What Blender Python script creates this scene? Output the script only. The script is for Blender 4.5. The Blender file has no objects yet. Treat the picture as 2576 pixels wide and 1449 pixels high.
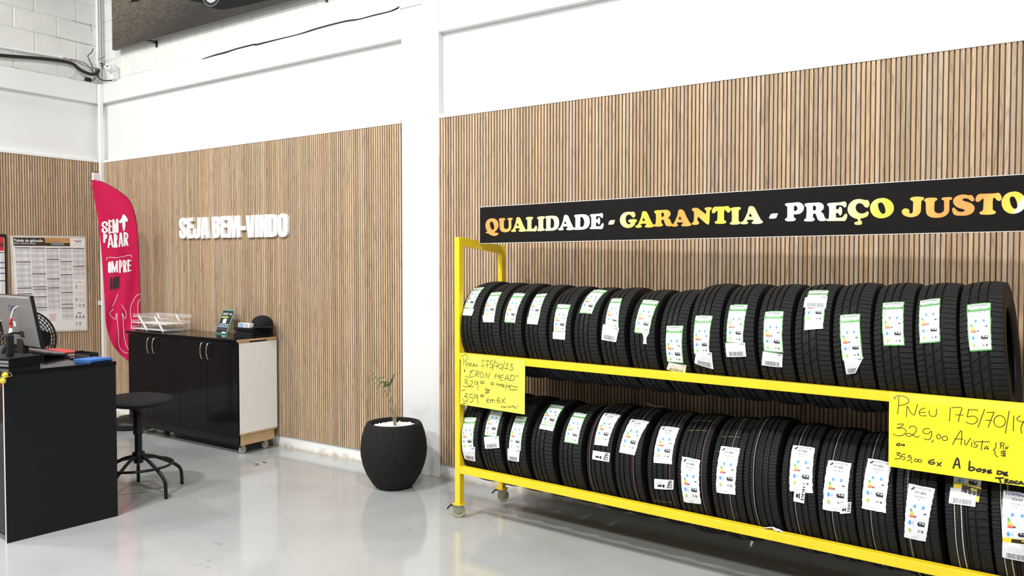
import bpy, math, random
from math import pi, sin, cos, radians
from mathutils import Vector, Matrix, noise
from mathutils.geometry import tessellate_polygon

sc = bpy.context.scene
COL = sc.collection
random.seed(7)

# ------------------------------------------------------------ camera, world, lights, exposure
cam_data = bpy.data.cameras.new('camera')
cam = bpy.data.objects.new('camera', cam_data)
COL.objects.link(cam)
cam.location = (8.0505, -4.4171, 1.55)
cam.rotation_euler = (pi / 2 - 0.0298, 0, 0.5886)
cam_data.sensor_width = 36.0
cam_data.lens = 1971.3 / 2576 * 36
cam_data.clip_start = 0.05
sc.camera = cam

sc.view_settings.view_transform = 'Standard'
sc.view_settings.look = 'None'
sc.view_settings.gamma = 1.0
sc.view_settings.use_curve_mapping = False
sc.view_settings.exposure = -0.1

world = bpy.data.worlds.new('daylight')
sc.world = world
world.use_nodes = True
bgn = world.node_tree.nodes['Background']
bgn.inputs['Color'].default_value = (0.92, 0.96, 1.0, 1)
bgn.inputs['Strength'].default_value = 0.60

def area_light(name, loc, aim, sx, sy, power, col=(1, 0.985, 0.96)):
    d = bpy.data.lights.new(name, 'AREA')
    d.shape = 'RECTANGLE'
    d.size = sx
    d.size_y = sy
    d.energy = power
    d.color = col
    o = bpy.data.objects.new(name, d)
    COL.objects.link(o)
    o.location = loc
    o.rotation_euler = (Vector(aim) - Vector(loc)).to_track_quat('-Z', 'Y').to_euler()
    return o

for lx, ly, pw in ((0.6, -3.7, 120), (4.0, -3.7, 195), (8.2, -3.7, 195), (0.6, -7.2, 135), (4.0, -7.2, 260), (8.2, -7.2, 245)):
    area_light('ceiling_lamp', (lx, ly, 5.5), (lx, ly + 0.6, 0), 0.6, 0.2, pw)

# ------------------------------------------------------------ materials
def nt(m):
    return m.node_tree.nodes, m.node_tree.links

def pbr(name, col, rough=0.5, metal=0.0, spec=0.5, var=0.06, vscale=12.0, bump=0.0, bscale=60.0, alpha=1.0, trans=0.0, coat=0.0):
    m = bpy.data.materials.new(name)
    m.use_nodes = True
    N, L = nt(m)
    b = N['Principled BSDF']
    b.inputs['Roughness'].default_value = rough
    b.inputs['Metallic'].default_value = metal
    b.inputs['Specular IOR Level'].default_value = spec
    b.inputs['Transmission Weight'].default_value = trans
    b.inputs['Coat Weight'].default_value = coat
    b.inputs['Alpha'].default_value = alpha
    tc = N.new('ShaderNodeTexCoord')
    nz = N.new('ShaderNodeTexNoise')
    nz.inputs['Scale'].default_value = vscale
    nz.inputs['Detail'].default_value = 4
    L.new(tc.outputs['Object'], nz.inputs['Vector'])
    rp = N.new('ShaderNodeValToRGB')
    rp.color_ramp.elements[0].position = 0.3
    rp.color_ramp.elements[1].position = 0.7
    rp.color_ramp.elements[0].color = tuple(max(0, c * (1 - var)) for c in col) + (1,)
    rp.color_ramp.elements[1].color = tuple(min(1, c * (1 + var)) for c in col) + (1,)
    L.new(nz.outputs['Fac'], rp.inputs['Fac'])
    L.new(rp.outputs['Color'], b.inputs['Base Color'])
    if bump > 0:
        n2 = N.new('ShaderNodeTexNoise')
        n2.inputs['Scale'].default_value = bscale
        n2.inputs['Detail'].default_value = 6
        L.new(tc.outputs['Object'], n2.inputs['Vector'])
        bp = N.new('ShaderNodeBump')
        bp.inputs['Strength'].default_value = bump
        bp.inputs['Distance'].default_value = 0.004
        L.new(n2.outputs['Fac'], bp.inputs['Height'])
        L.new(bp.outputs['Normal'], b.inputs['Normal'])
    return m

M = {}
def mat(key, *a, **k):
    M[key] = pbr(key, *a, **k)

mat('white_paint', (0.80, 0.807, 0.805), 0.6, bump=0.15, bscale=40, var=0.02, vscale=2)
mat('brick_paint', (0.80, 0.80, 0.77), 0.65, bump=0.35, bscale=45, var=0.05, vscale=6)
mat('mortar_paint', (0.72, 0.72, 0.68), 0.8, bump=0.5, var=0.08)
mat('grime', (0.10, 0.09, 0.08), 0.8)
mat('white_trim', (0.87, 0.87, 0.86), 0.4, var=0.02)
mat('ceiling_grey', (0.24, 0.25, 0.26), 0.7)
mat('far_wall', (0.17, 0.18, 0.19), 0.7)
mat('groove', (0.15, 0.105, 0.075), 0.7, var=0.15)
mat('black_gap', (0.01, 0.01, 0.01), 0.8)
mat('yellow_paint', (0.92, 0.66, 0.02), 0.32, var=0.05, vscale=9, bump=0.06, bscale=30)
mat('wheel_resin', (0.42, 0.40, 0.25), 0.35, var=0.12, vscale=30)
mat('wheel_clear', (0.46, 0.47, 0.46), 0.2, var=0.15, vscale=40)
mat('zinc', (0.42, 0.41, 0.30), 0.35, metal=0.6)
mat('black_plastic', (0.010, 0.010, 0.012), 0.4, spec=0.35)
mat('black_metal', (0.008, 0.008, 0.009), 0.35, spec=0.35)
mat('black_gloss', (0.006, 0.006, 0.008), 0.09, spec=0.13, var=0.0)
mat('black_satin', (0.0105, 0.0115, 0.013), 0.34, spec=0.16, bump=0.02, bscale=200)
mat('white_melamine', (0.86, 0.86, 0.84), 0.35, var=0.01)
mat('particle_board', (0.52, 0.36, 0.19), 0.7, var=0.14, vscale=25, bump=0.2)
mat('chrome', (0.80, 0.80, 0.80), 0.12, metal=1.0, var=0.0)
mat('fabric_black', (0.016, 0.016, 0.017), 0.9, bump=0.3, bscale=300, spec=0.2)
mat('clear_plastic', (0.95, 0.96, 0.97), 0.05, trans=1.0, var=0.0)
mat('paper', (0.88, 0.88, 0.88), 0.6, var=0.02)
mat('sticker_white', (0.84, 0.86, 0.88), 0.35, var=0.03, vscale=30, bump=0.2, bscale=25)
mat('sticker_green', (0.11, 0.38, 0.09), 0.4)
mat('sticker_yellow', (0.85, 0.66, 0.04), 0.4)
mat('ink_black', (0.012, 0.012, 0.014), 0.5)
mat('ink_grey', (0.20, 0.21, 0.22), 0.6)
mat('ink_light', (0.56, 0.57, 0.59), 0.6)
mat('ink_pale', (0.70, 0.71, 0.74), 0.6)
mat('ink_blue', (0.10, 0.34, 0.72), 0.5)
mat('ink_paleblue', (0.45, 0.60, 0.78), 0.5)
mat('ink_navy', (0.03, 0.03, 0.16), 0.5)
mat('ink_purple', (0.05, 0.03, 0.22), 0.5)
mat('ink_red', (0.66, 0.03, 0.04), 0.5)
mat('ink_orange', (0.85, 0.30, 0.03), 0.5)
mat('ink_amber', (0.88, 0.52, 0.05), 0.5)
mat('ink_yellow', (0.85, 0.74, 0.08), 0.5)
mat('ink_lime', (0.40, 0.62, 0.10), 0.5)
mat('ink_green', (0.05, 0.36, 0.10), 0.5)
mat('ink_brown', (0.28, 0.16, 0.08), 0.6)
mat('ink_darkred', (0.18, 0.03, 0.05), 0.6)
mat('ink_white', (0.88, 0.88, 0.88), 0.5, var=0.0)
mat('stripe_white', (0.46, 0.44, 0.37), 0.7)
mat('stripe_bright', (0.66, 0.63, 0.50), 0.7)
mat('stripe_pink', (0.42, 0.17, 0.17), 0.7)
mat('stripe_yellow', (0.20, 0.19, 0.075), 0.8)
mat('rubber', (0.0105, 0.0105, 0.011), 0.60, spec=0.25, var=0.15, vscale=6, bump=0.1, bscale=120)
mat('rubber_side', (0.0065, 0.0065, 0.007), 0.55, spec=0.18, var=0.1)
mat('card_yellow', (0.92, 0.83, 0.10), 0.55, var=0.02)
mat('card_gold', (0.94, 0.80, 0.02), 0.35, var=0.02)
mat('sign_black', (0.009, 0.008, 0.0075), 0.5, var=0.05, spec=0.12)
mat('acrylic_white', (0.90, 0.90, 0.90), 0.3, var=0.0)
mat('pot_black', (0.013, 0.013, 0.013), 0.85, bump=0.9, bscale=70, spec=0.25, var=0.2, vscale=40)
mat('pebble', (0.85, 0.85, 0.84), 0.6, var=0.05)
mat('stem', (0.27, 0.25, 0.12), 0.6, var=0.2)
mat('leaf', (0.14, 0.18, 0.075), 0.5, var=0.3)
mat('screen_back', (0.21, 0.215, 0.225), 0.33, metal=0.0, spec=0.6, var=0.03)
mat('key_grey', (0.20, 0.20, 0.21), 0.3)
mat('red_plastic', (0.62, 0.04, 0.04), 0.35)
mat('blue_cloth', (0.04, 0.14, 0.42), 0.7, bump=0.2)
mat('bell_yellow', (0.80, 0.62, 0.06), 0.25, metal=0.3)
mat('teal_edge', (0.10, 0.42, 0.34), 0.25)
mat('cable_black', (0.008, 0.008, 0.010), 0.5)
mat('cable_brown', (0.12, 0.08, 0.05), 0.5)
mat('cable_white', (0.7, 0.7, 0.68), 0.5)
mat('device_white', (0.82, 0.83, 0.84), 0.35, var=0.02)
mat('canvas_edge', (0.15, 0.145, 0.14), 0.6)
mat('car_dark', (0.007, 0.007, 0.007), 0.6, spec=0.15)
mat('steel_grey', (0.35, 0.35, 0.36), 0.4, metal=0.5)

def wood_material():
    m = bpy.data.materials.new('slat_wood')
    m.use_nodes = True
    N, L = nt(m)
    b = N['Principled BSDF']
    b.inputs['Roughness'].default_value = 0.5
    b.inputs['Specular IOR Level'].default_value = 0.35
    tc = N.new('ShaderNodeTexCoord')
    sp = N.new('ShaderNodeSeparateXYZ')
    L.new(tc.outputs['Object'], sp.inputs[0])
    def math_(op, a, bb=None):
        n = N.new('ShaderNodeMath')
        n.operation = op
        for i, v in enumerate((a, bb)):
            if v is None:
                continue
            if isinstance(v, (int, float)):
                n.inputs[i].default_value = v
            else:
                L.new(v, n.inputs[i])
        return n.outputs[0]
    t = math_('SUBTRACT', sp.outputs['X'], sp.outputs['Y'])
    idx = math_('FLOOR', math_('DIVIDE', t, PITCH))
    wn = N.new('ShaderNodeTexWhiteNoise')
    wn.noise_dimensions = '1D'
    L.new(idx, wn.inputs['W'])
    # a grain pattern that is shifted on every slat
    cx = N.new('ShaderNodeCombineXYZ')
    L.new(math_('MULTIPLY', t, 7.0), cx.inputs[0])
    L.new(math_('MULTIPLY', wn.outputs['Value'], 37.0), cx.inputs[1])
    L.new(math_('ADD', math_('MULTIPLY', sp.outputs['Z'], 0.55), math_('MULTIPLY', wn.outputs['Value'], 11.0)), cx.inputs[2])
    nz = N.new('ShaderNodeTexNoise')
    nz.inputs['Scale'].default_value = 9.0
    nz.inputs['Detail'].default_value = 5
    nz.inputs['Distortion'].default_value = 1.6
    L.new(cx.outputs[0], nz.inputs['Vector'])
    c2 = N.new('ShaderNodeCombineXYZ')
    L.new(math_('MULTIPLY', t, 420.0), c2.inputs[0])
    L.new(math_('MULTIPLY', sp.outputs['Z'], 9.0), c2.inputs[2])
    n2 = N.new('ShaderNodeTexNoise')
    n2.inputs['Scale'].default_value = 1.0
    n2.inputs['Detail'].default_value = 3
    L.new(c2.outputs[0], n2.inputs['Vector'])
    rp = N.new('ShaderNodeValToRGB')
    e = rp.color_ramp.elements
    e[0].position = 0.33
    e[0].color = (0.33, 0.215, 0.13, 1)
    e[1].position = 0.62
    e[1].color = (0.58, 0.42, 0.27, 1)
    x = e.new(0.47)
    x.color = (0.52, 0.365, 0.225, 1)
    L.new(math_('ADD', math_('MULTIPLY', nz.outputs['Fac'], 0.75), math_('MULTIPLY', n2.outputs['Fac'], 0.25)), rp.inputs['Fac'])
    hsv = N.new('ShaderNodeHueSaturation')
    L.new(rp.outputs['Color'], hsv.inputs['Color'])
    L.new(math_('ADD', math_('MULTIPLY', wn.outputs['Value'], 0.36), 0.84), hsv.inputs['Value'])
    wn2 = N.new('ShaderNodeTexWhiteNoise')
    wn2.noise_dimensions = '1D'
    L.new(math_('ADD', idx, 0.37), wn2.inputs['W'])
    L.new(math_('ADD', math_('MULTIPLY', wn2.outputs['Value'], 0.3), 0.80), hsv.inputs['Saturation'])
    L.new(hsv.outputs['Color'], b.inputs['Base Color'])
    return m

PITCH = 0.0235
M['wood'] = wood_material()

def floor_material():
    m = bpy.data.materials.new('polished_floor')
    m.use_nodes = True
    N, L = nt(m)
    b = N['Principled BSDF']
    b.inputs['Specular IOR Level'].default_value = 0.85
    tc = N.new('ShaderNodeTexCoord')
    n1 = N.new('ShaderNodeTexNoise')
    n1.inputs['Scale'].default_value = 1.6
    n1.inputs['Detail'].default_value = 6
    n1.inputs['Roughness'].default_value = 0.6
    L.new(tc.outputs['Object'], n1.inputs['Vector'])
    rp = N.new('ShaderNodeValToRGB')
    rp.color_ramp.elements[0].position = 0.3
    rp.color_ramp.elements[0].color = (0.395, 0.41, 0.415, 1)
    rp.color_ramp.elements[1].position = 0.72
    rp.color_ramp.elements[1].color = (0.475, 0.49, 0.495, 1)
    L.new(n1.outputs['Fac'], rp.inputs['Fac'])
    # thin scuffs and specks
    n2 = N.new('ShaderNodeTexNoise')
    n2.inputs['Scale'].default_value = 5.5
    n2.inputs['Detail'].default_value = 8
    n2.inputs['Distortion'].default_value = 2.5
    L.new(tc.outputs['Object'], n2.inputs['Vector'])
    r2 = N.new('ShaderNodeValToRGB')
    e = r2.color_ramp.elements
    e[0].position = 0.690
    e[0].color = (0, 0, 0, 1)
    e[1].position = 0.73
    e[1].color = (0.45, 0.45, 0.45, 1)
    L.new(n2.outputs['Fac'], r2.inputs['Fac'])
    mx = N.new('ShaderNodeMix')
    mx.data_type = 'RGBA'
    L.new(r2.outputs['Color'], mx.inputs[0])
    L.new(rp.outputs['Color'], mx.inputs[6])
    mx.inputs[7].default_value = (0.22, 0.22, 0.21, 1)
    L.new(mx.outputs[2], b.inputs['Base Color'])
    rr = N.new('ShaderNodeMapRange')
    rr.inputs['To Min'].default_value = 0.05
    rr.inputs['To Max'].default_value = 0.17
    L.new(n1.outputs['Fac'], rr.inputs['Value'])
    L.new(rr.outputs[0], b.inputs['Roughness'])
    bp = N.new('ShaderNodeBump')
    bp.inputs['Strength'].default_value = 0.008
    bp.inputs['Distance'].default_value = 0.01
    n3 = N.new('ShaderNodeTexNoise')
    n3.inputs['Scale'].default_value = 9
    n3.inputs['Detail'].default_value = 3
    L.new(tc.outputs['Object'], n3.inputs['Vector'])
    L.new(n3.outputs['Fac'], bp.inputs['Height'])
    L.new(bp.outputs['Normal'], b.inputs['Normal'])
    return m
M['floor'] = floor_material()

def ramp_x_material(name, stops, rough=0.35):
    """printed colour that runs along the object's own x axis"""
    m = bpy.data.materials.new(name)
    m.use_nodes = True
    N, L = nt(m)
    b = N['Principled BSDF']
    b.inputs['Roughness'].default_value = rough
    tc = N.new('ShaderNodeTexCoord')
    sp = N.new('ShaderNodeSeparateXYZ')
    L.new(tc.outputs['Object'], sp.inputs[0])
    a = N.new('ShaderNodeMath')
    a.operation = 'MULTIPLY_ADD'
    L.new(sp.outputs['Z'], a.inputs[0])
    a.inputs[1].default_value = -0.55
    L.new(sp.outputs['X'], a.inputs[2])
    mr = N.new('ShaderNodeMapRange')
    mr.inputs['From Min'].default_value = -0.985
    mr.inputs['From Max'].default_value = 2.015
    L.new(a.outputs[0], mr.inputs['Value'])
    rp = N.new('ShaderNodeValToRGB')
    e = rp.color_ramp.elements
    e[0].position, e[0].color = stops[0][0] / 3.0, stops[0][1] + (1,)
    e[1].position, e[1].color = stops[-1][0] / 3.0, stops[-1][1] + (1,)
    for p, c in stops[1:-1]:
        x = e.new(p / 3.0)
        x.color = c + (1,)
    L.new(mr.outputs[0], rp.inputs['Fac'])
    L.new(rp.outputs['Color'], b.inputs['Base Color'])
    return m

O_, Y_, P_, W_ = (0.88, 0.36, 0.09), (0.92, 0.68, 0.07), (0.93, 0.88, 0.42), (0.90, 0.90, 0.84)
M['flame_print'] = ramp_x_material('flame_print', [(0.0, O_), (0.22, O_), (0.33, (0.92, 0.60, 0.16)), (0.50, P_), (0.72, W_), (0.93, W_), (1.03, P_), (1.16, Y_), (1.26, (0.90, 0.52, 0.07)), (1.42, O_), (1.52, (0.90, 0.55, 0.10)), (1.62, Y_), (1.78, P_), (1.93, W_), (2.08, W_), (2.22, P_), (2.36, Y_), (2.49, (0.90, 0.54, 0.12)), (2.60, O_), (2.72, O_), (2.80, (0.92, 0.60, 0.10)), (2.86, Y_), (2.865, (0.9, 0.78, 0.70)), (2.95, (0.9, 0.78, 0.70))])

def fabric_flag():
    m = pbr('flag_fabric', (0.56, 0.010, 0.075), 0.75, var=0.05, vscale=8, bump=0.25, bscale=400, spec=0.2)
    return m
M['flag'] = fabric_flag()

def canvas_material():
    m = bpy.data.materials.new('canvas_print')
    m.use_nodes = True
    N, L = nt(m)
    b = N['Principled BSDF']
    b.inputs['Roughness'].default_value = 0.6
    tc = N.new('ShaderNodeTexCoord')
    mp = N.new('ShaderNodeMapping')
    mp.inputs['Rotation'].default_value = (0, radians(25), 0)
    mp.inputs['Scale'].default_value = (5.0, 1, 17)
    L.new(tc.outputs['Object'], mp.inputs['Vector'])
    n = N.new('ShaderNodeTexNoise')
    n.inputs['Scale'].default_value = 3.2
    n.inputs['Detail'].default_value = 9
    n.inputs['Roughness'].default_value = 0.68
    n.inputs['Distortion'].default_value = 0.6
    L.new(mp.outputs[0], n.inputs['Vector'])
    rp = N.new('ShaderNodeValToRGB')
    e = rp.color_ramp.elements
    e[0].position, e[0].color = 0.36, (0.050, 0.043, 0.035, 1)
    e[1].position, e[1].color = 0.68, (0.23, 0.19, 0.135, 1)
    L.new(n.outputs['Fac'], rp.inputs['Fac'])
    # the photograph printed on the canvas darkens towards its right and its lower edge
    sp = N.new('ShaderNodeSeparateXYZ')
    L.new(tc.outputs['Object'], sp.inputs[0])
    mr = N.new('ShaderNodeMapRange')
    mr.inputs['From Min'].default_value = -5.55
    mr.inputs['From Max'].default_value = -4.6
    mr.inputs['To Min'].default_value = 1.0
    mr.inputs['To Max'].default_value = 0.12
    sb = N.new('ShaderNodeMath')
    sb.operation = 'SUBTRACT'
    wx = N.new('ShaderNodeMath')
    wx.operation = 'MULTIPLY'
    wx.inputs[1].default_value = 0.45
    L.new(sp.outputs['X'], wx.inputs[0])
    wz = N.new('ShaderNodeMath')
    wz.operation = 'MULTIPLY'
    wz.inputs[1].default_value = 1.4
    L.new(sp.outputs['Z'], wz.inputs[0])
    L.new(wx.outputs[0], sb.inputs[0])
    L.new(wz.outputs[0], sb.inputs[1])
    L.new(sb.outputs[0], mr.inputs['Value'])
    mx = N.new('ShaderNodeMix')
    mx.data_type = 'RGBA'
    mx.blend_type = 'MULTIPLY'
    mx.inputs[0].default_value = 1.0
    L.new(rp.outputs['Color'], mx.inputs[6])
    L.new(mr.outputs[0], mx.inputs[7])
    L.new(mx.outputs[2], b.inputs['Base Color'])
    return m
M['canvas'] = canvas_material()

# ------------------------------------------------------------ helpers
def link(o):
    COL.objects.link(o)
    return o

def thing(name, label, cat, loc=(0, 0, 0), rot=(0, 0, 0), group=None, scale=None):
    o = bpy.data.objects.new(name, None)
    o.empty_display_size = 0.1
    link(o)
    o.location = loc
    o.rotation_euler = rot
    if scale:
        o.scale = scale if isinstance(scale, tuple) else (scale,) * 3
    return tag(o, label, cat, group)

def tag(o, label, cat, group=None, kind=None):
    o['label'] = label
    o['category'] = cat
    if group:
        o['group'] = group
    if kind:
        o['kind'] = kind
    return o

def structure(o, label=None):
    o['kind'] = 'structure'
    if label:
        o['label'] = label
    return o

class MB:
    """collects shapes and links them as one mesh object"""
    def __init__(s):
        s.v, s.f, s.mi, s.mats = [], [], [], []

    def m(s, key):
        if key not in s.mats:
            s.mats.append(key)
        return s.mats.index(key)

    def add(s, vs, fs, key):
        o = len(s.v)
        s.v += [tuple(p) for p in vs]
        k = s.m(key)
        for f in fs:
            s.f.append(tuple(i + o for i in f))
            s.mi.append(k)

    def box(s, a, b, key, mx=None):
        (x0, y0, z0), (x1, y1, z1) = a, b
        vs = [(x0, y0, z0), (x1, y0, z0), (x1, y1, z0), (x0, y1, z0), (x0, y0, z1), (x1, y0, z1), (x1, y1, z1), (x0, y1, z1)]
        if mx is not None:
            vs = [tuple(mx @ Vector(p)) for p in vs]
        s.add(vs, [(3, 2, 1, 0), (4, 5, 6, 7), (0, 1, 5, 4), (1, 2, 6, 5), (2, 3, 7, 6), (3, 0, 4, 7)], key)

    def tube(s, path, r, key, n=8, closed=False):
        P = [Vector(p) for p in path]
        R = r if isinstance(r, (list, tuple)) else [r] * len(P)
        vs, fs = [], []
        up = None
        for i, p in enumerate(P):
            if closed:
                t = P[(i + 1) % len(P)] - P[i - 1]
            else:
                t = P[min(i + 1, len(P) - 1)] - P[max(i - 1, 0)]
            t.normalize()
            if up is None:
                up = Vector((0, 0, 1)) if abs(t.z) < 0.9 else Vector((1, 0, 0))
            a = t.cross(up)
            if a.length < 1e-6:
                a = t.orthogonal()
            a.normalize()
            up = a.cross(t).normalized()
            for k in range(n):
                w = 2 * pi * k / n
                vs.append(p + (a * cos(w) + up * sin(w)) * R[i])
        m = len(P)
        for i in range(m if closed else m - 1):
            j = (i + 1) % m
            for k in range(n):
                l = (k + 1) % n
                fs.append((i * n + k, i * n + l, j * n + l, j * n + k))
        if not closed:
            fs.append(tuple(range(n - 1, -1, -1)))
            fs.append(tuple((m - 1) * n + k for k in range(n)))
        s.add(vs, fs, key)

    def lathe(s, prof, key, n=32, mx=None, cap=True):
        vs, fs = [], []
        for r, z in prof:
            for k in range(n):
                w = 2 * pi * k / n
                p = Vector((r * cos(w), r * sin(w), z))
                vs.append(mx @ p if mx is not None else p)
        for i in range(len(prof) - 1):
            for k in range(n):
                l = (k + 1) % n
                fs.append((i * n + k, i * n + l, (i + 1) * n + l, (i + 1) * n + k))
        if cap:
            if prof[0][0] > 1e-5:
                fs.append(tuple(range(n - 1, -1, -1)))
            if prof[-1][0] > 1e-5:
                fs.append(tuple((len(prof) - 1) * n + k for k in range(n)))
        s.add(vs, fs, key)

    def cyl(s, a, b, r, key, n=20):
        s.tube([a, b], r, key, n)

    def poly(s, pts, key):
        P = [Vector(p) for p in pts]
        tr = tessellate_polygon([P])
        s.add(P, tr, key)

    def prism(s, pts2, fn, h0, h1, key, side=None):
        """closed outline in 2-D, front at height h1 and back at h0"""
        n = len(pts2)
        top = [fn(x, y, h1) for x, y in pts2]
        bot = [fn(x, y, h0) for x, y in pts2]
        tr = tessellate_polygon([[Vector((x, y, 0)) for x, y in pts2]])
        s.add(top, tr, key)
        s.add(bot, [tuple(reversed(t)) for t in tr], side or key)
        s.add(top + bot, [(i, (i + 1) % n, n + (i + 1) % n, n + i) for i in range(n)], side or key)

    def plate(s, loops, fn, h0, h1, key):
        """outline with holes; h0 None makes it a flat print"""
        flat = [p for lp in loops for p in lp]
        tr = tessellate_polygon([[Vector((x, y, 0)) for x, y in lp] for lp in loops])
        s.add([fn(x, y, h1) for x, y in flat], tr, key)
        if h0 is None:
            return
        for lp in loops:
            n = len(lp)
            s.add([fn(x, y, h1) for x, y in lp] + [fn(x, y, h0) for x, y in lp], [(i, (i + 1) % n, n + (i + 1) % n, n + i) for i in range(n)], key)

    def ribbon(s, pts, w, fn, h, key, cap=True, back=None):
        """a pen stroke: flat ribbon along 2-D points; w is one width or a list"""
        W = w if isinstance(w, (list, tuple)) else [w] * len(pts)
        P = [Vector((p[0], p[1])) for p in pts]
        L, R = [], []
        closed = (P[0] - P[-1]).length < 1e-6 and len(P) > 3
        n = len(P)
        for i in range(n):
            if closed:
                t = (P[1] - P[-2]) if i in (0, n - 1) else P[i + 1] - P[i - 1]
            else:
                t = P[min(i + 1, n - 1)] - P[max(i - 1, 0)]
            if t.length < 1e-9:
                t = Vector((1, 0))
            t.normalize()
            q = Vector((-t.y, t.x)) * (W[i] / 2)
            L.append(P[i] + q)
            R.append(P[i] - q)
        out = L + R[::-1]
        if cap and not closed:
            def arc(c, q, t, k=5):
                return [c + q * cos(pi * j / k) + t * (q.length * sin(pi * j / k)) for j in range(1, k)]
            te = (P[-1] - P[-2]).normalized()
            ts = (P[0] - P[1]).normalized()
            e = arc(P[-1], L[-1] - P[-1], te)
            b = arc(P[0], R[0] - P[0], ts)
        else:
            e, b = [], []
        V = L + R
        F = [(i, i + 1, n + i + 1, n + i) for i in range(n - 1)]
        k0 = len(V)
        V = V + e + b
        if e:
            F.append((n - 1,) + tuple(range(k0, k0 + len(e))) + (2 * n - 1,))
            F.append((n,) + tuple(range(k0 + len(e), k0 + len(e) + len(b))) + (0,))
        s.add([fn(p.x, p.y, h) for p in V], [tuple(reversed(f)) for f in F], key)
        if back is not None:
            if closed:
                rings = [L[:-1], R[:-1][::-1]]
            else:
                rings = [L + e + R[::-1] + b]
            for ring in rings:
                m = len(ring)
                s.add([fn(p.x, p.y, h) for p in ring] + [fn(p.x, p.y, back) for p in ring],
                      [(i, (i + 1) % m, m + (i + 1) % m, m + i) for i in range(m)], key)

    def text(s, string, x, y, size, fn, h, key, align='l', sx=1.0, bold=False, slant=0.0, maxw=None):
        vs, fs, w = TXT[(string, bold)]
        k = size / 0.73
        if maxw and w * k * sx > maxw:
            sx = maxw / (w * k)
        off = {'l': 0, 'c': -w * k * sx / 2, 'r': -w * k * sx}[align]
        s.add([fn(x + off + vx * k * sx + slant * vy * k, y + vy * k, h) for vx, vy in vs], fs, key)

    def build(s, name, parent=None, loc=None, rot=None, bevel=0, smooth=None, segs=2):
        me = bpy.data.meshes.new(name)
        me.from_pydata([tuple(p) for p in s.v], [], s.f)
        for k in s.mats:
            me.materials.append(M[k])
        me.polygons.foreach_set('material_index', s.mi)
        if smooth is not None:
            me.polygons.foreach_set('use_smooth', [True] * len(me.polygons))
            me.set_sharp_from_angle(angle=radians(smooth))
        me.update()
        o = bpy.data.objects.new(name, me)
        link(o)
        if parent is not None:
            o.parent = parent
        if loc:
            o.location = loc
        if rot:
            o.rotation_euler = rot
        if bevel:
            md = o.modifiers.new('edge', 'BEVEL')
            md.width = bevel
            md.segments = segs
            md.limit_method = 'ANGLE'
            md.angle_limit = radians(40)
        return o

def spline(pts, k=4, closed=False):
    """Catmull-Rom through points (2-D or 3-D)"""
    P = [Vector(p) for p in pts]
    n = len(P)
    out = []
    for i in range(n if closed else n - 1):
        if closed:
            a, b, c, d = P[i - 1], P[i], P[(i + 1) % n], P[(i + 2) % n]
        else:
            a, b, c, d = P[max(i - 1, 0)], P[i], P[i + 1], P[min(i + 2, n - 1)]
        for j in range(k):
            t = j / k
            out.append(0.5 * ((2 * b) + (c - a) * t + (2 * a - 5 * b + 4 * c - d) * t * t + (3 * b - a - 3 * c + d) * t ** 3))
    out.append(out[0].copy() if closed else P[-1])
    return [tuple(p) for p in out]

def oval(cx, cy, rx, ry, n=24, a0=0.0, a1=2 * pi):
    return [(cx + rx * cos(a0 + (a1 - a0) * i / n), cy + ry * sin(a0 + (a1 - a0) * i / n)) for i in range(n + 1)]

TXT = {}
def prepare_text(strings):
    tmp = []
    for st, bold in strings:
        c = bpy.data.curves.new('lettering', 'FONT')
        c.body = st
        c.size = 1.0
        c.resolution_u = 2
        c.offset = 0.028 if bold else 0.0
        o = bpy.data.objects.new('lettering', c)
        link(o)
        tmp.append((st, bold, o, c))
    bpy.context.view_layer.update()
    dg = bpy.context.evaluated_depsgraph_get()
    for st, bold, o, c in tmp:
        ev = o.evaluated_get(dg)
        me = ev.to_mesh()
        vs = [(v.co.x, v.co.y) for v in me.vertices]
        fs = [tuple(p.vertices) for p in me.polygons]
        w = max([v[0] for v in vs] + [0.01])
        TXT[(st, bold)] = (vs, fs, w)
        ev.to_mesh_clear()
    for st, bold, o, c in tmp:
        bpy.data.objects.remove(o)
        bpy.data.curves.remove(c)

prepare_text([(q, f) for f in (False, True) for q in sorted(set(w for w, _ in [('IRONHEAD', True), ('REFLEX RH01', True), ('175/70R14', False), ('175/70R13', False), ('175/65R14', False), ('84T', False), ('82T', False), ('70 dB', True), ('71 dB', True),
              ('C', True), ('NY-805', True), ('185/70R14', False), ('185/65R14', False), ('88H', False), ('86H', False), ('ONYX', True), ('TOWNHALL', True), ('TH-91', True), ('48242', True), ('RTE', False),
              ('UBE', True), ('Tabela de aplica\u00e7\u00e3o', True), ('para ve\u00edculos leves', False), ('LG', True), ('700', False)]))])

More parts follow.
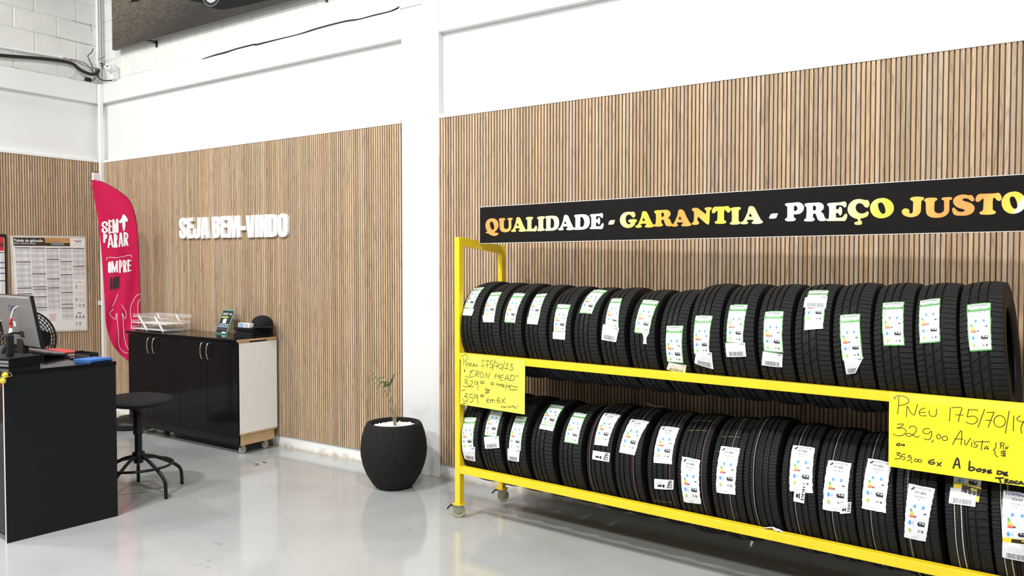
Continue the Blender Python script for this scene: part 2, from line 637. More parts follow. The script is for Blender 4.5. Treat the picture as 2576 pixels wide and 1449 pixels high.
# ------------------------------------------------------------ measured layouts: tires (rack frame), stickers (angle, offset on the tread), lettering, outlines
STICKERS = [(0,0,'g',[(1.108,-0.0643),(1.074,0.0263),(0.449,0.0263),(0.493,-0.0553)]),(0,0,'w',[(0.483,-0.0517),(0.443,0.0352),(0.298,0.0264),(0.326,-0.0511)]),(0,1,'g',[(0.972,-0.066),(0.936,0.0289),(0.32,0.0421),(0.335,-0.0481)]),(0,1,'w',[(0.363,-0.0583),(0.346,0.0372),(0.195,0.041),(0.211,-0.0433)]),(0,2,'g',[(0.976,-0.0466),(0.924,0.0486),(0.21,0.0367),(0.239,-0.0455)]),(0,3,'g',[(0.994,-0.0604),(0.97,0.0242),(0.372,0.0292),(0.404,-0.0554)]),(0,3,'w',[(0.405,-0.0584),(0.386,0.0285),(0.222,0.0231),(0.25,-0.0574)]),(0,4,'g',[(0.735,-0.0403),(0.697,0.0535),(0.116,0.0465),(0.134,-0.0356)]),(0,4,'w',[(0.134,-0.0384),(0.119,0.0465),(-0.036,0.0411),(-0.006,-0.0418)]),(0,5,'g',[(1.344,-0.0513),(1.215,0.0573),(0.52,0.0343),(0.555,-0.052)]),(0,6,'g',[(0.961,-0.0523),(0.928,0.0204),(0.219,0.0454),(0.284,-0.0423)]),(0,6,'b',[(0.349,-0.0563),(0.245,0.0479),(-0.005,0.0296),(0.048,-0.0649)]),(0,7,'g',[(0.987,-0.038),(0.923,0.0658),(0.195,0.0469),(0.231,-0.0416)]),(0,7,'t',[(0.225,0.0048),(0.203,0.0452),(0.011,0.0316),(0.027,0.0096)]),(0,8,'g',[(0.39,-0.0365),(0.377,0.0566),(-0.311,0.0465),(-0.28,-0.0441)]),(0,8,'b',[(-0.28,-0.0334),(-0.344,0.0599),(-0.51,0.0418),(-0.429,-0.0602)]),(0,9,'g',[(0.518,-0.0504),(0.493,0.0383),(-0.155,0.0221),(-0.158,-0.0596)]),(0,9,'b',[(-0.126,-0.0466),(-0.124,0.0349),(-0.42,0.0278),(-0.313,-0.066)]),(0,10,'g',[(0.758,-0.0534),(0.731,0.0369),(0.048,0.0273),(0.078,-0.0552)]),(0,10,'b',[(0.071,-0.0608),(0.07,0.0366),(-0.155,0.0371),(-0.158,-0.0604)]),(0,11,'g',[(0.634,-0.0463),(0.621,0.0404),(-0.064,0.0417),(-0.029,-0.0468)]),(0,11,'b',[(-0.026,-0.051),(-0.079,0.0393),(-0.288,0.0288),(-0.254,-0.066)]),(0,12,'g',[(1.157,-0.044),(1.119,0.0473),(0.436,0.0523),(0.433,-0.031)]),(0,12,'b',[(0.947,-0.047),(0.936,0.0518),(0.68,0.0549),(0.718,-0.0436)]),(0,12,'w',[(0.472,-0.0301),(0.467,0.0478),(0.34,0.0501),(0.326,-0.0304)]),(0,13,'g',[(0.589,-0.0466),(0.589,0.0342),(-0.088,0.0439),(-0.118,-0.0387)]),(0,13,'b',[(-0.091,-0.0323),(-0.063,0.0464),(-0.296,0.0071),(-0.318,-0.0304)]),(0,14,'g',[(0.829,-0.0452),(0.825,0.0395),(0.13,0.046),(0.136,-0.0353)]),(0,15,'g',[(0.905,-0.0638),(0.915,0.0159),(0.211,0.0186),(0.194,-0.0576)]),(0,16,'g',[(0.793,-0.0489),(0.809,0.0339),(0.12,0.0343),(0.105,-0.0418)]),(1,0,'g',[(0.555,-0.0487),(0.56,0.0483),(-0.116,0.045),(-0.135,-0.0509)]),(1,0,'b',[(-0.098,-0.0488),(-0.069,0.0585),(-0.396,0.0355),(-0.36,-0.0475)]),(1,1,'g',[(0.911,-0.0447),(0.895,0.0531),(0.223,0.0489),(0.233,-0.0449)]),(1,1,'b',[(0.209,-0.046),(0.242,0.0651),(0.003,0.07),(-0.032,-0.0362)]),(1,2,'g',[(0.749,-0.0264),(0.744,0.0555),(0.027,0.0483),(0.047,-0.041)]),(1,2,'b',[(0.06,-0.0499),(0.054,0.044),(-0.197,0.0269),(-0.178,-0.057)]),(1,3,'g',[(1.237,-0.0369),(1.198,0.0658),(0.614,0.07),(0.652,-0.0274)]),(1,3,'w',[(0.652,-0.0287),(0.614,0.07),(0.525,0.0667),(0.56,-0.0285)]),(1,4,'g',[(1.12,-0.0486),(1.066,0.0465),(0.365,0.0543),(0.39,-0.0399)]),(1,5,'o',[(1.104,-0.0353),(1.08,0.066),(0.387,0.0514),(0.406,-0.028)]),(1,5,'s',[(0.3,-0.0296),(0.274,0.07),(0.115,0.0669),(0.147,-0.0326)]),(1,6,'o',[(1.031,-0.0359),(1.002,0.07),(0.312,0.042),(0.352,-0.0499)]),(1,7,'o',[(0.959,-0.0388),(0.951,0.0619),(0.264,0.0598),(0.27,-0.0367)]),(1,7,'s',[(-0.0,-0.0314),(0.004,0.07),(-0.163,0.0631),(-0.173,-0.0383)]),(1,8,'o',[(0.457,-0.0522),(0.415,0.0419),(-0.294,0.0366),(-0.297,-0.0529)]),(1,9,'o',[(0.717,-0.0408),(0.693,0.0543),(-0.04,0.0416),(-0.031,-0.0508)]),(1,11,'o',[(0.881,-0.0396),(0.857,0.0612),(0.153,0.0667),(0.154,-0.0333)]),(1,11,'s',[(0.271,-0.0071),(0.264,0.0407),(-0.003,0.0288),(0.016,-0.0185)]),(1,12,'o',[(0.707,-0.0324),(0.687,0.0645),(-0.035,0.051),(-0.022,-0.0522)]),(1,12,'s',[(0.098,0.0259),(0.127,0.07),(-0.034,0.0641),(-0.054,0.0209)]),(1,13,'o',[(0.827,-0.0289),(0.789,0.0662),(0.063,0.0466),(0.096,-0.0474)]),(1,14,'o',[(0.536,-0.0254),(0.494,0.07),(-0.233,0.0256),(-0.209,-0.0519)]),(1,15,'v',[(1.231,-0.0439),(1.18,0.0538),(0.608,0.0519),(0.637,-0.0424)]),(1,15,'y',[(0.667,-0.0417),(0.609,0.0542),(0.408,0.0447),(0.45,-0.0456)]),(1,15,'b',[(0.58,-0.053),(0.545,0.0383),(0.343,0.0329),(0.365,-0.06)]),(1,16,'v',[(0.648,-0.0327),(0.618,0.0597),(0.041,0.0501),(0.028,-0.0427)]),(1,16,'y',[(0.037,-0.0412),(0.041,0.0501),(-0.062,0.0467),(-0.042,-0.0433)]),(1,16,'b',[(-0.019,-0.0428),(-0.028,0.0466),(-0.265,0.041),(-0.236,-0.049)])]
TYRES = [[(0.108,0.291,1.1563,0.288,0.9931),(0.267,0.2903,1.1533,0.286,0.9862),(0.425,0.29,1.1518,0.285,0.9828),(0.597,0.2893,1.1489,0.283,0.9759),(0.76,0.2885,1.1452,0.2805,0.9672),(0.927,0.2879,1.143,0.279,0.9621),(1.094,0.2883,1.1444,0.28,0.9655),(1.268,0.287,1.1393,0.2765,0.9534),(1.443,0.2876,1.1415,0.278,0.9586),(1.613,0.292,1.1615,0.2915,1.0052),(1.78,0.2922,1.1622,0.292,1.0069),(1.95,0.2923,1.1629,0.2925,1.0086),(2.12,0.2928,1.1652,0.294,1.0138),(2.287,0.2936,1.1696,0.297,1.0241),(2.452,0.2939,1.1711,0.298,1.0),(2.612,0.2941,1.1726,0.299,1.0),(2.774,0.295,1.1777,0.3025,1.0125)],[(0.1,0.2899,0.471,0.285,0.9828),(0.274,0.2899,0.471,0.285,0.9828),(0.455,0.2899,0.471,0.285,0.9828),(0.64,0.2893,0.469,0.2835,0.9776),(0.83,0.2886,0.465,0.281,0.969),(1.013,0.3067,0.467,0.298,1.0276),(1.19,0.3067,0.467,0.298,1.0276),(1.379,0.3067,0.467,0.298,1.0276),(1.546,0.3179,0.462,0.306,1.0438),(1.726,0.3161,0.466,0.306,1.025),(1.89,0.3032,0.49,0.306,1.025),(2.064,0.3105,0.477,0.306,1.0),(2.224,0.3111,0.476,0.306,1.0),(2.384,0.3111,0.476,0.306,1.0),(2.549,0.3111,0.476,0.306,1.0313),(2.731,0.3021,0.48,0.3,1.0188),(2.894,0.3021,0.48,0.3,1.0188)]]
CARD_A = ([(0.055,1.0119),(0.5371,1.0083),(0.5356,0.6986),(0.0467,0.7039)],[(1,[(0.0762,0.9908),(0.0746,0.9668),(0.0727,0.9427)]),(1,[(0.0549,0.9921),(0.0717,1.0046),(0.094,1.009),(0.108,1.0002),(0.1051,0.9845),(0.0902,0.9708),(0.0772,0.9627)]),(1,[(0.0947,0.9655),(0.0957,0.9416),(0.1031,0.9577),(0.1124,0.9598),(0.1142,0.9431)]),(1,[(0.1197,0.9477),(0.1362,0.9546),(0.1326,0.9613),(0.1216,0.9563),(0.1215,0.9437),(0.138,0.9436)]),(1,[(0.1425,0.9593),(0.1435,0.9454),(0.1527,0.9447),(0.1563,0.959),(0.1578,0.9465)]),(1,[(0.16,0.9593),(0.1618,0.9455),(0.1727,0.9463),(0.1763,0.9605),(0.1781,0.9481),(0.1908,0.9491)]),(1,[(0.2178,0.9776),(0.2285,0.988),(0.2278,0.9645),(0.2267,0.9492)]),(1,[(0.2142,0.9482),(0.2392,0.9496)]),(1,[(0.2464,0.9839),(0.2535,0.9789),(0.2694,0.9897),(0.2641,0.9673),(0.2577,0.9448)]),(1,[(0.2499,0.9601),(0.2719,0.9597)]),(1,[(0.2835,0.9853),(0.2817,0.9659),(0.2993,0.9687),(0.3028,0.9566),(0.294,0.9463),(0.28,0.9466)]),(1,[(0.2835,0.9839),(0.3064,0.987)]),(1,[(0.3214,0.9941),(0.2975,0.9302)]),(1,[(0.3186,0.9783),(0.3395,0.9758),(0.3325,0.9467)]),(1,[(0.3186,0.9592),(0.3446,0.9585)]),(1,[(0.3665,0.9729),(0.3741,0.9671),(0.3753,0.9577),(0.3695,0.9494),(0.3596,0.9462),(0.3505,0.9498),(0.3467,0.9584),(0.3502,0.9678),(0.3591,0.9731),(0.3691,0.9719)]),(1,[(0.3922,0.9907),(0.3757,0.9358)]),(1,[(0.4014,0.9698),(0.415,0.9803),(0.4065,0.9499)]),(1,[(0.3894,0.9499),(0.415,0.9493)]),(1,[(0.432,0.9776),(0.4489,0.9775),(0.4354,0.9644),(0.4513,0.9589),(0.4489,0.9467),(0.4337,0.9427),(0.4252,0.9501)]),(1,[(0.1233,0.9102),(0.1635,0.9205)]),(1,[(0.1416,0.9131),(0.1196,0.8818)]),(1,[(0.09,0.8764),(0.1232,0.8751),(0.158,0.8865)]),(1,[(0.1799,0.9177),(0.1671,0.8818)]),(1,[(0.1744,0.9144),(0.1979,0.915),(0.1961,0.9037),(0.1744,0.8963),(0.1979,0.8844)]),(1,[(0.222,0.9131),(0.2282,0.9058),(0.2291,0.8943),(0.2244,0.8842),(0.2163,0.8806),(0.2089,0.8853),(0.2058,0.8959),(0.2086,0.9072),(0.2159,0.9135),(0.2241,0.9118)]),(1,[(0.2427,0.8828),(0.2534,0.9127),(0.2675,0.8837),(0.2817,0.9165)]),(1,[(0.329,0.9177),(0.3167,0.8839)]),(1,[(0.3533,0.9144),(0.3463,0.8865)]),(1,[(0.3203,0.9006),(0.3533,0.9021)]),(1,[(0.3826,0.9128),(0.3619,0.9042),(0.3567,0.8902),(0.3636,0.8785),(0.3791,0.8813)]),(1,[(0.3584,0.8944),(0.3791,0.8976)]),(1,[(0.3911,0.8797),(0.4133,0.9127),(0.4184,0.8821)]),(1,[(0.3963,0.891),(0.4201,0.8944)]),(1,[(0.4405,0.9137),(0.4303,0.8846)]),(1,[(0.4337,0.9131),(0.4573,0.9138),(0.464,0.8997),(0.4506,0.885),(0.4235,0.8853)]),(1,[(0.4791,0.9197),(0.4781,0.9103)]),(1,[(0.4891,0.9193),(0.4858,0.9091)]),(1,[(0.0807,0.853),(0.1011,0.8591),(0.1047,0.851),(0.0844,0.8393),(0.1084,0.8345),(0.1065,0.8174),(0.0824,0.8137),(0.0694,0.8209)]),(1,[(0.1324,0.8507),(0.1452,0.8561),(0.1452,0.8435),(0.1249,0.8192),(0.1157,0.8169),(0.1213,0.8244),(0.1378,0.8176),(0.1542,0.8219)]),(1,[(0.1852,0.8527),(0.1689,0.854),(0.1616,0.8422),(0.1743,0.8364),(0.1888,0.8503),(0.188,0.8307),(0.1887,0.8085)]),(1,[(0.1959,0.8087),(0.1981,0.8061)]),(1,[(0.2164,0.8592),(0.2197,0.8559),(0.2203,0.8505),(0.2177,0.8457),(0.2133,0.844),(0.2092,0.8461),(0.2075,0.851),(0.2091,0.8563),(0.2131,0.8593),(0.2175,0.8586)]),(1,[(0.2325,0.8607),(0.2358,0.8573),(0.2364,0.852),(0.2338,0.8472),(0.2294,0.8455),(0.2254,0.8476),(0.2237,0.8525),(0.2252,0.8578),(0.2292,0.8608),(0.2336,0.8601)]),(1,[(0.3062,0.861),(0.2904,0.8569),(0.2887,0.8471),(0.3027,0.8484),(0.3062,0.8597),(0.3062,0.8487),(0.3115,0.8465)]),(1,[(0.3307,0.8592),(0.3359,0.846),(0.3428,0.8617)]),(1,[(0.3463,0.8538),(0.348,0.8458)]),(1,[(0.3567,0.8534),(0.3522,0.8503),(0.3577,0.8473),(0.3515,0.844)]),(1,[(0.3688,0.8586),(0.367,0.8408)]),(1,[(0.3584,0.855),(0.3877,0.8563)]),(1,[(0.3843,0.8492),(0.3757,0.8443),(0.3791,0.8406),(0.3877,0.8496),(0.3894,0.8416)]),(1,[(0.4075,0.8649),(0.399,0.829)]),(1,[(0.4286,0.8548),(0.415,0.8521),(0.415,0.8427),(0.4269,0.8438),(0.4303,0.8549),(0.432,0.843)]),(1,[(0.2497,0.82),(0.2443,0.8112),(0.2515,0.8063),(0.2603,0.8155),(0.2533,0.8217)]),(1,[(0.2621,0.8157),(0.2657,0.8077),(0.2745,0.8169),(0.2763,0.8102),(0.2833,0.815)]),(1,[(0.2479,0.7971),(0.2727,0.8048)]),(1,[(0.2425,0.7894),(0.2763,0.7991)]),(1,[(0.0879,0.7719),(0.1027,0.7748),(0.1009,0.7634),(0.0804,0.7542),(0.1064,0.7498),(0.1063,0.7343),(0.0859,0.7265),(0.0673,0.7345),(0.0692,0.7403)]),(1,[(0.1248,0.7728),(0.123,0.7544),(0.1431,0.7537),(0.1486,0.7388),(0.1376,0.7264),(0.1247,0.7279)]),(1,[(0.1248,0.7714),(0.145,0.7763)]),(1,[(0.1814,0.773),(0.1633,0.7725),(0.1559,0.7606),(0.1687,0.7535),(0.185,0.7705),(0.1843,0.7468),(0.1893,0.725)]),(1,[(0.1965,0.7303),(0.1987,0.7274)]),(1,[(0.2142,0.7789),(0.2172,0.7758),(0.2177,0.7708),(0.2154,0.7663),(0.2114,0.7647),(0.2078,0.7666),(0.2063,0.7712),(0.2077,0.7761),(0.2112,0.779),(0.2152,0.7783)]),(1,[(0.2296,0.7804),(0.2326,0.7773),(0.2331,0.7724),(0.2308,0.7679),(0.2269,0.7663),(0.2233,0.7682),(0.2218,0.7728),(0.2231,0.7777),(0.2267,0.7805),(0.2306,0.7799)]),(1,[(0.2567,0.7461),(0.2709,0.7531),(0.2691,0.7612),(0.2585,0.7574),(0.2567,0.7406),(0.2744,0.7384)]),(1,[(0.285,0.7588),(0.2833,0.7379)]),(1,[(0.285,0.7519),(0.2956,0.7599),(0.2991,0.7396)]),(1,[(0.3009,0.7536),(0.3114,0.7602),(0.3166,0.7415)]),(1,[(0.3549,0.7784),(0.3376,0.7657),(0.3358,0.7518),(0.3462,0.7447),(0.3584,0.7528),(0.3549,0.762),(0.3376,0.7561)]),(1,[(0.3722,0.7693),(0.3962,0.7461)]),(1,[(0.3945,0.7798),(0.3704,0.7473)]),(2,[(0.0834,0.9167),(0.0827,0.9048)]),(0.7,[(0.4421,0.8641),(0.4421,0.8493),(0.4506,0.8515),(0.4438,0.8549)]),(0.7,[(0.4573,0.8534),(0.4539,0.8477),(0.4607,0.8538),(0.464,0.8487)]),(0.7,[(0.4674,0.8531),(0.4691,0.8492),(0.4758,0.8525),(0.4724,0.8468),(0.4858,0.8508)]),(0.7,[(0.432,0.8376),(0.432,0.8268)]),(0.7,[(0.4252,0.8315),(0.4405,0.833)]),(0.7,[(0.4438,0.8279),(0.4455,0.8335),(0.4506,0.834)]),(0.7,[(0.4556,0.8345),(0.4523,0.8288),(0.459,0.8294),(0.4573,0.8346)]),(0.7,[(0.4691,0.8358),(0.4624,0.8311),(0.4691,0.8299)]),(0.7,[(0.4791,0.8368),(0.4724,0.8307),(0.4801,0.8369),(0.4858,0.8315)]),(0.7,[(0.0544,0.7841),(0.0638,0.7921),(0.0675,0.7868),(0.0768,0.7962),(0.0805,0.7923),(0.0917,0.7991)]),(0.7,[(0.0766,0.7156),(0.0673,0.709),(0.0766,0.71),(0.0841,0.7165),(0.0859,0.711),(0.0952,0.7177),(0.1044,0.7158)]),(0.7,[(0.3618,0.726),(0.3704,0.7269),(0.3687,0.7186)]),(0.7,[(0.3722,0.7244),(0.379,0.7279),(0.379,0.7197)]),(0.7,[(0.3876,0.7275),(0.3842,0.7217),(0.3911,0.7224),(0.3893,0.7277)]),(0.7,[(0.3996,0.7302),(0.3945,0.7269),(0.3989,0.7247),(0.3935,0.7213)]),(0.7,[(0.415,0.7346),(0.4082,0.7284),(0.4167,0.7239)]),(0.7,[(0.4269,0.7332),(0.4218,0.7259),(0.432,0.7337),(0.4337,0.7258)]),(0.7,[(0.4388,0.7264),(0.4404,0.7347),(0.4455,0.7352)]),(0.7,[(0.4523,0.7427),(0.4523,0.7279)]),(0.7,[(0.4472,0.7354),(0.4607,0.7396)]),(0.7,[(0.4641,0.7346),(0.4607,0.7275),(0.4691,0.7298),(0.4641,0.7373)]),(0.7,[(0.4741,0.7371),(0.4775,0.7294),(0.4724,0.7261)]),(0.7,[(0.4892,0.7481),(0.4868,0.7371)])])
CARD_B = ([(2.4387,1.0172),(2.9399,1.0214),(2.9452,0.6984),(2.4396,0.7021)],[(1,[(2.4753,0.9993),(2.475,0.9635),(2.4722,0.9273)]),(1,[(2.4659,0.9894),(2.4577,0.9915),(2.4631,0.9996),(2.4793,1.0042),(2.5009,1.002),(2.5145,0.9886),(2.504,0.9726),(2.4772,0.9631)]),(1,[(2.5053,0.9193),(2.5082,0.9642),(2.5178,0.9445),(2.53,0.9311),(2.5366,0.9348),(2.5461,0.9757)]),(1,[(2.5744,0.9633),(2.5575,0.9549),(2.553,0.9397),(2.5605,0.9303),(2.5788,0.9324)]),(1,[(2.555,0.9435),(2.576,0.9459)]),(1,[(2.5902,0.9557),(2.5904,0.9382),(2.6022,0.9323),(2.6138,0.938),(2.6167,0.9645)]),(1,[(2.6655,0.9752),(2.6626,0.9207)]),(1,[(2.6718,0.9759),(2.7044,0.9787),(2.6998,0.9539),(2.694,0.9217)]),(1,[(2.6836,0.9491),(2.7105,0.95)]),(1,[(2.7292,0.9758),(2.7247,0.944)]),(1,[(2.7247,0.944),(2.7455,0.9507),(2.7598,0.9411),(2.7533,0.9233),(2.7362,0.9183),(2.7201,0.9235)]),(1,[(2.7292,0.9744),(2.761,0.9757)]),(1,[(2.7835,0.9811),(2.7621,0.9074)]),(1,[(2.7914,0.9702),(2.8157,0.9735)]),(1,[(2.8157,0.9735),(2.8039,0.938),(2.7971,0.9113)]),(1,[(2.7882,0.9389),(2.8098,0.9409)]),(1,[(2.8413,0.9624),(2.8489,0.9568),(2.8531,0.9472),(2.8529,0.9359),(2.8482,0.9257),(2.8403,0.9191),(2.831,0.9176),(2.8225,0.9216),(2.8171,0.9303),(2.816,0.9414),(2.8194,0.9523),(2.8266,0.9602),(2.8358,0.9633),(2.8446,0.9608)]),(1,[(2.8658,0.9843),(2.8543,0.8964)]),(1,[(2.8807,0.9667),(2.8798,0.9086)]),(1,[(2.9008,0.9704),(2.8907,0.9541),(2.9127,0.9458)]),(1,[(2.9159,0.9572),(2.905,0.9256),(2.9076,0.9026)]),(1,[(2.4714,0.8839),(2.4944,0.8882),(2.4838,0.8735),(2.4689,0.868),(2.4946,0.8704),(2.505,0.8598),(2.495,0.8421),(2.4707,0.8359),(2.4556,0.8414)]),(1,[(2.5161,0.8731),(2.524,0.883),(2.5373,0.8832),(2.5441,0.8708),(2.5351,0.8519),(2.5166,0.8391),(2.5044,0.8434),(2.5137,0.8521),(2.5298,0.8483),(2.5432,0.8397),(2.5543,0.845)]),(1,[(2.5926,0.88),(2.5769,0.8795),(2.5679,0.8695),(2.572,0.8597),(2.5876,0.8603),(2.5979,0.8719),(2.5994,0.8546),(2.5906,0.8358),(2.5723,0.8377)]),(1,[(2.6062,0.8365),(2.6011,0.8262)]),(1,[(2.6278,0.8618),(2.6316,0.8579),(2.6323,0.8515),(2.6295,0.8457),(2.6246,0.8435),(2.6201,0.8458),(2.6181,0.8516),(2.6197,0.8581),(2.6241,0.8618),(2.629,0.8611)]),(1,[(2.651,0.8579),(2.6561,0.8543),(2.657,0.8479),(2.6532,0.842),(2.6467,0.8395),(2.6405,0.8416),(2.6379,0.8474),(2.6401,0.8538),(2.646,0.8578),(2.6527,0.8573)]),(1,[(2.6753,0.8273),(2.6899,0.8609),(2.7045,0.8872),(2.7072,0.869),(2.7048,0.83)]),(1,[(2.6825,0.8513),(2.7105,0.8545)]),(1,[(2.717,0.8517),(2.7215,0.8309),(2.7375,0.8622)]),(1,[(2.7422,0.8452),(2.7405,0.8273)]),(1,[(2.7465,0.8549),(2.7475,0.853)]),(1,[(2.7593,0.8504),(2.7508,0.8464),(2.7521,0.8395),(2.7619,0.8366),(2.7572,0.828),(2.7474,0.8289)]),(1,[(2.7617,0.8507),(2.8027,0.8559)]),(1,[(2.7786,0.8573),(2.7743,0.82)]),(1,[(2.784,0.8228),(2.7934,0.8382),(2.7984,0.8235)]),(1,[(2.7875,0.8275),(2.7996,0.8293)]),(1,[(2.8242,0.8552),(2.8222,0.8339),(2.8152,0.8259),(2.8212,0.8212),(2.8214,0.8086),(2.831,0.8002)]),(1,[(2.8408,0.8547),(2.8388,0.8349)]),(1,[(2.8361,0.8541),(2.8479,0.8585),(2.8503,0.8505),(2.841,0.845)]),(1,[(2.8493,0.8434),(2.8482,0.8349)]),(1,[(2.8551,0.8442),(2.8635,0.8357)]),(1,[(2.865,0.8462),(2.8541,0.8335)]),(1,[(2.8554,0.8248),(2.8437,0.8245),(2.8426,0.8159),(2.8544,0.8149),(2.851,0.8074),(2.8404,0.8086)]),(1,[(2.8483,0.8279),(2.8499,0.8045)]),(1,[(2.8535,0.8287),(2.8553,0.8053)]),(1,[(2.4689,0.7637),(2.4852,0.7661),(2.4718,0.7552),(2.4854,0.7527),(2.4842,0.7421),(2.4625,0.7373)]),(1,[(2.4907,0.761),(2.4887,0.7517),(2.5017,0.7507),(2.5023,0.7433),(2.4924,0.7388)]),(1,[(2.4907,0.761),(2.5042,0.763)]),(1,[(2.5243,0.7615),(2.515,0.7586),(2.5164,0.7514),(2.5258,0.7558),(2.5246,0.7437),(2.5113,0.7372)]),(1,[(2.5287,0.7384),(2.5274,0.7299)]),(1,[(2.5469,0.7497),(2.5504,0.7474),(2.551,0.7434),(2.5484,0.7396),(2.5439,0.7378),(2.5397,0.7391),(2.5379,0.7427),(2.5394,0.7468),(2.5435,0.7495),(2.5481,0.7493)]),(1,[(2.5606,0.7497),(2.5641,0.7475),(2.5647,0.7434),(2.5622,0.7396),(2.5577,0.7379),(2.5535,0.7391),(2.5517,0.7427),(2.5532,0.7469),(2.5573,0.7495),(2.5618,0.7494)]),(1.6,[(2.4752,0.8036),(2.4698,0.7983),(2.4753,0.7946),(2.4834,0.7988),(2.4806,0.8044),(2.4752,0.8036)]),(1.6,[(2.4888,0.804),(2.4929,0.7971),(2.4983,0.8038),(2.4997,0.7981)]),(1.6,[(2.6099,0.7567),(2.5944,0.75),(2.5906,0.7406),(2.5998,0.7362),(2.6114,0.7409),(2.61,0.7465),(2.5958,0.7429)]),(1.6,[(2.6217,0.7469),(2.6347,0.7343)]),(1.6,[(2.637,0.7492),(2.6218,0.7338)]),(2.2,[(2.6792,0.7327),(2.6936,0.7767),(2.7017,0.7363)]),(2.2,[(2.684,0.7479),(2.7003,0.7504)]),(2.2,[(2.736,0.7688),(2.7341,0.7343)]),(2.2,[(2.7351,0.7445),(2.7486,0.7466),(2.7536,0.7403),(2.7415,0.7326),(2.734,0.7357)]),(2.2,[(2.7731,0.7448),(2.761,0.74),(2.7635,0.7334),(2.7732,0.7363),(2.7743,0.7436)]),(2.2,[(2.79,0.7447),(2.7804,0.7417),(2.7901,0.7377),(2.7806,0.7313)]),(2.2,[(2.8093,0.745),(2.7973,0.7402),(2.7999,0.7322),(2.8106,0.7353)]),(2.2,[(2.7974,0.7374),(2.807,0.7395)]),(2.2,[(2.8319,0.7458),(2.8309,0.7331),(2.8427,0.7364),(2.8497,0.7431),(2.8319,0.7458)]),(2.2,[(2.8626,0.7452),(2.8521,0.7393),(2.8534,0.732),(2.864,0.7329)]),(2.2,[(2.8533,0.7367),(2.8615,0.7386)]),(2.2,[(2.8252,0.7167),(2.85,0.7208)]),(2.2,[(2.8371,0.7187),(2.8421,0.7022)]),(2.2,[(2.8572,0.7165),(2.8562,0.7024)]),(2.2,[(2.8572,0.7165),(2.8666,0.7166),(2.8585,0.7097),(2.8679,0.7044)]),(2.2,[(2.8792,0.7146),(2.8823,0.713),(2.8828,0.71),(2.8806,0.707),(2.8766,0.7056),(2.8729,0.7064),(2.8714,0.709),(2.8727,0.7122),(2.8762,0.7143),(2.8803,0.7144)]),(2.2,[(2.8968,0.7162),(2.8876,0.7119),(2.8877,0.7064),(2.897,0.7071)]),(2.2,[(2.9005,0.7058),(2.9084,0.7168),(2.9143,0.7068)]),(2.2,[(2.9027,0.7089),(2.9142,0.7109)])])
SIGN = [('Q',0.0905,0.1935),('U',0.1942,0.302),('A',0.2893,0.4018),('L',0.4004,0.4827),('I',0.4827,0.5381),('D',0.5381,0.6388),('A',0.6319,0.7422),('D',0.7389,0.8454),('E',0.8441,0.935),('-',0.9652,1.0069),('G',1.0378,1.1418),('A',1.1323,1.2434),('R',1.2423,1.3516),('A',1.3421,1.4538),('N',1.4573,1.5647),('T',1.5654,1.6615),('I',1.6601,1.7157),('A',1.7143,1.8251),('-',1.856,1.8983),('P',1.9315,2.0201),('R',2.0207,2.1223),('E',2.1223,2.2128),('Ç',2.2144,2.307),('O',2.3092,2.4066),('J',2.4393,2.5249),('U',2.5254,2.6317),('S',2.6326,2.714),('T',2.7168,2.8091),('O',2.8091,2.8923)]
FLAG = [(-0.249,2.314),(-0.184,2.312),(-0.145,2.298),(-0.081,2.262),(-0.027,2.226),(0.043,2.166),(0.082,2.09),(0.106,1.995),(0.118,1.899),(0.124,1.787),(0.13,1.651),(0.134,1.412),(0.136,1.103),(0.136,0.982),(0.132,0.862),(0.114,0.751),(0.086,0.677),(0.052,0.645),(0.031,0.647),(-0.054,0.733),(-0.114,0.835),(-0.139,0.929),(-0.155,1.019),(-0.16,1.187),(-0.17,1.43),(-0.185,1.724),(-0.206,1.975),(-0.226,2.113)]
FLAG_LINES = {'arrow':[(-0.035,1.949),(-0.01,1.98),(-0.004,2.008),(0.008,2.018),(0.023,2.003),(0.044,1.965),(0.035,1.947),(0.017,1.95),(0.021,1.925),(0.016,1.88),(0.006,1.86),(-0.0,1.869),(-0.005,1.919),(-0.005,1.944),(-0.023,1.932)],'line1':[(-0.142,1.593),(-0.136,1.612),(-0.11,1.618),(-0.056,1.613),(-0.001,1.626),(0.047,1.637),(0.065,1.635),(0.07,1.62)],'a1':[(-0.052,1.276),(-0.064,1.238),(-0.089,1.178),(-0.098,1.164)],'a2':[(-0.094,1.143),(-0.103,1.121),(-0.12,1.106),(-0.114,1.079),(-0.084,1.045),(-0.071,1.051),(-0.07,1.082),(-0.06,1.097),(-0.06,1.047),(-0.05,0.916),(-0.049,0.817),(-0.033,0.762),(0.001,0.73),(0.032,0.728)],'a3':[(-0.02,1.176),(-0.004,1.145),(0.013,1.114),(0.015,1.087),(0.011,1.052),(0.002,1.049),(-0.011,1.08),(-0.018,1.099),(-0.012,1.045),(-0.004,0.892),(0.009,0.814),(0.032,0.753)],'b1':[(0.136,1.271),(0.112,1.266),(0.084,1.228),(0.055,1.159),(0.051,1.105),(0.058,1.028),(0.056,0.951)],'b2':[(0.136,1.227),(0.118,1.196),(0.114,1.134),(0.118,1.057),(0.115,0.972)]}
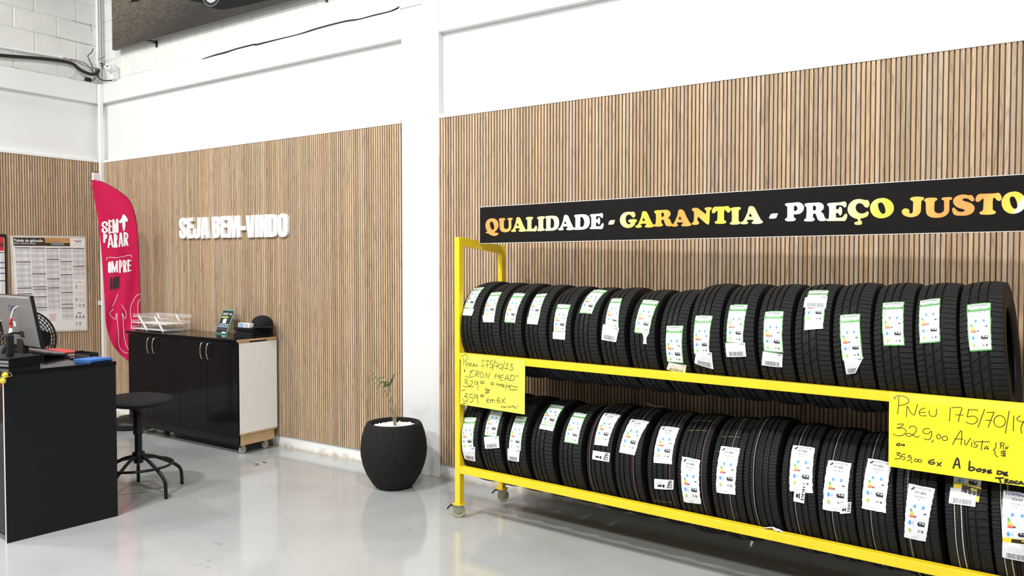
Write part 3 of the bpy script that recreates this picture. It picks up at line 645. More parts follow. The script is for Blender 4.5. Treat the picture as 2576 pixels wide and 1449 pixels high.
SLAB = {'Q':[[(0.539,0.975),(0.784,0.906),(0.941,0.737),(1.0,0.498),(0.958,0.322),(0.819,0.134),(0.678,0.034),(0.748,-0.012),(0.888,-0.016),(0.986,-0.048),(0.958,-0.136),(0.818,-0.207),(0.678,-0.227),(0.467,-0.183),(0.255,-0.073),(0.113,-0.024),(0.024,-0.007),(0.042,0.068),(0.149,0.109),(0.06,0.232),(0.0,0.413),(0.0,0.592),(0.079,0.799),(0.274,0.941)],[(0.451,0.761),(0.556,0.707),(0.637,0.54),(0.672,0.346),(0.626,0.214),(0.538,0.196),(0.415,0.31),(0.355,0.491),(0.345,0.655),(0.38,0.743)]],'U':[[(0.033,0.909),(0.082,0.951),(0.212,0.966),(0.406,0.952),(0.471,0.905),(0.465,0.846),(0.39,0.776),(0.374,0.6),(0.374,0.395),(0.406,0.276),(0.535,0.207),(0.664,0.253),(0.719,0.353),(0.719,0.587),(0.712,0.792),(0.648,0.839),(0.622,0.884),(0.664,0.94),(0.825,0.954),(0.968,0.942),(1.0,0.882),(0.968,0.825),(0.904,0.784),(0.904,0.551),(0.895,0.289),(0.808,0.116),(0.664,0.027),(0.439,0.002),(0.244,0.046),(0.114,0.168),(0.075,0.346),(0.065,0.583),(0.059,0.76),(0.0,0.836)]],'A':[[(0.485,0.974),(0.591,0.932),(0.667,0.813),(0.758,0.578),(0.849,0.373),(0.925,0.211),(1.0,0.137),(1.0,0.065),(0.955,0.023),(0.789,-0.006),(0.607,0.005),(0.516,0.037),(0.516,0.095),(0.583,0.151),(0.577,0.215),(0.485,0.235),(0.348,0.232),(0.286,0.19),(0.296,0.146),(0.348,0.101),(0.342,0.043),(0.24,0.003),(0.086,0.007),(0.0,0.054),(0.0,0.098),(0.056,0.14),(0.133,0.195),(0.225,0.396),(0.317,0.654),(0.347,0.856),(0.393,0.955)],[(0.439,0.585),(0.485,0.488),(0.531,0.408),(0.378,0.413),(0.409,0.52)]],'L':[[(0.0,0.855),(0.02,0.912),(0.138,0.951),(0.394,0.956),(0.61,0.934),(0.649,0.876),(0.61,0.806),(0.532,0.766),(0.505,0.552),(0.505,0.266),(0.552,0.173),(0.689,0.181),(0.786,0.258),(0.844,0.342),(0.922,0.36),(0.988,0.31),(1.0,0.196),(0.942,0.069),(0.864,-0.006),(0.708,-0.002),(0.356,0.012),(0.06,0.014),(0.001,0.05),(0.04,0.106),(0.127,0.147),(0.139,0.362),(0.139,0.592),(0.119,0.765),(0.04,0.796)]],'I':[[(0.0,0.864),(0.062,0.911),(0.277,0.944),(0.646,0.955),(0.921,0.938),(1.0,0.885),(0.951,0.816),(0.817,0.762),(0.8,0.55),(0.8,0.267),(0.831,0.182),(0.953,0.123),(0.953,0.067),(0.831,0.018),(0.464,-0.002),(0.125,0.009),(0.002,0.053),(0.02,0.11),(0.156,0.165),(0.186,0.391),(0.173,0.647),(0.154,0.762),(0.043,0.806)]],'D':[[(0.03,0.899),(0.077,0.947),(0.263,0.959),(0.51,0.963),(0.725,0.939),(0.878,0.863),(0.969,0.72),(1.0,0.523),(0.985,0.329),(0.894,0.15),(0.742,0.043),(0.542,0.002),(0.295,0.001),(0.078,0.002),(0.0,0.038),(0.009,0.094),(0.093,0.148),(0.102,0.36),(0.102,0.614),(0.092,0.783),(0.046,0.827)],[(0.418,0.784),(0.495,0.789),(0.587,0.721),(0.649,0.565),(0.655,0.396),(0.619,0.243),(0.527,0.171),(0.434,0.179),(0.403,0.237),(0.409,0.518)]],'E':[[(0.029,0.837),(0.039,0.904),(0.141,0.94),(0.397,0.944),(0.651,0.947),(0.809,0.981),(0.903,0.964),(0.96,0.868),(0.951,0.734),(0.904,0.677),(0.841,0.698),(0.746,0.782),(0.62,0.801),(0.493,0.792),(0.461,0.739),(0.462,0.632),(0.541,0.588),(0.589,0.627),(0.62,0.706),(0.677,0.718),(0.731,0.662),(0.754,0.527),(0.742,0.366),(0.685,0.282),(0.622,0.303),(0.583,0.385),(0.51,0.422),(0.463,0.389),(0.463,0.227),(0.511,0.18),(0.654,0.173),(0.78,0.204),(0.859,0.309),(0.937,0.365),(1.0,0.318),(0.994,0.171),(0.938,0.052),(0.876,0.0),(0.655,0.006),(0.305,0.016),(0.048,0.024),(0.0,0.066),(0.016,0.106),(0.106,0.157),(0.127,0.36),(0.127,0.576),(0.11,0.752)]],'G':[[(0.511,0.983),(0.644,0.96),(0.744,0.972),(0.826,0.955),(0.893,0.861),(0.903,0.73),(0.861,0.641),(0.795,0.621),(0.712,0.673),(0.629,0.775),(0.512,0.813),(0.395,0.752),(0.346,0.623),(0.347,0.459),(0.397,0.326),(0.498,0.231),(0.598,0.237),(0.624,0.302),(0.564,0.346),(0.497,0.404),(0.513,0.486),(0.613,0.521),(0.779,0.53),(0.944,0.507),(1.0,0.45),(0.984,0.369),(0.918,0.323),(0.879,0.211),(0.781,0.1),(0.615,0.024),(0.415,0.014),(0.197,0.104),(0.062,0.257),(0.0,0.44),(0.016,0.654),(0.11,0.831),(0.277,0.948)]],'R':[[(0.021,0.92),(0.059,0.973),(0.202,0.991),(0.455,0.989),(0.658,0.992),(0.799,0.931),(0.872,0.817),(0.869,0.675),(0.801,0.567),(0.739,0.523),(0.818,0.462),(0.88,0.359),(0.912,0.247),(0.944,0.183),(0.997,0.149),(1.0,0.086),(0.929,0.035),(0.789,0.03),(0.664,0.066),(0.601,0.164),(0.553,0.324),(0.505,0.421),(0.442,0.44),(0.405,0.377),(0.405,0.25),(0.434,0.201),(0.485,0.152),(0.466,0.083),(0.365,0.035),(0.175,0.035),(0.032,0.056),(0.0,0.112),(0.032,0.162),(0.095,0.214),(0.11,0.389),(0.115,0.612),(0.102,0.773),(0.044,0.839)],[(0.408,0.822),(0.471,0.842),(0.525,0.785),(0.538,0.69),(0.504,0.602),(0.432,0.593),(0.4,0.632),(0.399,0.759)]],'N':[[(0.0,0.922),(0.033,0.998),(0.144,1.023),(0.283,1.009),(0.394,0.917),(0.56,0.77),(0.684,0.657),(0.719,0.671),(0.724,0.793),(0.702,0.855),(0.655,0.904),(0.646,0.965),(0.695,1.009),(0.831,1.023),(0.967,1.009),(1.0,0.947),(0.973,0.881),(0.914,0.829),(0.902,0.647),(0.896,0.372),(0.878,0.144),(0.851,0.068),(0.797,0.061),(0.701,0.129),(0.536,0.296),(0.369,0.472),(0.328,0.511),(0.295,0.46),(0.287,0.337),(0.302,0.275),(0.363,0.21),(0.366,0.133),(0.303,0.074),(0.15,0.058),(0.025,0.085),(0.005,0.147),(0.044,0.208),(0.099,0.268),(0.111,0.499),(0.11,0.716),(0.09,0.825),(0.034,0.859)]],'T':[[(0.0,0.809),(0.045,0.944),(0.137,1.025),(0.291,1.03),(0.535,1.024),(0.748,1.026),(0.838,1.042),(0.914,1.018),(0.984,0.9),(1.0,0.764),(0.962,0.691),(0.886,0.673),(0.811,0.728),(0.749,0.815),(0.704,0.823),(0.674,0.779),(0.666,0.613),(0.668,0.372),(0.678,0.281),(0.754,0.218),(0.791,0.162),(0.755,0.103),(0.634,0.071),(0.421,0.069),(0.237,0.085),(0.169,0.132),(0.168,0.193),(0.236,0.23),(0.297,0.295),(0.31,0.507),(0.315,0.719),(0.299,0.811),(0.262,0.797),(0.171,0.701),(0.078,0.668),(0.01,0.708)]],'P':[[(0.0,0.951),(0.026,1.009),(0.119,1.036),(0.357,1.038),(0.567,1.053),(0.75,1.044),(0.894,0.974),(0.986,0.855),(1.0,0.726),(0.95,0.588),(0.834,0.478),(0.678,0.433),(0.521,0.434),(0.474,0.415),(0.47,0.325),(0.497,0.26),(0.563,0.219),(0.577,0.154),(0.512,0.097),(0.341,0.072),(0.156,0.079),(0.035,0.121),(0.008,0.187),(0.048,0.237),(0.121,0.286),(0.13,0.493),(0.128,0.7),(0.121,0.842),(0.054,0.897)],[(0.485,0.87),(0.556,0.882),(0.627,0.832),(0.662,0.741),(0.637,0.652),(0.572,0.609),(0.506,0.612),(0.479,0.646),(0.478,0.813)]],'Ç':[[(0.531,1.066),(0.658,1.046),(0.785,0.999),(0.893,1.003),(0.966,0.928),(1.0,0.811),(0.978,0.697),(0.916,0.632),(0.844,0.63),(0.771,0.687),(0.697,0.787),(0.606,0.845),(0.515,0.858),(0.424,0.81),(0.371,0.686),(0.391,0.53),(0.466,0.42),(0.576,0.352),(0.703,0.339),(0.811,0.373),(0.865,0.423),(0.919,0.43),(0.97,0.37),(0.956,0.284),(0.886,0.181),(0.76,0.128),(0.579,0.073),(0.617,-0.002),(0.668,-0.081),(0.664,-0.168),(0.601,-0.214),(0.474,-0.219),(0.354,-0.196),(0.317,-0.137),(0.335,-0.089),(0.399,-0.062),(0.481,-0.045),(0.485,0.003),(0.443,0.078),(0.286,0.136),(0.119,0.269),(0.015,0.449),(0.0,0.625),(0.048,0.799),(0.166,0.949),(0.33,1.047)]],'O':[[(0.53,1.063),(0.678,1.03),(0.826,0.937),(0.941,0.798),(1.0,0.606),(0.994,0.437),(0.931,0.288),(0.803,0.161),(0.64,0.088),(0.476,0.07),(0.31,0.102),(0.143,0.218),(0.041,0.385),(0.0,0.579),(0.028,0.76),(0.134,0.927),(0.299,1.032)],[(0.442,0.847),(0.516,0.82),(0.583,0.722),(0.634,0.567),(0.656,0.433),(0.637,0.33),(0.572,0.285),(0.489,0.317),(0.405,0.445),(0.354,0.6),(0.336,0.734),(0.368,0.819)]],'J':[[(0.369,0.933),(0.393,0.995),(0.476,1.033),(0.662,1.049),(0.869,1.028),(0.983,0.998),(1.0,0.935),(0.974,0.884),(0.893,0.825),(0.878,0.691),(0.873,0.483),(0.859,0.327),(0.779,0.194),(0.635,0.106),(0.428,0.071),(0.218,0.11),(0.069,0.199),(0.0,0.307),(0.003,0.413),(0.086,0.49),(0.191,0.504),(0.296,0.464),(0.35,0.378),(0.337,0.295),(0.394,0.25),(0.466,0.269),(0.507,0.351),(0.508,0.539),(0.512,0.728),(0.5,0.833),(0.437,0.867)]],'S':[[(0.524,1.037),(0.665,1.009),(0.735,0.992),(0.827,1.006),(0.909,0.944),(0.973,0.836),(0.97,0.742),(0.913,0.705),(0.843,0.725),(0.738,0.811),(0.621,0.856),(0.504,0.852),(0.458,0.808),(0.494,0.752),(0.623,0.706),(0.787,0.645),(0.904,0.57),(0.986,0.461),(1.0,0.344),(0.945,0.218),(0.819,0.117),(0.634,0.065),(0.401,0.061),(0.165,0.088),(0.057,0.168),(0.0,0.312),(0.005,0.418),(0.064,0.452),(0.124,0.414),(0.22,0.304),(0.351,0.24),(0.491,0.246),(0.565,0.291),(0.548,0.338),(0.442,0.378),(0.253,0.444),(0.122,0.544),(0.036,0.689),(0.046,0.831),(0.15,0.956),(0.337,1.03)]],'-':[[(0.0,0.289),(0.111,0.426),(0.301,0.513),(0.873,0.522),(1.0,0.502),(0.875,0.355),(0.749,0.266),(0.112,0.251)]]}
WELCOME = [[[(1.4186,1.9891),(1.4573,1.98),(1.4757,1.9511),(1.4777,1.9242),(1.4303,1.924),(1.4221,1.9475),(1.4118,1.9504),(1.4045,1.9377),(1.417,1.9114),(1.4553,1.8794),(1.4736,1.8479),(1.4712,1.817),(1.4493,1.7993),(1.4145,1.7922),(1.3799,1.7991),(1.3601,1.8166),(1.3564,1.8454),(1.3577,1.8688),(1.4031,1.8692),(1.4041,1.8339),(1.4152,1.8259),(1.4224,1.8361),(1.4158,1.8544),(1.3773,1.8865),(1.3578,1.913),(1.3568,1.9495),(1.3705,1.9777)]],[[(1.479,1.9845),(1.5728,1.9855),(1.5746,1.9506),(1.527,1.9495),(1.5265,1.9213),(1.5741,1.9215),(1.5733,1.8841),(1.5257,1.8843),(1.5246,1.8288),(1.5739,1.8293),(1.5732,1.7934),(1.4776,1.7921)]],[[(1.636,1.9829),(1.6902,1.9826),(1.6874,1.838),(1.6811,1.8127),(1.6616,1.7953),(1.628,1.7893),(1.5944,1.7951),(1.5736,1.8124),(1.5699,1.8406),(1.5707,1.8816),(1.6155,1.8815),(1.6163,1.837),(1.6245,1.8251),(1.633,1.8316)]],[[(1.7093,1.9819),(1.7893,1.9818),(1.8127,1.791),(1.7651,1.7898),(1.7591,1.8213),(1.7393,1.8207),(1.7338,1.7889),(1.689,1.7897)],[(1.7466,1.8973),(1.7539,1.8466),(1.7398,1.847)]],[[(1.8569,1.982),(1.931,1.982),(1.9628,1.971),(1.9744,1.9508),(1.9737,1.916),(1.9574,1.8942),(1.973,1.8764),(1.9748,1.8416),(1.9679,1.8119),(1.9477,1.7949),(1.9155,1.789),(1.8614,1.788)],[(1.9047,1.9455),(1.9183,1.9426),(1.9219,1.9225),(1.9136,1.9078),(1.9039,1.9056)],[(1.9065,1.8706),(1.9193,1.8653),(1.9229,1.8427),(1.9162,1.8269),(1.9057,1.8242)]],[[(1.9789,1.9829),(2.072,1.9821),(2.0714,1.9452),(2.0258,1.9452),(2.0252,1.9146),(2.0685,1.9143),(2.0679,1.8788),(2.0246,1.879),(2.0237,1.8246),(2.0693,1.8246),(2.0703,1.7901),(1.9818,1.7893)]],[[(2.0767,1.982),(2.1514,1.9809),(2.1654,1.8958),(2.1807,1.9808),(2.2526,1.9793),(2.2541,1.789),(2.206,1.7889),(2.2,1.8949),(2.1806,1.788),(2.1404,1.7887),(2.1189,1.8971),(2.1233,1.7881),(2.0765,1.7875)]],[[(2.2579,1.886),(2.329,1.8865),(2.3285,1.8503),(2.2589,1.8496)]],[[(2.3282,1.9767),(2.3791,1.9773),(2.3891,1.8512),(2.4029,1.977),(2.4473,1.9764),(2.4318,1.7855),(2.3574,1.7846)]],[[(2.4547,1.9776),(2.506,1.9777),(2.5053,1.7856),(2.454,1.7851)]],[[(2.5118,1.9774),(2.5612,1.9771),(2.5795,1.8938),(2.5829,1.9773),(2.6217,1.9773),(2.6189,1.7843),(2.5743,1.7842),(2.5554,1.8756),(2.5562,1.7846),(2.5126,1.7854)]],[[(2.626,1.9772),(2.6843,1.9765),(2.7196,1.9692),(2.7404,1.9521),(2.7435,1.9171),(2.7422,1.8239),(2.7349,1.8007),(2.7101,1.7872),(2.6675,1.7833),(2.6247,1.7842)],[(2.6711,1.9418),(2.6838,1.9377),(2.6892,1.9188),(2.6881,1.8345),(2.6822,1.8229),(2.6694,1.8209)]],[[(2.8106,1.979),(2.8451,1.9717),(2.8669,1.9548),(2.8734,1.9269),(2.8722,1.8301),(2.8636,1.8026),(2.8392,1.7846),(2.808,1.7797),(2.7767,1.7859),(2.756,1.8026),(2.7493,1.8284),(2.7485,1.9216),(2.758,1.9539),(2.7792,1.9741)],[(2.8066,1.943),(2.8155,1.9334),(2.8167,1.9148),(2.8157,1.8407),(2.812,1.8246),(2.805,1.8187),(2.7961,1.8273),(2.7936,1.8506),(2.7945,1.9202),(2.7983,1.9386)]]]

# ------------------------------------------------------------ the setting
def xz(y):
    return lambda u, v, h=0: (u, y - h, v)

XR = 11.5        # the room runs on to the right of the photograph
YF = -12.0
PT = 2.600       # top of the slatted panelling
PB = 0.100       # its foot
b = MB()
b.box((-0.3, YF, -0.2), (XR + 0.3, 0.3, 0.0), 'floor')
structure(b.build('floor'), 'polished pale grey floor')
b = MB()
b.box((-0.3, YF, 6.0), (XR + 0.3, 0.3, 6.2), 'ceiling_grey')
structure(b.build('ceiling'), 'grey ceiling high above the shop floor')

def bricks(b, fn, u0, u1, z0, z1, first, alt):
    """painted concrete blocks, 40 cm by 20 cm, on a mortar ground"""
    row = 0
    z = z0
    while z < z1 - 0.01:
        off = first if row % 2 == 0 else alt
        k0 = int((u0 - off) / 0.4005) - 1
        while True:
            a = off + k0 * 0.4005
            k0 += 1
            if a > u1:
                break
            lo, hi = max(a + 0.006, u0), min(a + 0.3945, u1)
            if hi - lo < 0.02:
                continue
            zz0, zz1 = z + 0.004, min(z + 0.1965, z1)
            d = 0.004
            o = [(lo, zz0), (hi, zz0), (hi, zz1), (lo, zz1)]
            i = [(lo + d, zz0 + d), (hi - d, zz0 + d), (hi - d, zz1 - d), (lo + d, zz1 - d)]
            ht = 0.0032 + 0.0016 * random.random()
            V = [fn(p[0], p[1], 0.0) for p in o] + [fn(p[0], p[1], ht) for p in i]
            b.add(V, [(4, 5, 6, 7), (0, 1, 5, 4), (1, 2, 6, 5), (2, 3, 7, 6), (3, 0, 4, 7)], 'brick_paint')
        z += 0.2005
        row += 1

b = MB()
b.box((-0.3, 0.045, 0), (XR, 0.3, 6.0), 'white_paint')
b.box((0.0, 0.036, 3.412), (4.115, 0.05, 6.0), 'mortar_paint')
bricks(b, xz(0.036), 0.0, 4.115, 3.244, 4.3, 0.36, 0.516)
structure(b.build('wall_back'), 'white wall behind the tire rack, painted block above the beam')
b = MB()
b.box((-0.3, YF, 0), (-0.045, 0.3, 6.0), 'white_paint')
b.box((-0.05, -6.0, 3.412), (-0.036, 0.036, 6.0), 'mortar_paint')
bricks(b, lambda u, v, h=0: (-0.036 + h, -u, v), 0.0, 6.0, 3.394, 4.5, 0.01, 0.22)
lf = lambda u, v, h=0: (-0.036 + h, -u, v)
random.seed(21)
for u0, u1, z in ((0.07, 0.30, 3.797), (0.07, 0.26, 3.998), (0.30, 0.42, 3.800)):
    n = 14
    b.ribbon([(u0 + (u1 - u0) * i / n, z + 0.004 * random.uniform(-1, 1)) for i in range(n + 1)], [0.0012 + 0.0022 * random.random() for _ in range(n + 1)], lf, 0.0056, 'grime')
b.ribbon([(0.070, 4.03), (0.078, 3.985), (0.068, 3.94), (0.072, 3.915)], [0.001, 0.005, 0.003, 0.001], lf, 0.0056, 'grime')
structure(b.build('wall_left'), 'white block wall on the left')
b = MB()
b.box((XR, YF, 0), (XR + 0.3, 0.3, 6.0), 'far_wall')
structure(b.build('wall_right'), 'grey wall to the right')
b = MB()
b.box((-0.3, YF - 0.3, 0), (2.5, YF, 6.0), 'far_wall')
b.box((9.0, YF - 0.3, 0), (XR + 0.3, YF, 6.0), 'far_wall')
b.box((2.5, YF - 0.3, 4.2), (9.0, YF, 6.0), 'far_wall')
structure(b.build('wall_front'), 'front wall with the open shop door')

# concrete beams, pillar, ledges
PX0, PX1 = 4.117, 4.472
b = MB()
V = [(-0.045, 0.0, 3.212), (PX0, 0.0, 3.222), (PX0, 0.06, 3.222), (-0.045, 0.06, 3.212), (-0.045, 0.0, 3.411), (PX0, 0.0, 3.442), (PX0, 0.06, 3.442), (-0.045, 0.06, 3.411)]
b.add(V, [(3, 2, 1, 0), (4, 5, 6, 7), (0, 1, 5, 4), (1, 2, 6, 5), (2, 3, 7, 6), (3, 0, 4, 7)], 'white_paint')
structure(b.build('trim_1', bevel=0.004), 'white beam on the back wall left of the pillar')
b = MB()
b.box((PX1, -0.0, 3.215), (XR, 0.06, 6.0), 'white_paint')
structure(b.build('trim_2', bevel=0.004), 'white beam on the back wall right of the pillar')
b = MB()
b.box((PX0, -0.004, 0), (PX1, 0.06, 6.0), 'white_paint')
structure(b.build('trim_3', bevel=0.005), 'white square pillar between the two slatted walls')
b = MB()
b.box((-0.06, -6.0, 3.205), (0.0, 0.0, 3.412), 'white_paint')
for k in range(9):
    y0 = 0.03 + 0.105 * k
    n = 8
    b.ribbon([(y0 + 0.09 * i / n, 3.409 + 0.0025 * random.uniform(-1, 1)) for i in range(n + 1)], [0.0008 + 0.004 * random.random() ** 2 for _ in range(n + 1)], lambda u, v, h=0: (h, -u, v), 0.0006, 'grime')
structure(b.build('trim_4', bevel=0.004), 'white beam on the left wall')
b = MB()
b.box((PX0 - 0.012, 0.0, 3.440), (PX0 + 0.20, -0.012, 3.452), 'white_paint')
b.box((PX0 - 0.004, -0.004, 3.452), (PX1 - 0.16, -0.010, 3.50), 'white_paint')
structure(b.build('trim_13'), 'thin white ledge at the head of the pillar')

# slatted wood panelling: real ribs and grooves
def slats(name, label, fn, u0, u1, seam=None):
    b = MB()
    g, d = 0.0058, 0.009
    k = int(math.floor(u0 / PITCH))
    while k * PITCH < u1:
        a = max(k * PITCH, u0)
        e = min((k + 1) * PITCH - g, u1)
        n = min((k + 1) * PITCH, u1)
        if e - a > 0.001:
            c = 0.0012
            V = []
            for u, h in ((a, 0), (a, d - c), (a + c, d), (e - c, d), (e, d - c), (e, 0)):
                V += [fn(u, PB, h), fn(u, PT, h)]
            b.add(V, [(2, 4, 5, 3), (4, 6, 7, 5), (6, 8, 9, 7)], 'wood')
            b.add(V, [(0, 2, 3, 1), (8, 10, 11, 9)], 'groove')
        if n > e:
            b.add([fn(e, PB, 0), fn(n, PB, 0), fn(n, PT, 0), fn(e, PT, 0)], [(0, 1, 2, 3)], 'groove')
        k += 1
    if seam:
        b.add([fn(seam, PB, d * 0.6), fn(seam + 0.004, PB, d * 0.6), fn(seam + 0.004, PT, d * 0.6), fn(seam, PT, d * 0.6)], [(0, 1, 2, 3)], 'black_gap')
    # solid backing board, top and bottom edges
    b.box_pts = None
    V = [fn(u, z, h) for h in (0, -0.03) for z in (PB, PT) for u in (u0, u1)]
    b.add(V, [(4, 5, 7, 6), (0, 1, 5, 4), (2, 3, 7, 6), (0, 2, 6, 4), (1, 3, 7, 5)], 'groove')
    return structure(b.build(name), label)

slats('trim_5', 'brown slatted panelling behind the cabinet', lambda u, v, h=0: (u, 0.008 - h, v), 0.03, PX0 - 0.006)
slats('trim_6', 'brown slatted panelling behind the tire rack', lambda u, v, h=0: (u, 0.008 - h, v), PX1 + 0.002, 10.2, seam=round(7.905 / PITCH) * PITCH - 0.004)
slats('trim_7', 'brown slatted panelling on the left wall', lambda u, v, h=0: (-0.008 + h, -u, v), 0.02, 6.0)

# white strips along the panel heads, baseboards
for nm, lb, x0, x1 in (('trim_8', 'white strip along the panel head behind the cabinet', 0.03, PX0 - 0.006), ('trim_9', 'white strip along the panel head behind the rack', PX1, 10.2)):
    b = MB()
    b.box((x0, -0.006, PT), (x1, 0.045, PT + 0.026), 'white_trim')
    structure(b.build(nm, bevel=0.002), lb)
b = MB()
b.box((-0.045, -6.0, PT), (0.006, -0.02, PT + 0.026), 'white_trim')
structure(b.build('trim_10', bevel=0.002), 'white strip along the panel head on the left wall')

def dirty_white():
    m = bpy.data.materials.new('stained_white')
    m.use_nodes = True
    N, L = nt(m)
    bs = N['Principled BSDF']
    bs.inputs['Roughness'].default_value = 0.65
    tc = N.new('ShaderNodeTexCoord')
    nz = N.new('ShaderNodeTexNoise')
    nz.inputs['Scale'].default_value = 14
    nz.inputs['Detail'].default_value = 7
    L.new(tc.outputs['Object'], nz.inputs['Vector'])
    sp = N.new('ShaderNodeSeparateXYZ')
    L.new(tc.outputs['Object'], sp.inputs[0])
    mr = N.new('ShaderNodeMapRange')
    mr.inputs['From Min'].default_value = 0.0
    mr.inputs['From Max'].default_value = 0.07
    mr.inputs['To Min'].default_value = 0.32
    mr.inputs['To Max'].default_value = -0.25
    L.new(sp.outputs['Z'], mr.inputs['Value'])
    ad = N.new('ShaderNodeMath')
    ad.operation = 'ADD'
    L.new(mr.outputs[0], ad.inputs[0])
    L.new(nz.outputs['Fac'], ad.inputs[1])
    rp = N.new('ShaderNodeValToRGB')
    e = rp.color_ramp.elements
    e[0].position, e[0].color = 0.50, (0.82, 0.83, 0.82, 1)
    e[1].position, e[1].color = 0.85, (0.52, 0.44, 0.31, 1)
    L.new(ad.outputs[0], rp.inputs['Fac'])
    L.new(rp.outputs['Color'], bs.inputs['Base Color'])
    return m
M['stained_white'] = dirty_white()
for nm, lb, x0, x1 in (('baseboard_back', 'stained white baseboard under the back panelling', 0.0, PX0 - 0.003), ('baseboard_right', 'stained white baseboard under the panelling behind the rack', PX1 + 0.003, 10.2)):
    b = MB()
    n = 90
    lo, hi = [], []
    for i in range(n + 1):
        x = x0 + (x1 - x0) * i / n
        w = 0.006 * noise.noise((x * 3.0, 2, 0)) + 0.003 * noise.noise((x * 13.0, 5, 0))
        lo.append((x, 0.004 + w, 0.0))
        hi.append((x, 0.016 + w * 0.4, 0.0985))
    V = lo + hi + [(p[0], 0.045, p[2]) for p in hi]
    m = n + 1
    b.add(V, [(i, i + 1, m + i + 1, m + i) for i in range(n)] + [(m + i, m + i + 1, 2 * m + i + 1, 2 * m + i) for i in range(n)], 'stained_white')
    structure(b.build(nm, smooth=40), lb)
b = MB()
b.box((-0.045, -6.0, 0.0), (-0.012, 0.0, 0.0985), 'stained_white')
structure(b.build('baseboard_left'), 'stained white baseboard on the left wall')

# white cable duct up the corner
b = MB()
b.box((0.008, -0.038, 0.0), (0.046, -0.001, 3.40), 'white_trim')
b.box((0.014, -0.043, 0.0), (0.040, -0.037, 3.40), 'white_trim')
structure(b.build('trim_11', bevel=0.003), 'white cable duct standing in the room corner')
b = MB()
b.box((-0.03, -0.028, 3.62), (0.012, 0.03, 5.9), 'white_trim')
b.tube([(0.028, -0.012, 3.60), (0.028, -0.012, 5.9)], 0.012, 'steel_grey', 10)
structure(b.build('trim_12'), 'white duct and thin grey pipe rising in the corner above the beam')

# ------------------------------------------------------------ things in the upper corner
def cable(name, label, pts, r, key, n=7, sub=5):
    b = MB()
    b.tube(spline(pts, sub), r, key, n)
    return tag(b.build(name, smooth=60), label, 'cable')

cable('cable', 'thick black cable bundle running along the left wall to the corner above the beam',
      [(0.005, -1.5, 3.44), (0.005, -0.96, 3.495), (0.005, -0.61, 3.542), (0.008, -0.39, 3.562), (0.012, -0.29, 3.558), (0.03, -0.235, 3.515), (0.05, -0.165, 3.484), (0.06, -0.10, 3.482), (0.05, -0.055, 3.520), (0.045, -0.045, 3.552)], 0.0165, 'cable_black', 9)
b = MB()
b.cyl((-0.012, -1.6, 3.553), (-0.012, -0.385, 3.602), 0.013, 'white_trim', 12)
b.cyl((-0.012, -0.40, 3.602), (-0.012, -0.372, 3.603), 0.018, 'white_trim', 12)
tag(b.build('conduit_pipe', smooth=40), 'white conduit pipe on the left wall just above the black cable bundle', 'pipe')
cable('cable', 'thin brown wire from the conduit end to the corner junction box', [(-0.01, -0.372, 3.603), (0.01, -0.25, 3.585), (0.02, -0.15, 3.560), (0.035, -0.08, 3.555), (0.045, -0.055, 3.57)], 0.0035, 'cable_brown')
cable('cable', 'thin black wire sticking straight up beside the corner junction box', [(0.03, -0.10, 3.49), (0.03, -0.10, 3.57), (0.02, -0.125, 3.63), (0.015, -0.135, 3.67), (0.02, -0.10, 3.71), (0.02, -0.082, 3.755)], 0.004, 'cable_black')
cable('cable', 'thin black wire looping down from the junction box onto the back beam', [(0.05, -0.055, 3.50), (0.06, -0.05, 3.455), (0.09, -0.03, 3.435), (0.15, -0.015, 3.424), (0.215, -0.006, 3.421), (0.226, -0.004, 3.445)], 0.006, 'cable_black')
cable('cable', 'thin white wire hanging in a curve below the black cable bundle', [(0.0, -0.30, 3.55), (0.01, -0.262, 3.51), (0.01, -0.285, 3.465), (0.005, -0.33, 3.432)], 0.004, 'cable_white')
cable('cable', 'short curled black wire at the corner junction box', [(0.05, -0.04, 3.60), (0.08, -0.03, 3.605), (0.11, -0.02, 3.597), (0.12, -0.015, 3.59)], 0.004, 'cable_black')
cable('cable', 'black cable lying along the top edge of the back beam', [(1.70, 0.006, 3.420), (1.90, 0.0, 3.428), (2.06, -0.004, 3.430), (2.22, -0.002, 3.438), (2.44, 0.002, 3.441), (2.47, -0.004, 3.433), (2.75, 0.003, 3.435), (3.0, 0.004, 3.436), (3.23, -0.002, 3.446), (3.54, -0.002, 3.449), (3.69, 0.004, 3.440), (3.84, 0.002, 3.443), (4.0, 0.003, 3.443), (4.10, 0.0, 3.458)], 0.0065, 'cable_black')
cable('cable', 'thin grey wire arching from the conduit over the black bundle to the corner', [(-0.015, -0.30, 3.605), (0.005, -0.23, 3.60), (0.015, -0.16, 3.585), (0.02, -0.10, 3.53), (0.035, -0.075, 3.49), (0.03, -0.09, 3.45)], 0.0032, 'cable_black')
cable('cable', 'thin black wire hanging from the junction box down to the left beam plug', [(0.045, -0.055, 3.49), (0.03, -0.065, 3.46), (0.02, -0.085, 3.435), (0.0, -0.10, 3.43)], 0.004, 'cable_black')
cable('cable', 'thin frayed brown wire pointing right from the top of the junction box', [(0.05, -0.05, 3.625), (0.075, -0.045, 3.65), (0.11, -0.035, 3.655), (0.135, -0.03, 3.672)], 0.0028, 'cable_brown')
t = thing('junction_box', 'small open white junction box in the corner where the cables meet', 'junction box', (0.04, -0.05, 3.54))
b = MB()
b.box((-0.02, -0.012, 0.0), (0.02, 0.02, 0.095), 'device_white')
b.build('box', t, bevel=0.002)
b = MB()
b.box((-0.016, -0.022, -0.025), (0.022, 0.0, 0.012), 'cable_brown')
b.build('connector', t, bevel=0.002)
b = MB()
b.box((-0.01, -0.0135, 0.04), (-0.004, -0.0118, 0.055), 'ink_black')
b.build('slot', t)

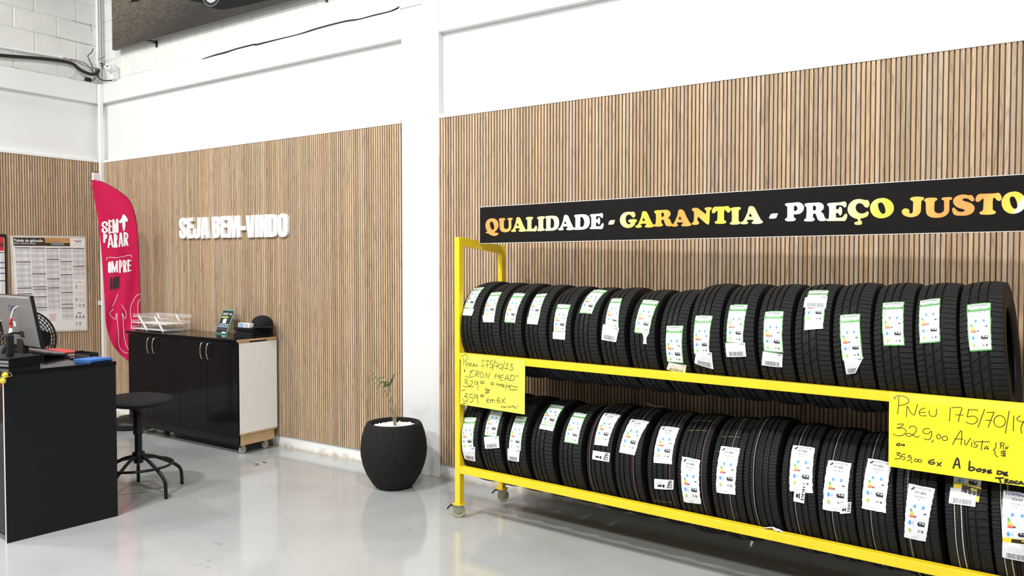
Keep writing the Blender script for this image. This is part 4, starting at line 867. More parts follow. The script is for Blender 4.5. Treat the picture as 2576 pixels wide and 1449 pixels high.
t = thing('meter', 'round white meter with small display on a bracket in the corner', 'meter', (0.262, -0.005, 3.528))
ax = Vector((0.42, -0.86, 0.02)).normalized()
mxm = Matrix.Translation(Vector((0.0, -0.015, 0.0))) @ ax.to_track_quat('Z', 'Y').to_matrix().to_4x4()
b = MB()
b.lathe([(0.0, -0.02), (0.046, -0.02), (0.048, 0.0), (0.045, 0.035), (0.036, 0.042), (0.034, 0.075), (0.031, 0.082), (0.0, 0.083)], 'device_white', 28, mxm)
b.build('housing', t, smooth=40)
b = MB()
f2 = lambda u, v, h=0: tuple(mxm @ Vector((u, v, 0.0835 + h)))
b.add([f2(-0.018, -0.004), f2(0.018, -0.004), f2(0.018, 0.014), f2(-0.018, 0.014)], [(0, 1, 2, 3)], 'ink_grey')
b.add([f2(-0.010, -0.02), f2(0.010, -0.02), f2(0.010, -0.015), f2(-0.010, -0.015)], [(0, 1, 2, 3)], 'ink_black')
b.build('display', t)
b = MB()
b.box((-0.028, -0.03, -0.108), (0.026, 0.036, -0.02), 'device_white')
b.box((0.022, -0.034, -0.108), (0.030, 0.036, 0.0), 'white_trim')
b.build('bracket', t, bevel=0.004)

t = thing('motion_sensor', 'white motion sensor on the left wall above the pink banner', 'sensor', (0.006, -0.078, 2.36))
b = MB()
b.box((-0.004, -0.036, 0.0), (0.030, 0.036, 0.13), 'device_white')
b.build('housing', t, bevel=0.008, segs=3)
b = MB()
b.box((0.024, -0.028, 0.018), (0.034, 0.028, 0.072), 'ink_pale')
b.build('lens', t, bevel=0.006)
b = MB()
b.box((-0.002, -0.010, 0.128), (0.012, 0.026, 0.142), 'cable_brown')
b.build('mount', t)

b = MB()
b.box((-0.036, -0.150, 3.412), (-0.005, -0.088, 3.455), 'cable_black')
tag(b.build('rubber_plug', bevel=0.008), 'black rubber plug on the left beam under the corner cables', 'plug')

# car picture on canvas
CX0, CZ0, CY = 0.318, 3.700, -0.05
t = thing('canvas_picture', 'large dark canvas picture of a car hung high on the back wall', 'picture', (0, 0, 0))
b = MB()
b.box((CX0, CY, CZ0), (3.9, CY + 0.035, 5.4), 'canvas_edge')
b.build('stretcher_frame', t, bevel=0.002)
b = MB()
fc = xz(CY)
b.add([fc(CX0, CZ0, 0.001), fc(3.9, CZ0, 0.001), fc(3.9, 5.4, 0.001), fc(CX0, 5.4, 0.001)], [(0, 1, 2, 3)], 'canvas')
body = [(0.56, 4.30), (0.60, 4.17), (0.655, 4.112), (0.74, 4.103), (0.98, 4.10), (1.25, 4.06), (1.50, 3.99), (1.70, 3.925), (1.83, 3.885), (1.92, 3.835), (2.02, 3.800), (2.11, 3.782), (2.4, 3.765), (3.9, 3.72), (3.9, 4.9), (0.56, 4.9)]
b.prism(body, fc, 0.0012, 0.002, 'car_dark')
def ring(cx, cz, r0, r1, h, key, n=28, a0=0, a1=2 * pi):
    o = oval(cx, cz, r1, r1, n, a0, a1)
    i = oval(cx, cz, r0, r0, n, a0, a1)
    V = [fc(x, z, h) for x, z in o] + [fc(x, z, h) for x, z in i]
    m = n + 1
    b.add(V, [(k, k + 1, m + k + 1, m + k) for k in range(n)], key)
ring(1.94, 3.985, 0.0, 0.155, 0.0025, 'black_metal')
ring(1.94, 3.985, 0.138, 0.145, 0.003, 'ink_grey')
ring(1.94, 3.985, 0.085, 0.112, 0.003, 'ink_light')
for k in range(5):
    a = pi / 2 + 2 * pi * k / 5
    b.ribbon([(1.94 + 0.02 * cos(a), 3.985 + 0.02 * sin(a)), (1.94 + 0.1 * cos(a), 3.985 + 0.1 * sin(a))], 0.02, fc, 0.0035, 'ink_light', cap=False)
ring(0.655, 4.145, 0.0, 0.022, 0.003, 'ink_grey')
b.build('print', t)
for xx in (0.955, 3.3):
    b = MB()
    b.box((xx - 0.045, CY + 0.004, CZ0 - 0.010), (xx + 0.012, 0.034, CZ0), 'black_metal')
    b.box((xx - 0.012, 0.024, CZ0 - 0.050), (xx + 0.012, 0.032, CZ0 - 0.008), 'black_metal')
    b.build('bracket', t)

# ------------------------------------------------------------ raised lettering on the wall
def cond(ch, w, h, s):
    """condensed heavy capitals: a list of (points, width)"""
    t2 = s / 2
    hb = s * 0.80
    hb2 = hb / 2
    r = []
    if ch == 'S':
        r.append((spline([(w - t2, h * 0.66), (w - t2, h - hb * 1.15), (w / 2, h - hb2), (t2, h - hb * 1.2), (t2, h * 0.66), (w / 2, h * 0.49), (w - t2, h * 0.33), (w - t2, hb * 1.2), (w / 2, hb2), (t2, hb * 1.15), (t2, h * 0.36)], 5), s))
    elif ch == 'E':
        r += [([(t2, 0), (t2, h)], s), ([(t2, h - hb2), (w, h - hb2)], hb), ([(t2, h * 0.52), (w * 0.93, h * 0.52)], hb), ([(t2, hb2), (w, hb2)], hb)]
    elif ch == 'J':
        r.append((spline([(w - t2, h), (w - t2, h * 0.6), (w - t2, hb * 1.3), (w / 2, hb2), (t2, hb * 1.2), (t2, h * 0.42)], 5), s))
    elif ch == 'A':
        r += [([(s * 0.42, 0), (w / 2 - s * 0.16, h)], s * 0.86), ([(w - s * 0.42, 0), (w / 2 + s * 0.16, h)], s * 0.86), ([(w * 0.3, h * 0.25), (w * 0.7, h * 0.25)], hb * 0.8)]
    elif ch == 'B':
        r += [([(t2, 0), (t2, h)], s), (spline([(t2, h - hb2), (w * 0.55, h - hb2), (w - t2, h * 0.84), (w - t2, h * 0.66), (w * 0.6, h * 0.53), (t2, h * 0.53)], 4), hb), (spline([(t2, h * 0.5), (w * 0.6, h * 0.5), (w - t2, h * 0.38), (w - t2, h * 0.16), (w * 0.6, hb2), (t2, hb2)], 4), s * 0.9)]
    elif ch == 'M':
        r += [([(t2, 0), (t2, h)], s), ([(w - t2, 0), (w - t2, h)], s), ([(s * 0.75, h), (w / 2, 0.0)], s * 0.8), ([(w - s * 0.75, h), (w / 2, 0.0)], s * 0.8)]
    elif ch == '-':
        r.append(([(0, h * 0.42), (w, h * 0.42)], h * 0.17))
    elif ch == 'V':
        r += [([(s * 0.45, h), (w / 2 - s * 0.12, 0)], s * 0.92), ([(w - s * 0.45, h), (w / 2 + s * 0.12, 0)], s * 0.92)]
    elif ch == 'I':
        r.append(([(w / 2, 0), (w / 2, h)], min(s * 1.05, w)))
    elif ch == 'N':
        r += [([(t2, 0), (t2, h)], s), ([(w - t2, 0), (w - t2, h)], s), ([(s * 0.7, h), (w - s * 0.7, 0)], s * 0.8)]
    elif ch == 'D':
        r += [([(t2, 0), (t2, h)], s), (spline([(t2, h - hb2), (w * 0.5, h - hb2), (w - t2, h * 0.82), (w - t2, h * 0.5), (w - t2, h * 0.18), (w * 0.5, hb2), (t2, hb2)], 4), s * 0.92)]
    elif ch in 'OQ':
        r.append((spline([(w / 2, h - hb2), (w - t2, h * 0.83), (w - t2, h * 0.5), (w - t2, h * 0.17), (w / 2, hb2), (t2, h * 0.17), (t2, h * 0.5), (t2, h * 0.83)], 5, closed=True), s))
        if ch == 'Q':
            r.append(([(w * 0.55, h * 0.2), (w * 0.85, -h * 0.1)], s * 0.7))
    elif ch == 'R':
        r += [([(t2, 0), (t2, h)], s), (spline([(t2, h - hb2), (w * 0.55, h - hb2), (w - t2, h * 0.82), (w - t2, h * 0.62), (w * 0.55, h * 0.47), (t2, h * 0.47)], 4), hb), ([(w * 0.5, h * 0.45), (w - t2, 0)], s * 0.95)]
    elif ch == 'P':
        r += [([(t2, 0), (t2, h)], s), (spline([(t2, h - hb2), (w * 0.55, h - hb2), (w - t2, h * 0.82), (w - t2, h * 0.6), (w * 0.55, h * 0.43), (t2, h * 0.43)], 4), hb)]
    elif ch == 'C':
        r.append((spline([(w - t2, h * 0.68), (w - t2, h * 0.83), (w / 2, h - hb2), (t2, h * 0.83), (t2, h * 0.5), (t2, h * 0.17), (w / 2, hb2), (w - t2, h * 0.17), (w - t2, h * 0.34)], 5), s))
    elif ch == 'U':
        r.append((spline([(t2, h), (t2, h * 0.5), (t2, h * 0.16), (w / 2, hb2), (w - t2, h * 0.16), (w - t2, h * 0.5), (w - t2, h)], 5), s))
    return r

t = thing('wall_lettering', 'raised white letters SEJA BEM-VINDO on the slatted wall above the cabinet', 'lettering', (0, 0, 0))
for loops in WELCOME:
    b = MB()
    b.plate(loops, lambda u, v, h: (u, -0.001 - h, v), 0.0, 0.021, 'acrylic_white')
    b.build('letter', t)

# ------------------------------------------------------------ pink feather banner in the corner
FC = Vector((1.0, -0.36, 0))
FU = Vector((0.49876, 0.86674, 0))
FN = Vector((0.86674, -0.49876, 0))
def fold(u, z):
    d = 0.010 * sin(u * 24 + z * 6.5 + 1.2 * sin(z * 3)) + 0.006 * sin(u * 47 - z * 9) * (0.5 + 0.5 * sin(z * 2.1))
    d += 0.012 * noise.noise((u * 4, z * 2.2, 3.1))
    return d
def flagp(u, z, h=0.0):
    p = FC + FU * u + FN * (fold(u, z) + h)
    return (p.x, p.y, z)
t = thing('feather_banner', 'pink curved feather banner standing in the corner behind the cabinet', 'banner', (0, 0, 0))
out = spline(FLAG, 3, closed=True)[:-1]
def span(z):
    xs = []
    n = len(out)
    for i in range(n):
        (a, za), (c, zc) = out[i], out[(i + 1) % n]
        if (za <= z < zc) or (zc <= z < za):
            xs.append(a + (c - a) * (z - za) / (zc - za))
    return (min(xs), max(xs)) if len(xs) > 1 else None
zt, zb = max(p[1] for p in out), min(p[1] for p in out)
rows = []
NR, NC = 110, 26
for i in range(NR + 1):
    z = zb + 0.0008 + (zt - zb - 0.0016) * i / NR
    sp_ = span(z)
    if sp_:
        rows.append([(sp_[0] + (sp_[1] - sp_[0]) * j / NC, z) for j in range(NC + 1)])
b = MB()
V = [flagp(u, z) for r in rows for u, z in r]
w = NC + 1
b.add(V, [(i * w + j, i * w + j + 1, (i + 1) * w + j + 1, (i + 1) * w + j) for i in range(len(rows) - 1) for j in range(NC)], 'flag')
o = b.build('fabric', t, smooth=80)
md = o.modifiers.new('cloth', 'SOLIDIFY')
md.thickness = 0.0015
md.offset = -1
b = MB()
def fbox(ch, u0, u1, z0, z1, s, key, k=[0]):
    k[0] += 1
    for q, (pts, wd) in enumerate(cond(ch, u1 - u0, z1 - z0, s)):
        n2 = []
        for i in range(len(pts) - 1):
            for j in range(3):
                f = j / 3
                n2.append((pts[i][0] * (1 - f) + pts[i + 1][0] * f, pts[i][1] * (1 - f) + pts[i + 1][1] * f))
        n2.append(pts[-1])
        b.ribbon(n2, wd, lambda x, y, h: flagp(u0 + x, z0 + y + 0.10 * x, h), 0.0030 + 0.0002 * q, key, cap=True)
W_S = 0.0165
for a in (('S', -0.174, -0.126, 1.838, 1.944), ('E', -0.121, -0.093, 1.838, 1.956), ('M', -0.088, -0.038, 1.846, 1.962),
          ('P', -0.164, -0.130, 1.757, 1.829), ('A', -0.130, -0.080, 1.711, 1.818), ('R', -0.078, -0.046, 1.712, 1.832), ('A', -0.040, 0.001, 1.718, 1.838), ('R', 0.004, 0.044, 1.728, 1.846)):
    fbox(*a, W_S, 'ink_white')
for a in (('O', -0.128, -0.104, 1.472, 1.575), ('M', -0.102, -0.046, 1.480, 1.575), ('P', -0.038, -0.008, 1.478, 1.588), ('R', -0.004, 0.028, 1.482, 1.588), ('E', 0.032, 0.060, 1.487, 1.592)):
    fbox(*a, 0.0145, 'ink_white')
for a in (('A', -0.118, -0.094, 1.322, 1.432), ('Q', -0.090, -0.070, 1.326, 1.434), ('U', -0.067, -0.050, 1.328, 1.436), ('I', -0.046, -0.036, 1.332, 1.438)):
    fbox(*a, 0.011, 'ink_black')
fm = lambda u, v, h=0: flagp(u, v, h)
arrow = FLAG_LINES['arrow']
tr = tessellate_polygon([[Vector((p[0], p[1], 0)) for p in arrow]])
b.add([flagp(u, z, 0.0032) for u, z in arrow], tr, 'ink_white')
for k_, wdt in (('line1', 0.004), ('a1', 0.0036), ('a2', 0.0036), ('a3', 0.0036), ('b1', 0.0036), ('b2', 0.0036)):
    b.ribbon(spline(FLAG_LINES[k_], 5), wdt, fm, 0.003, 'ink_white')
b.build('print', t)
b = MB()
edge = [Vector(flagp(u - 0.004, z, -0.012)) for u, z in FLAG[0:15]]
path = [(0.93, -0.27, 0.06), (0.96, -0.28, 0.30), (1.02, -0.26, 0.55)] + [tuple(p) for p in edge[::-1]][1:]
b.tube(spline(path, 3), 0.007, 'black_metal', 8)
b.build('pole', t, smooth=60)
b = MB()
b.lathe([(0.0, 0.0), (0.185, 0.0), (0.205, 0.015), (0.21, 0.045), (0.19, 0.075), (0.12, 0.105), (0.05, 0.115), (0.03, 0.12), (0.03, 0.17), (0.0, 0.17)], 'black_plastic', 40, Matrix.Translation((0.905, -0.235, 0)))
b.build('base', t, smooth=50)

b = MB()
b.box((0.0, -0.066, 1.130), (0.022, -0.040, 1.175), 'device_white')
tag(b.build('wall_clip', bevel=0.003), 'small white clip on the left wall beside the pink banner', 'clip')

# ------------------------------------------------------------ posters on the left wall
PT4 = ((0.894, 1.826), (0.184, 1.838), (0.179, 0.875), (0.862, 0.895))
def post(s, tt, h=0.0):
    a, c, d, e = PT4
    top = (a[0] + (c[0] - a[0]) * s, a[1] + (c[1] - a[1]) * s)
    bot = (e[0] + (d[0] - e[0]) * s, e[1] + (d[1] - e[1]) * s)
    v = top[0] + (bot[0] - top[0]) * tt
    z = top[1] + (bot[1] - top[1]) * tt
    wv = 0.004 + 0.0035 * noise.noise((s * 3, tt * 4, 1.7)) + 0.002 * noise.noise((s * 9, tt * 9, 4))
    return (wv + h, -v, z)
t = thing('wall_poster', 'white application table poster in a plastic cover on the left wall', 'poster', (0, 0, 0))
b = MB()
n = 24
V = [post(i / n, j / n, 0.003) for j in range(n + 1) for i in range(n + 1)]
m = n + 1
F = [(j * m + i, j * m + i + 1, (j + 1) * m + i + 1, (j + 1) * m + i) for j in range(n) for i in range(n)]
b.add(V, F, 'paper')
V2 = [(p[0] - 0.002, p[1], p[2]) for p in V]
b.add(V2, [tuple(reversed(f)) for f in F], 'paper')
b.build('sheet', t, smooth=60)
b = MB()
def prect(s0, t0, s1, t1, key, h=0.0042):
    ns = max(1, int((s1 - s0) / 0.05))
    ntt = max(1, int((t1 - t0) / 0.05))
    V = [post(s0 + (s1 - s0) * i / ns, t0 + (t1 - t0) * j / ntt, h) for j in range(ntt + 1) for i in range(ns + 1)]
    k = ns + 1
    b.add(V, [(j * k + i, j * k + i + 1, (j + 1) * k + i + 1, (j + 1) * k + i) for j in range(ntt) for i in range(ns)], key)
M['cover_beige'] = pbr('cover_beige', (0.68, 0.63, 0.55), 0.3, var=0.12)
for r in ((0, 0, 1, 0.018), (0, 0.982, 1, 1.0), (0, 0.018, 0.024, 0.982), (0.984, 0.018, 1.0, 0.982)):
    prect(*r, 'cover_beige')
SX = lambda x: (x - 125) / 990.0
SY = lambda y: (y - 60) / 1240.0
M['red_faint'] = pbr('red_faint', (0.72, 0.30, 0.28), 0.5)
M['orange_sky'] = pbr('orange_sky', (0.60, 0.32, 0.12), 0.4, var=0.15)
M['dark_earth'] = pbr('dark_earth', (0.045, 0.036, 0.030), 0.4, var=0.2)
prect(SX(165), SY(86), SX(560), SY(190), 'dark_earth', 0.0044)
prect(SX(560), SY(86), SX(895), SY(150), 'orange_sky', 0.0044)
prect(SX(560), SY(150), SX(895), SY(190), 'dark_earth', 0.0044)
pf = lambda u, v, h=0: post(SX(u), SY(-v), h)
carp = [(640, -160), (660, -140), (690, -130), (750, -130), (785, -145), (815, -155), (820, -172), (800, -180), (660, -180), (642, -175)]
b.prism(carp, pf, 0.0046, 0.0049, 'steel_grey')
b.text('Tabela de aplica\u00e7\u00e3o', 172, -138, 34, pf, 0.0052, 'ink_white', bold=True, maxw=405)
b.text('para ve\u00edculos leves', 172, -168, 26, pf, 0.0052, 'ink_white', maxw=340)
# round two-tone mark and its name line
b.ribbon([(955, -118), (1010, -128)], 9, pf, 0.0048, 'ink_red')
b.ribbon(oval(1030, -122, 18, 13, 16), 8, pf, 0.005, 'ink_blue', cap=False)
b.ribbon([(985, -145), (1010, -125)], 7, pf, 0.0052, 'ink_red')
prect(SX(955), SY(164), SX(1055), SY(171), 'ink_pale')
cols = (((178, 368), (215, 393, 725, 797), 1090), ((378, 558), (217, 547, 710, 743, 840, 977), 1040), ((570, 742), (220, 360, 612, 728), 1040), ((752, 917), (218, 387, 558, 790, 942, 995), 1160), ((928, 1092), (218, 450), 632))
for (x0, x1), heads, end in cols:
    for q, hy in enumerate(heads):
        nx = heads[q + 1] if q + 1 < len(heads) else end
        prect(SX(x0), SY(hy - 4), SX(x0 + (x1 - x0) * 0.36), SY(hy + 5), 'ink_darkred')
        prect(SX(x0 + (x1 - x0) * 0.36), SY(hy - 4), SX(x1), SY(hy + 5), 'ink_black')
        y = hy + 13
        i = 0
        while y < nx - 14:
            if (i // 3) % 2 == 0:
                prect(SX(x0 + 4), SY(y - 4), SX(x1 - 2), SY(y + 7), 'ink_pale', 0.0040)
            prect(SX(x0 + 6), SY(y - 1.5), SX(x0 + 26 + 8 * random.random()), SY(y + 2.0), 'ink_light', 0.0044)
            prect(SX(x0 + 42), SY(y - 1.5), SX(x0 + 80 + 40 * random.random()), SY(y + 2.0), 'ink_light', 0.0044)
            prect(SX(x1 - 36), SY(y - 1.5), SX(x1 - 12), SY(y + 2.0), 'ink_light', 0.0044)
            y += 12
            i += 1
prect(SX(955), SY(655), SX(1050), SY(668), 'cover_beige')
prect(SX(975), SY(1056), SX(1030), SY(1070), 'ink_grey')
for r_, (yy, ks) in enumerate(((720, ('ink_grey', 'cover_beige', 'cover_beige')), (803, ('cover_beige', 'cover_beige', 'cover_beige')), (887, ('ink_brown', 'ink_light', 'ink_light')), (965, ('ink_light', 'ink_grey', 'ink_brown')), (1115, ('ink_navy', 'ink_navy', 'ink_navy')), (1200, ('ink_blue', 'ink_grey')))):
    for c_, key in enumerate(ks):
        cx = 125 + 990 * ((985 + 50 * c_) - (125 + 33 * (yy - 60) / 1240.0)) / (990 - 3 * (yy - 60) / 1240.0)
        b.prism([(cx - 12, -yy - 22), (cx + 13, -yy - 22), (cx + 13, -yy + 5), (cx + 3, -yy + 14), (cx + 3, -yy + 25), (cx - 5, -yy + 25), (cx - 5, -yy + 12), (cx - 12, -yy + 2)], pf, 0.0042, 0.0046, key)
        prect(SX(cx - 9), SY(yy + 4), SX(cx + 10), SY(yy + 18), 'ink_white', 0.005)
for k in range(6):
    prect(SX(578), SY(1064 + k * 16), SX(663 + 25 * random.random()), SY(1069 + k * 16), 'red_faint')
b.build('print', t)

t = thing('wall_poster', 'black framed chart with a red picture at the left edge of the left wall', 'poster', (0.0, -0.925, 1.0))
b = MB()
b.box((0.001, -0.70, 0.0), (0.012, 0.0, 0.835), 'black_plastic')
b.build('frame', t, bevel=0.002)
b = MB()
def q2(y0, z0, y1, z1, key, h=0.0125):
    b.add([(h, y0, z0), (h, y1, z0), (h, y1, z1), (h, y0, z1)], [(0, 1, 2, 3)], key)
q2(-0.68, 0.02, -0.018, 0.80, 'paper')
q2(-0.68, 0.68, -0.022, 0.81, 'ink_red', 0.013)
q2(-0.60, 0.715, -0.03, 0.755, 'ink_darkred', 0.0134)
for zz in (0.66, 0.565, 0.515, 0.465, 0.395):
    q2(-0.68, zz, -0.018, zz + 0.008, 'ink_navy', 0.013)
for k in range(8):
    q2(-0.05 - 0.08 * k, 0.05, -0.022 - 0.08 * k, 0.655, 'ink_pale', 0.0128)
b.build('print', t)

# ------------------------------------------------------------ black cabinet
CXL, CXR, CYF, CYB = 1.165, 2.733, -0.405, -0.034
t = thing('cabinet', 'black glossy four-door cabinet on casters with one white side', 'cabinet', (0, 0, 0))
b = MB()
b.box((CXL, CYF + 0.001, 0.168), (CXR - 0.006, CYB, 0.922), 'black_satin')
b.build('body', t, bevel=0.001)
b = MB()
b.box((CXR - 0.006, CYF, 0.180), (CXR, CYB + 0.004, 0.914), 'white_melamine')
for yy, zz in ((CYF + 0.02, 0.89), (CYB - 0.02, 0.90), (CYF + 0.02, 0.205)):
    b.cyl((CXR - 0.001, yy, zz), (CXR + 0.0012, yy, zz), 0.004, 'steel_grey', 8)
b.build('side_panel', t, bevel=0.001)
b = MB()
b.box((CXR - 0.03, CYF, 0.166), (CXR + 0.001, CYB, 0.180), 'particle_board')
b.build('edge_board', t)
for e0, e1, e2, e3 in ((CYF - 0.006, CYF + 0.1, 0.913, 0.926), (CYB - 0.1, CYB, 0.916, 0.928)):
    b = MB()
    b.box((CXR - 0.03, e0, e2), (CXR + 0.001, e1, e3), 'particle_board')
    b.build('spacer_block', t)
b = MB()
b.box((CXL - 0.03, CYF - 0.022, 0.927), (CXR - 0.002, CYB, 0.946), 'black_gloss')
b.box((CXR - 0.002, CYF - 0.022, 0.927), (CXR + 0.002, CYB, 0.9455), 'particle_board')
b.build('worktop', t, bevel=0.0012)
xs = (CXL + 0.002, 1.562, 1.936, 2.334, CXR - 0.001)
for i in range(4):
    b = MB()
    b.box((xs[i] + 0.0015, CYF - 0.017, 0.172), (xs[i + 1] - 0.0015, CYF, 0.922), 'black_gloss')
    d = b.build('door', t, bevel=0.0012)
    hx = xs[i + 1] - 0.045 if i % 2 == 0 else xs[i] + 0.038
    b = MB()
    pts = [(hx, CYF - 0.017, 0.765), (hx, CYF - 0.036, 0.770), (hx, CYF - 0.046, 0.80), (hx, CYF - 0.050, 0.832), (hx, CYF - 0.046, 0.865), (hx, CYF - 0.036, 0.895), (hx, CYF - 0.017, 0.90)]
    q = spline(pts, 5)
    b.tube(q, [0.0042 + 0.0028 * i / (len(q) - 1) for i in range(len(q))], 'chrome', 10)
    b.build('handle', d, smooth=60)
b = MB()
b.box((CXL + 0.02, CYF + 0.012, 0.084), (CXR - 0.012, CYF + 0.03, 0.168), 'black_satin')
b.box((CXL + 0.02, CYF + 0.03, 0.084), (CXL + 0.04, CYB - 0.03, 0.168), 'black_satin')
b.build('plinth', t)
b = MB()
b.box((CXR - 0.030, CYF + 0.012, 0.082), (CXR - 0.008, CYB - 0.022, 0.166), 'particle_board')
b.build('plinth_end', t, bevel=0.001)
b = MB()
b.box((CXL + 0.03, CYF + 0.02, 0.078), (CXR - 0.03, CYB - 0.02, 0.084), 'black_satin')
b.build('base_board', t)
for cx, cy in ((2.655, -0.325), (1.245, -0.325), (2.655, -0.10), (1.245, -0.10)):
    cr_ = MB()
    cr_.box((cx - 0.022, cy - 0.022, 0.072), (cx + 0.022, cy + 0.022, 0.0785), 'zinc')
    for sx in (-0.014, 0.012):
        cr_.box((cx + sx, cy - 0.016, 0.026), (cx + sx + 0.002, cy + 0.016, 0.074), 'zinc')
    k = cr_.build('caster', t)
    wb = MB()
    wb.cyl((cx - 0.0105, cy, 0.031), (cx + 0.0105, cy, 0.031), 0.031, 'wheel_clear', 24)
    wb.build('wheel', k, bevel=0.003)

# things on the cabinet
t = thing('letter_tray', 'clear three-tier letter tray with white arms on the left end of the cabinet', 'letter tray', (1.105, -0.20, 0.946))
M['acrylic'] = pbr('acrylic', (0.93, 0.95, 0.96), 0.06, var=0.0, alpha=0.16, spec=0.6)
for k in range(3):
    b = MB()
    x0, y0, z0 = 0.02 * k - 0.02, -0.15, 0.010 + 0.055 * k
    b.box((x0, y0, z0), (x0 + 0.55, y0 + 0.235, z0 + 0.003), 'acrylic')
    b.box((x0, y0 + 0.232, z0), (x0 + 0.55, y0 + 0.235, z0 + 0.032), 'acrylic')
    b.box((x0, y0, z0), (x0 + 0.55, y0 + 0.003, z0 + 0.014), 'acrylic')
    b.box((x0, y0, z0), (x0 + 0.003, y0 + 0.235, z0 + 0.032), 'acrylic')
    b.build('tray', t)
    if k < 2:
        b = MB()
        b.box((x0 + 0.02, y0 + 0.01, z0 + 0.0035), (x0 + 0.50, y0 + 0.215, z0 + 0.0055 + 0.003 * (1 - k)), 'paper')
        b.build('papers', t, bevel=0.001)
for yy in (-0.156, 0.088):
    for x0 in ((0.13, 0.38) if yy < 0 else (0.03, 0.33)):
        b = MB()
        b.ribbon([(x0 + 0.13, 0.012), (x0, 0.138)], 0.017, lambda u, v, h=0, yy=yy: (u, yy - h, v), 0.006, 'acrylic_white', back=0.0)
        b.build('arm', t)
        b = MB()
        for f in (0.04, 0.5, 0.96):
            b.cyl((x0 + 0.13 * (1 - f), yy - 0.008, 0.012 + 0.126 * f), (x0 + 0.13 * (1 - f), yy + 0.004, 0.012 + 0.126 * f), 0.0042, 'steel_grey', 10)
        b.build('rivet', t)
b = MB()


for x0 in (0.0, 0.45):
    b = MB()
    b.box((x0, -0.14, 0.0), (x0 + 0.03, 0.07, 0.010), 'acrylic')
    b.build('foot', t)

t = thing('counter_sign', 'small green-edged black sign leaning back on the cabinet top', 'sign', (2.165, -0.165, 0.948), (radians(-24), 0, 0))
b = MB()
b.box((-0.078, -0.003, 0.0), (0.078, 0.003, 0.222), 'teal_edge')
b.build('panel', t, bevel=0.002)
b = MB()
cs = lambda u, v, h=0: (u, -0.003 - h, v)
def crect(x0, z0, x1, z1, key, h=0.0006):
    b.add([cs(x0, z0, h), cs(x1, z0, h), cs(x1, z1, h), cs(x0, z1, h)], [(0, 1, 2, 3)], key)
crect(-0.071, 0.007, 0.071, 0.214, 'ink_black')
crect(-0.060, 0.185, 0.020, 0.193, 'ink_light', 0.0010)
crect(-0.060, 0.172, 0.008, 0.179, 'ink_light', 0.0010)
crect(-0.064, 0.146, 0.030, 0.160, 'ink_lime', 0.0010)
b.prism(oval(0.045, 0.182, 0.010, 0.010, 12)[:-1], cs, 0.0006, 0.001, 'ink_white')
crect(-0.030, 0.098, 0.018, 0.138, 'ink_white', 0.0010)
for k in range(4):
    crect(-0.062 + 0.032 * k, 0.060, -0.036 + 0.032 * k, 0.092, 'ink_paleblue', 0.0010)
    crect(-0.056 + 0.032 * k, 0.066, -0.043 + 0.032 * k, 0.086, 'ink_black', 0.0013)
    crect(-0.060 + 0.032 * k, 0.040, -0.040 + 0.032 * k, 0.046, 'ink_grey', 0.0010)
crect(0.010, 0.008, 0.060, 0.020, 'ink_white', 0.0012)
b.build('print', t)
b = MB()
b.box((-0.05, 0.0, 0.0), (0.05, 0.003, 0.075), 'acrylic', Matrix.Translation((0, 0.003, 0.055)) @ Matrix.Rotation(radians(-123), 4, 'X'))
b.build('easel_foot', t)

cl = (('folded black cloth at the bottom of the pile on the cabinet', 0.0), ('folded black cloth second from the bottom of the pile on the cabinet', 0.02), ('folded black cloth third from the bottom of the pile on the cabinet', 0.042), ('folded black cloth on top of the pile under the small boxes', 0.062))
for k, (lb, z0) in enumerate(cl):
    b = MB()
    n = 20
    hgt = 0.0205
    x0, x1, y0, y1 = 2.475 + 0.006 * ((k * 7) % 3), 2.724 - 0.004 * (k % 2), -0.268 + 0.005 * (k % 3), -0.055
    prof = []
    for i in range(n):
        a = 2 * pi * i / n
        prof.append((cos(a), sin(a)))
    V, F = [], []
    st = 14
    for s_ in range(st + 1):
        y = y0 + (y1 - y0) * s_ / st
        for c_, s2 in prof:
            xx = (x0 + x1) / 2 + (x1 - x0) / 2 * (abs(c_) ** 0.35) * (1 if c_ > 0 else -1) + 0.003 * noise.noise((s_ * 0.7, k * 3.1, c_))
            zz = 0.946 + z0 + hgt / 2 + hgt / 2 * (abs(s2) ** 0.6) * (1 if s2 > 0 else -1) * (0.96 + 0.04 * noise.noise((xx * 20, y * 20, k)))
            V.append((xx, y, zz))
    for s_ in range(st):
        for i in range(n):
            j = (i + 1) % n
            F.append((s_ * n + i, s_ * n + j, (s_ + 1) * n + j, (s_ + 1) * n + i))
    F += [tuple(range(n - 1, -1, -1)), tuple(st * n + i for i in range(n))]
    b.add(V, F, 'fabric_black')
    tag(b.build('folded_cloth', smooth=50), lb, 'cloth', 'folded black cloths')
t = thing('cap', 'black cap resting at the back of the cloth pile on the cabinet', 'cap', (2.655, -0.115, 1.031), (0, 0, radians(-40)))
b = MB()
b.lathe([(0.088, 0.0), (0.090, 0.02), (0.082, 0.05), (0.062, 0.075), (0.030, 0.090), (0.0, 0.094)], 'fabric_black', 28)
b.build('crown', t, smooth=60)
b = MB()
V = [(0.088 * cos(a), 0.088 * sin(a), 0.004) for a in [radians(-60 + 120 * i / 12) for i in range(13)]] + [(0.06 + 0.095 * cos(a), 0.095 * sin(a), -0.004 + 0.004 * cos(2 * a)) for a in [radians(-60 + 120 * i / 12) for i in range(13)]]
b.add(V, [(i, i + 1, 14 + i, 13 + i) for i in range(12)], 'fabric_black')
o = b.build('visor', t)
md = o.modifiers.new('thick', 'SOLIDIFY')
md.thickness = 0.004
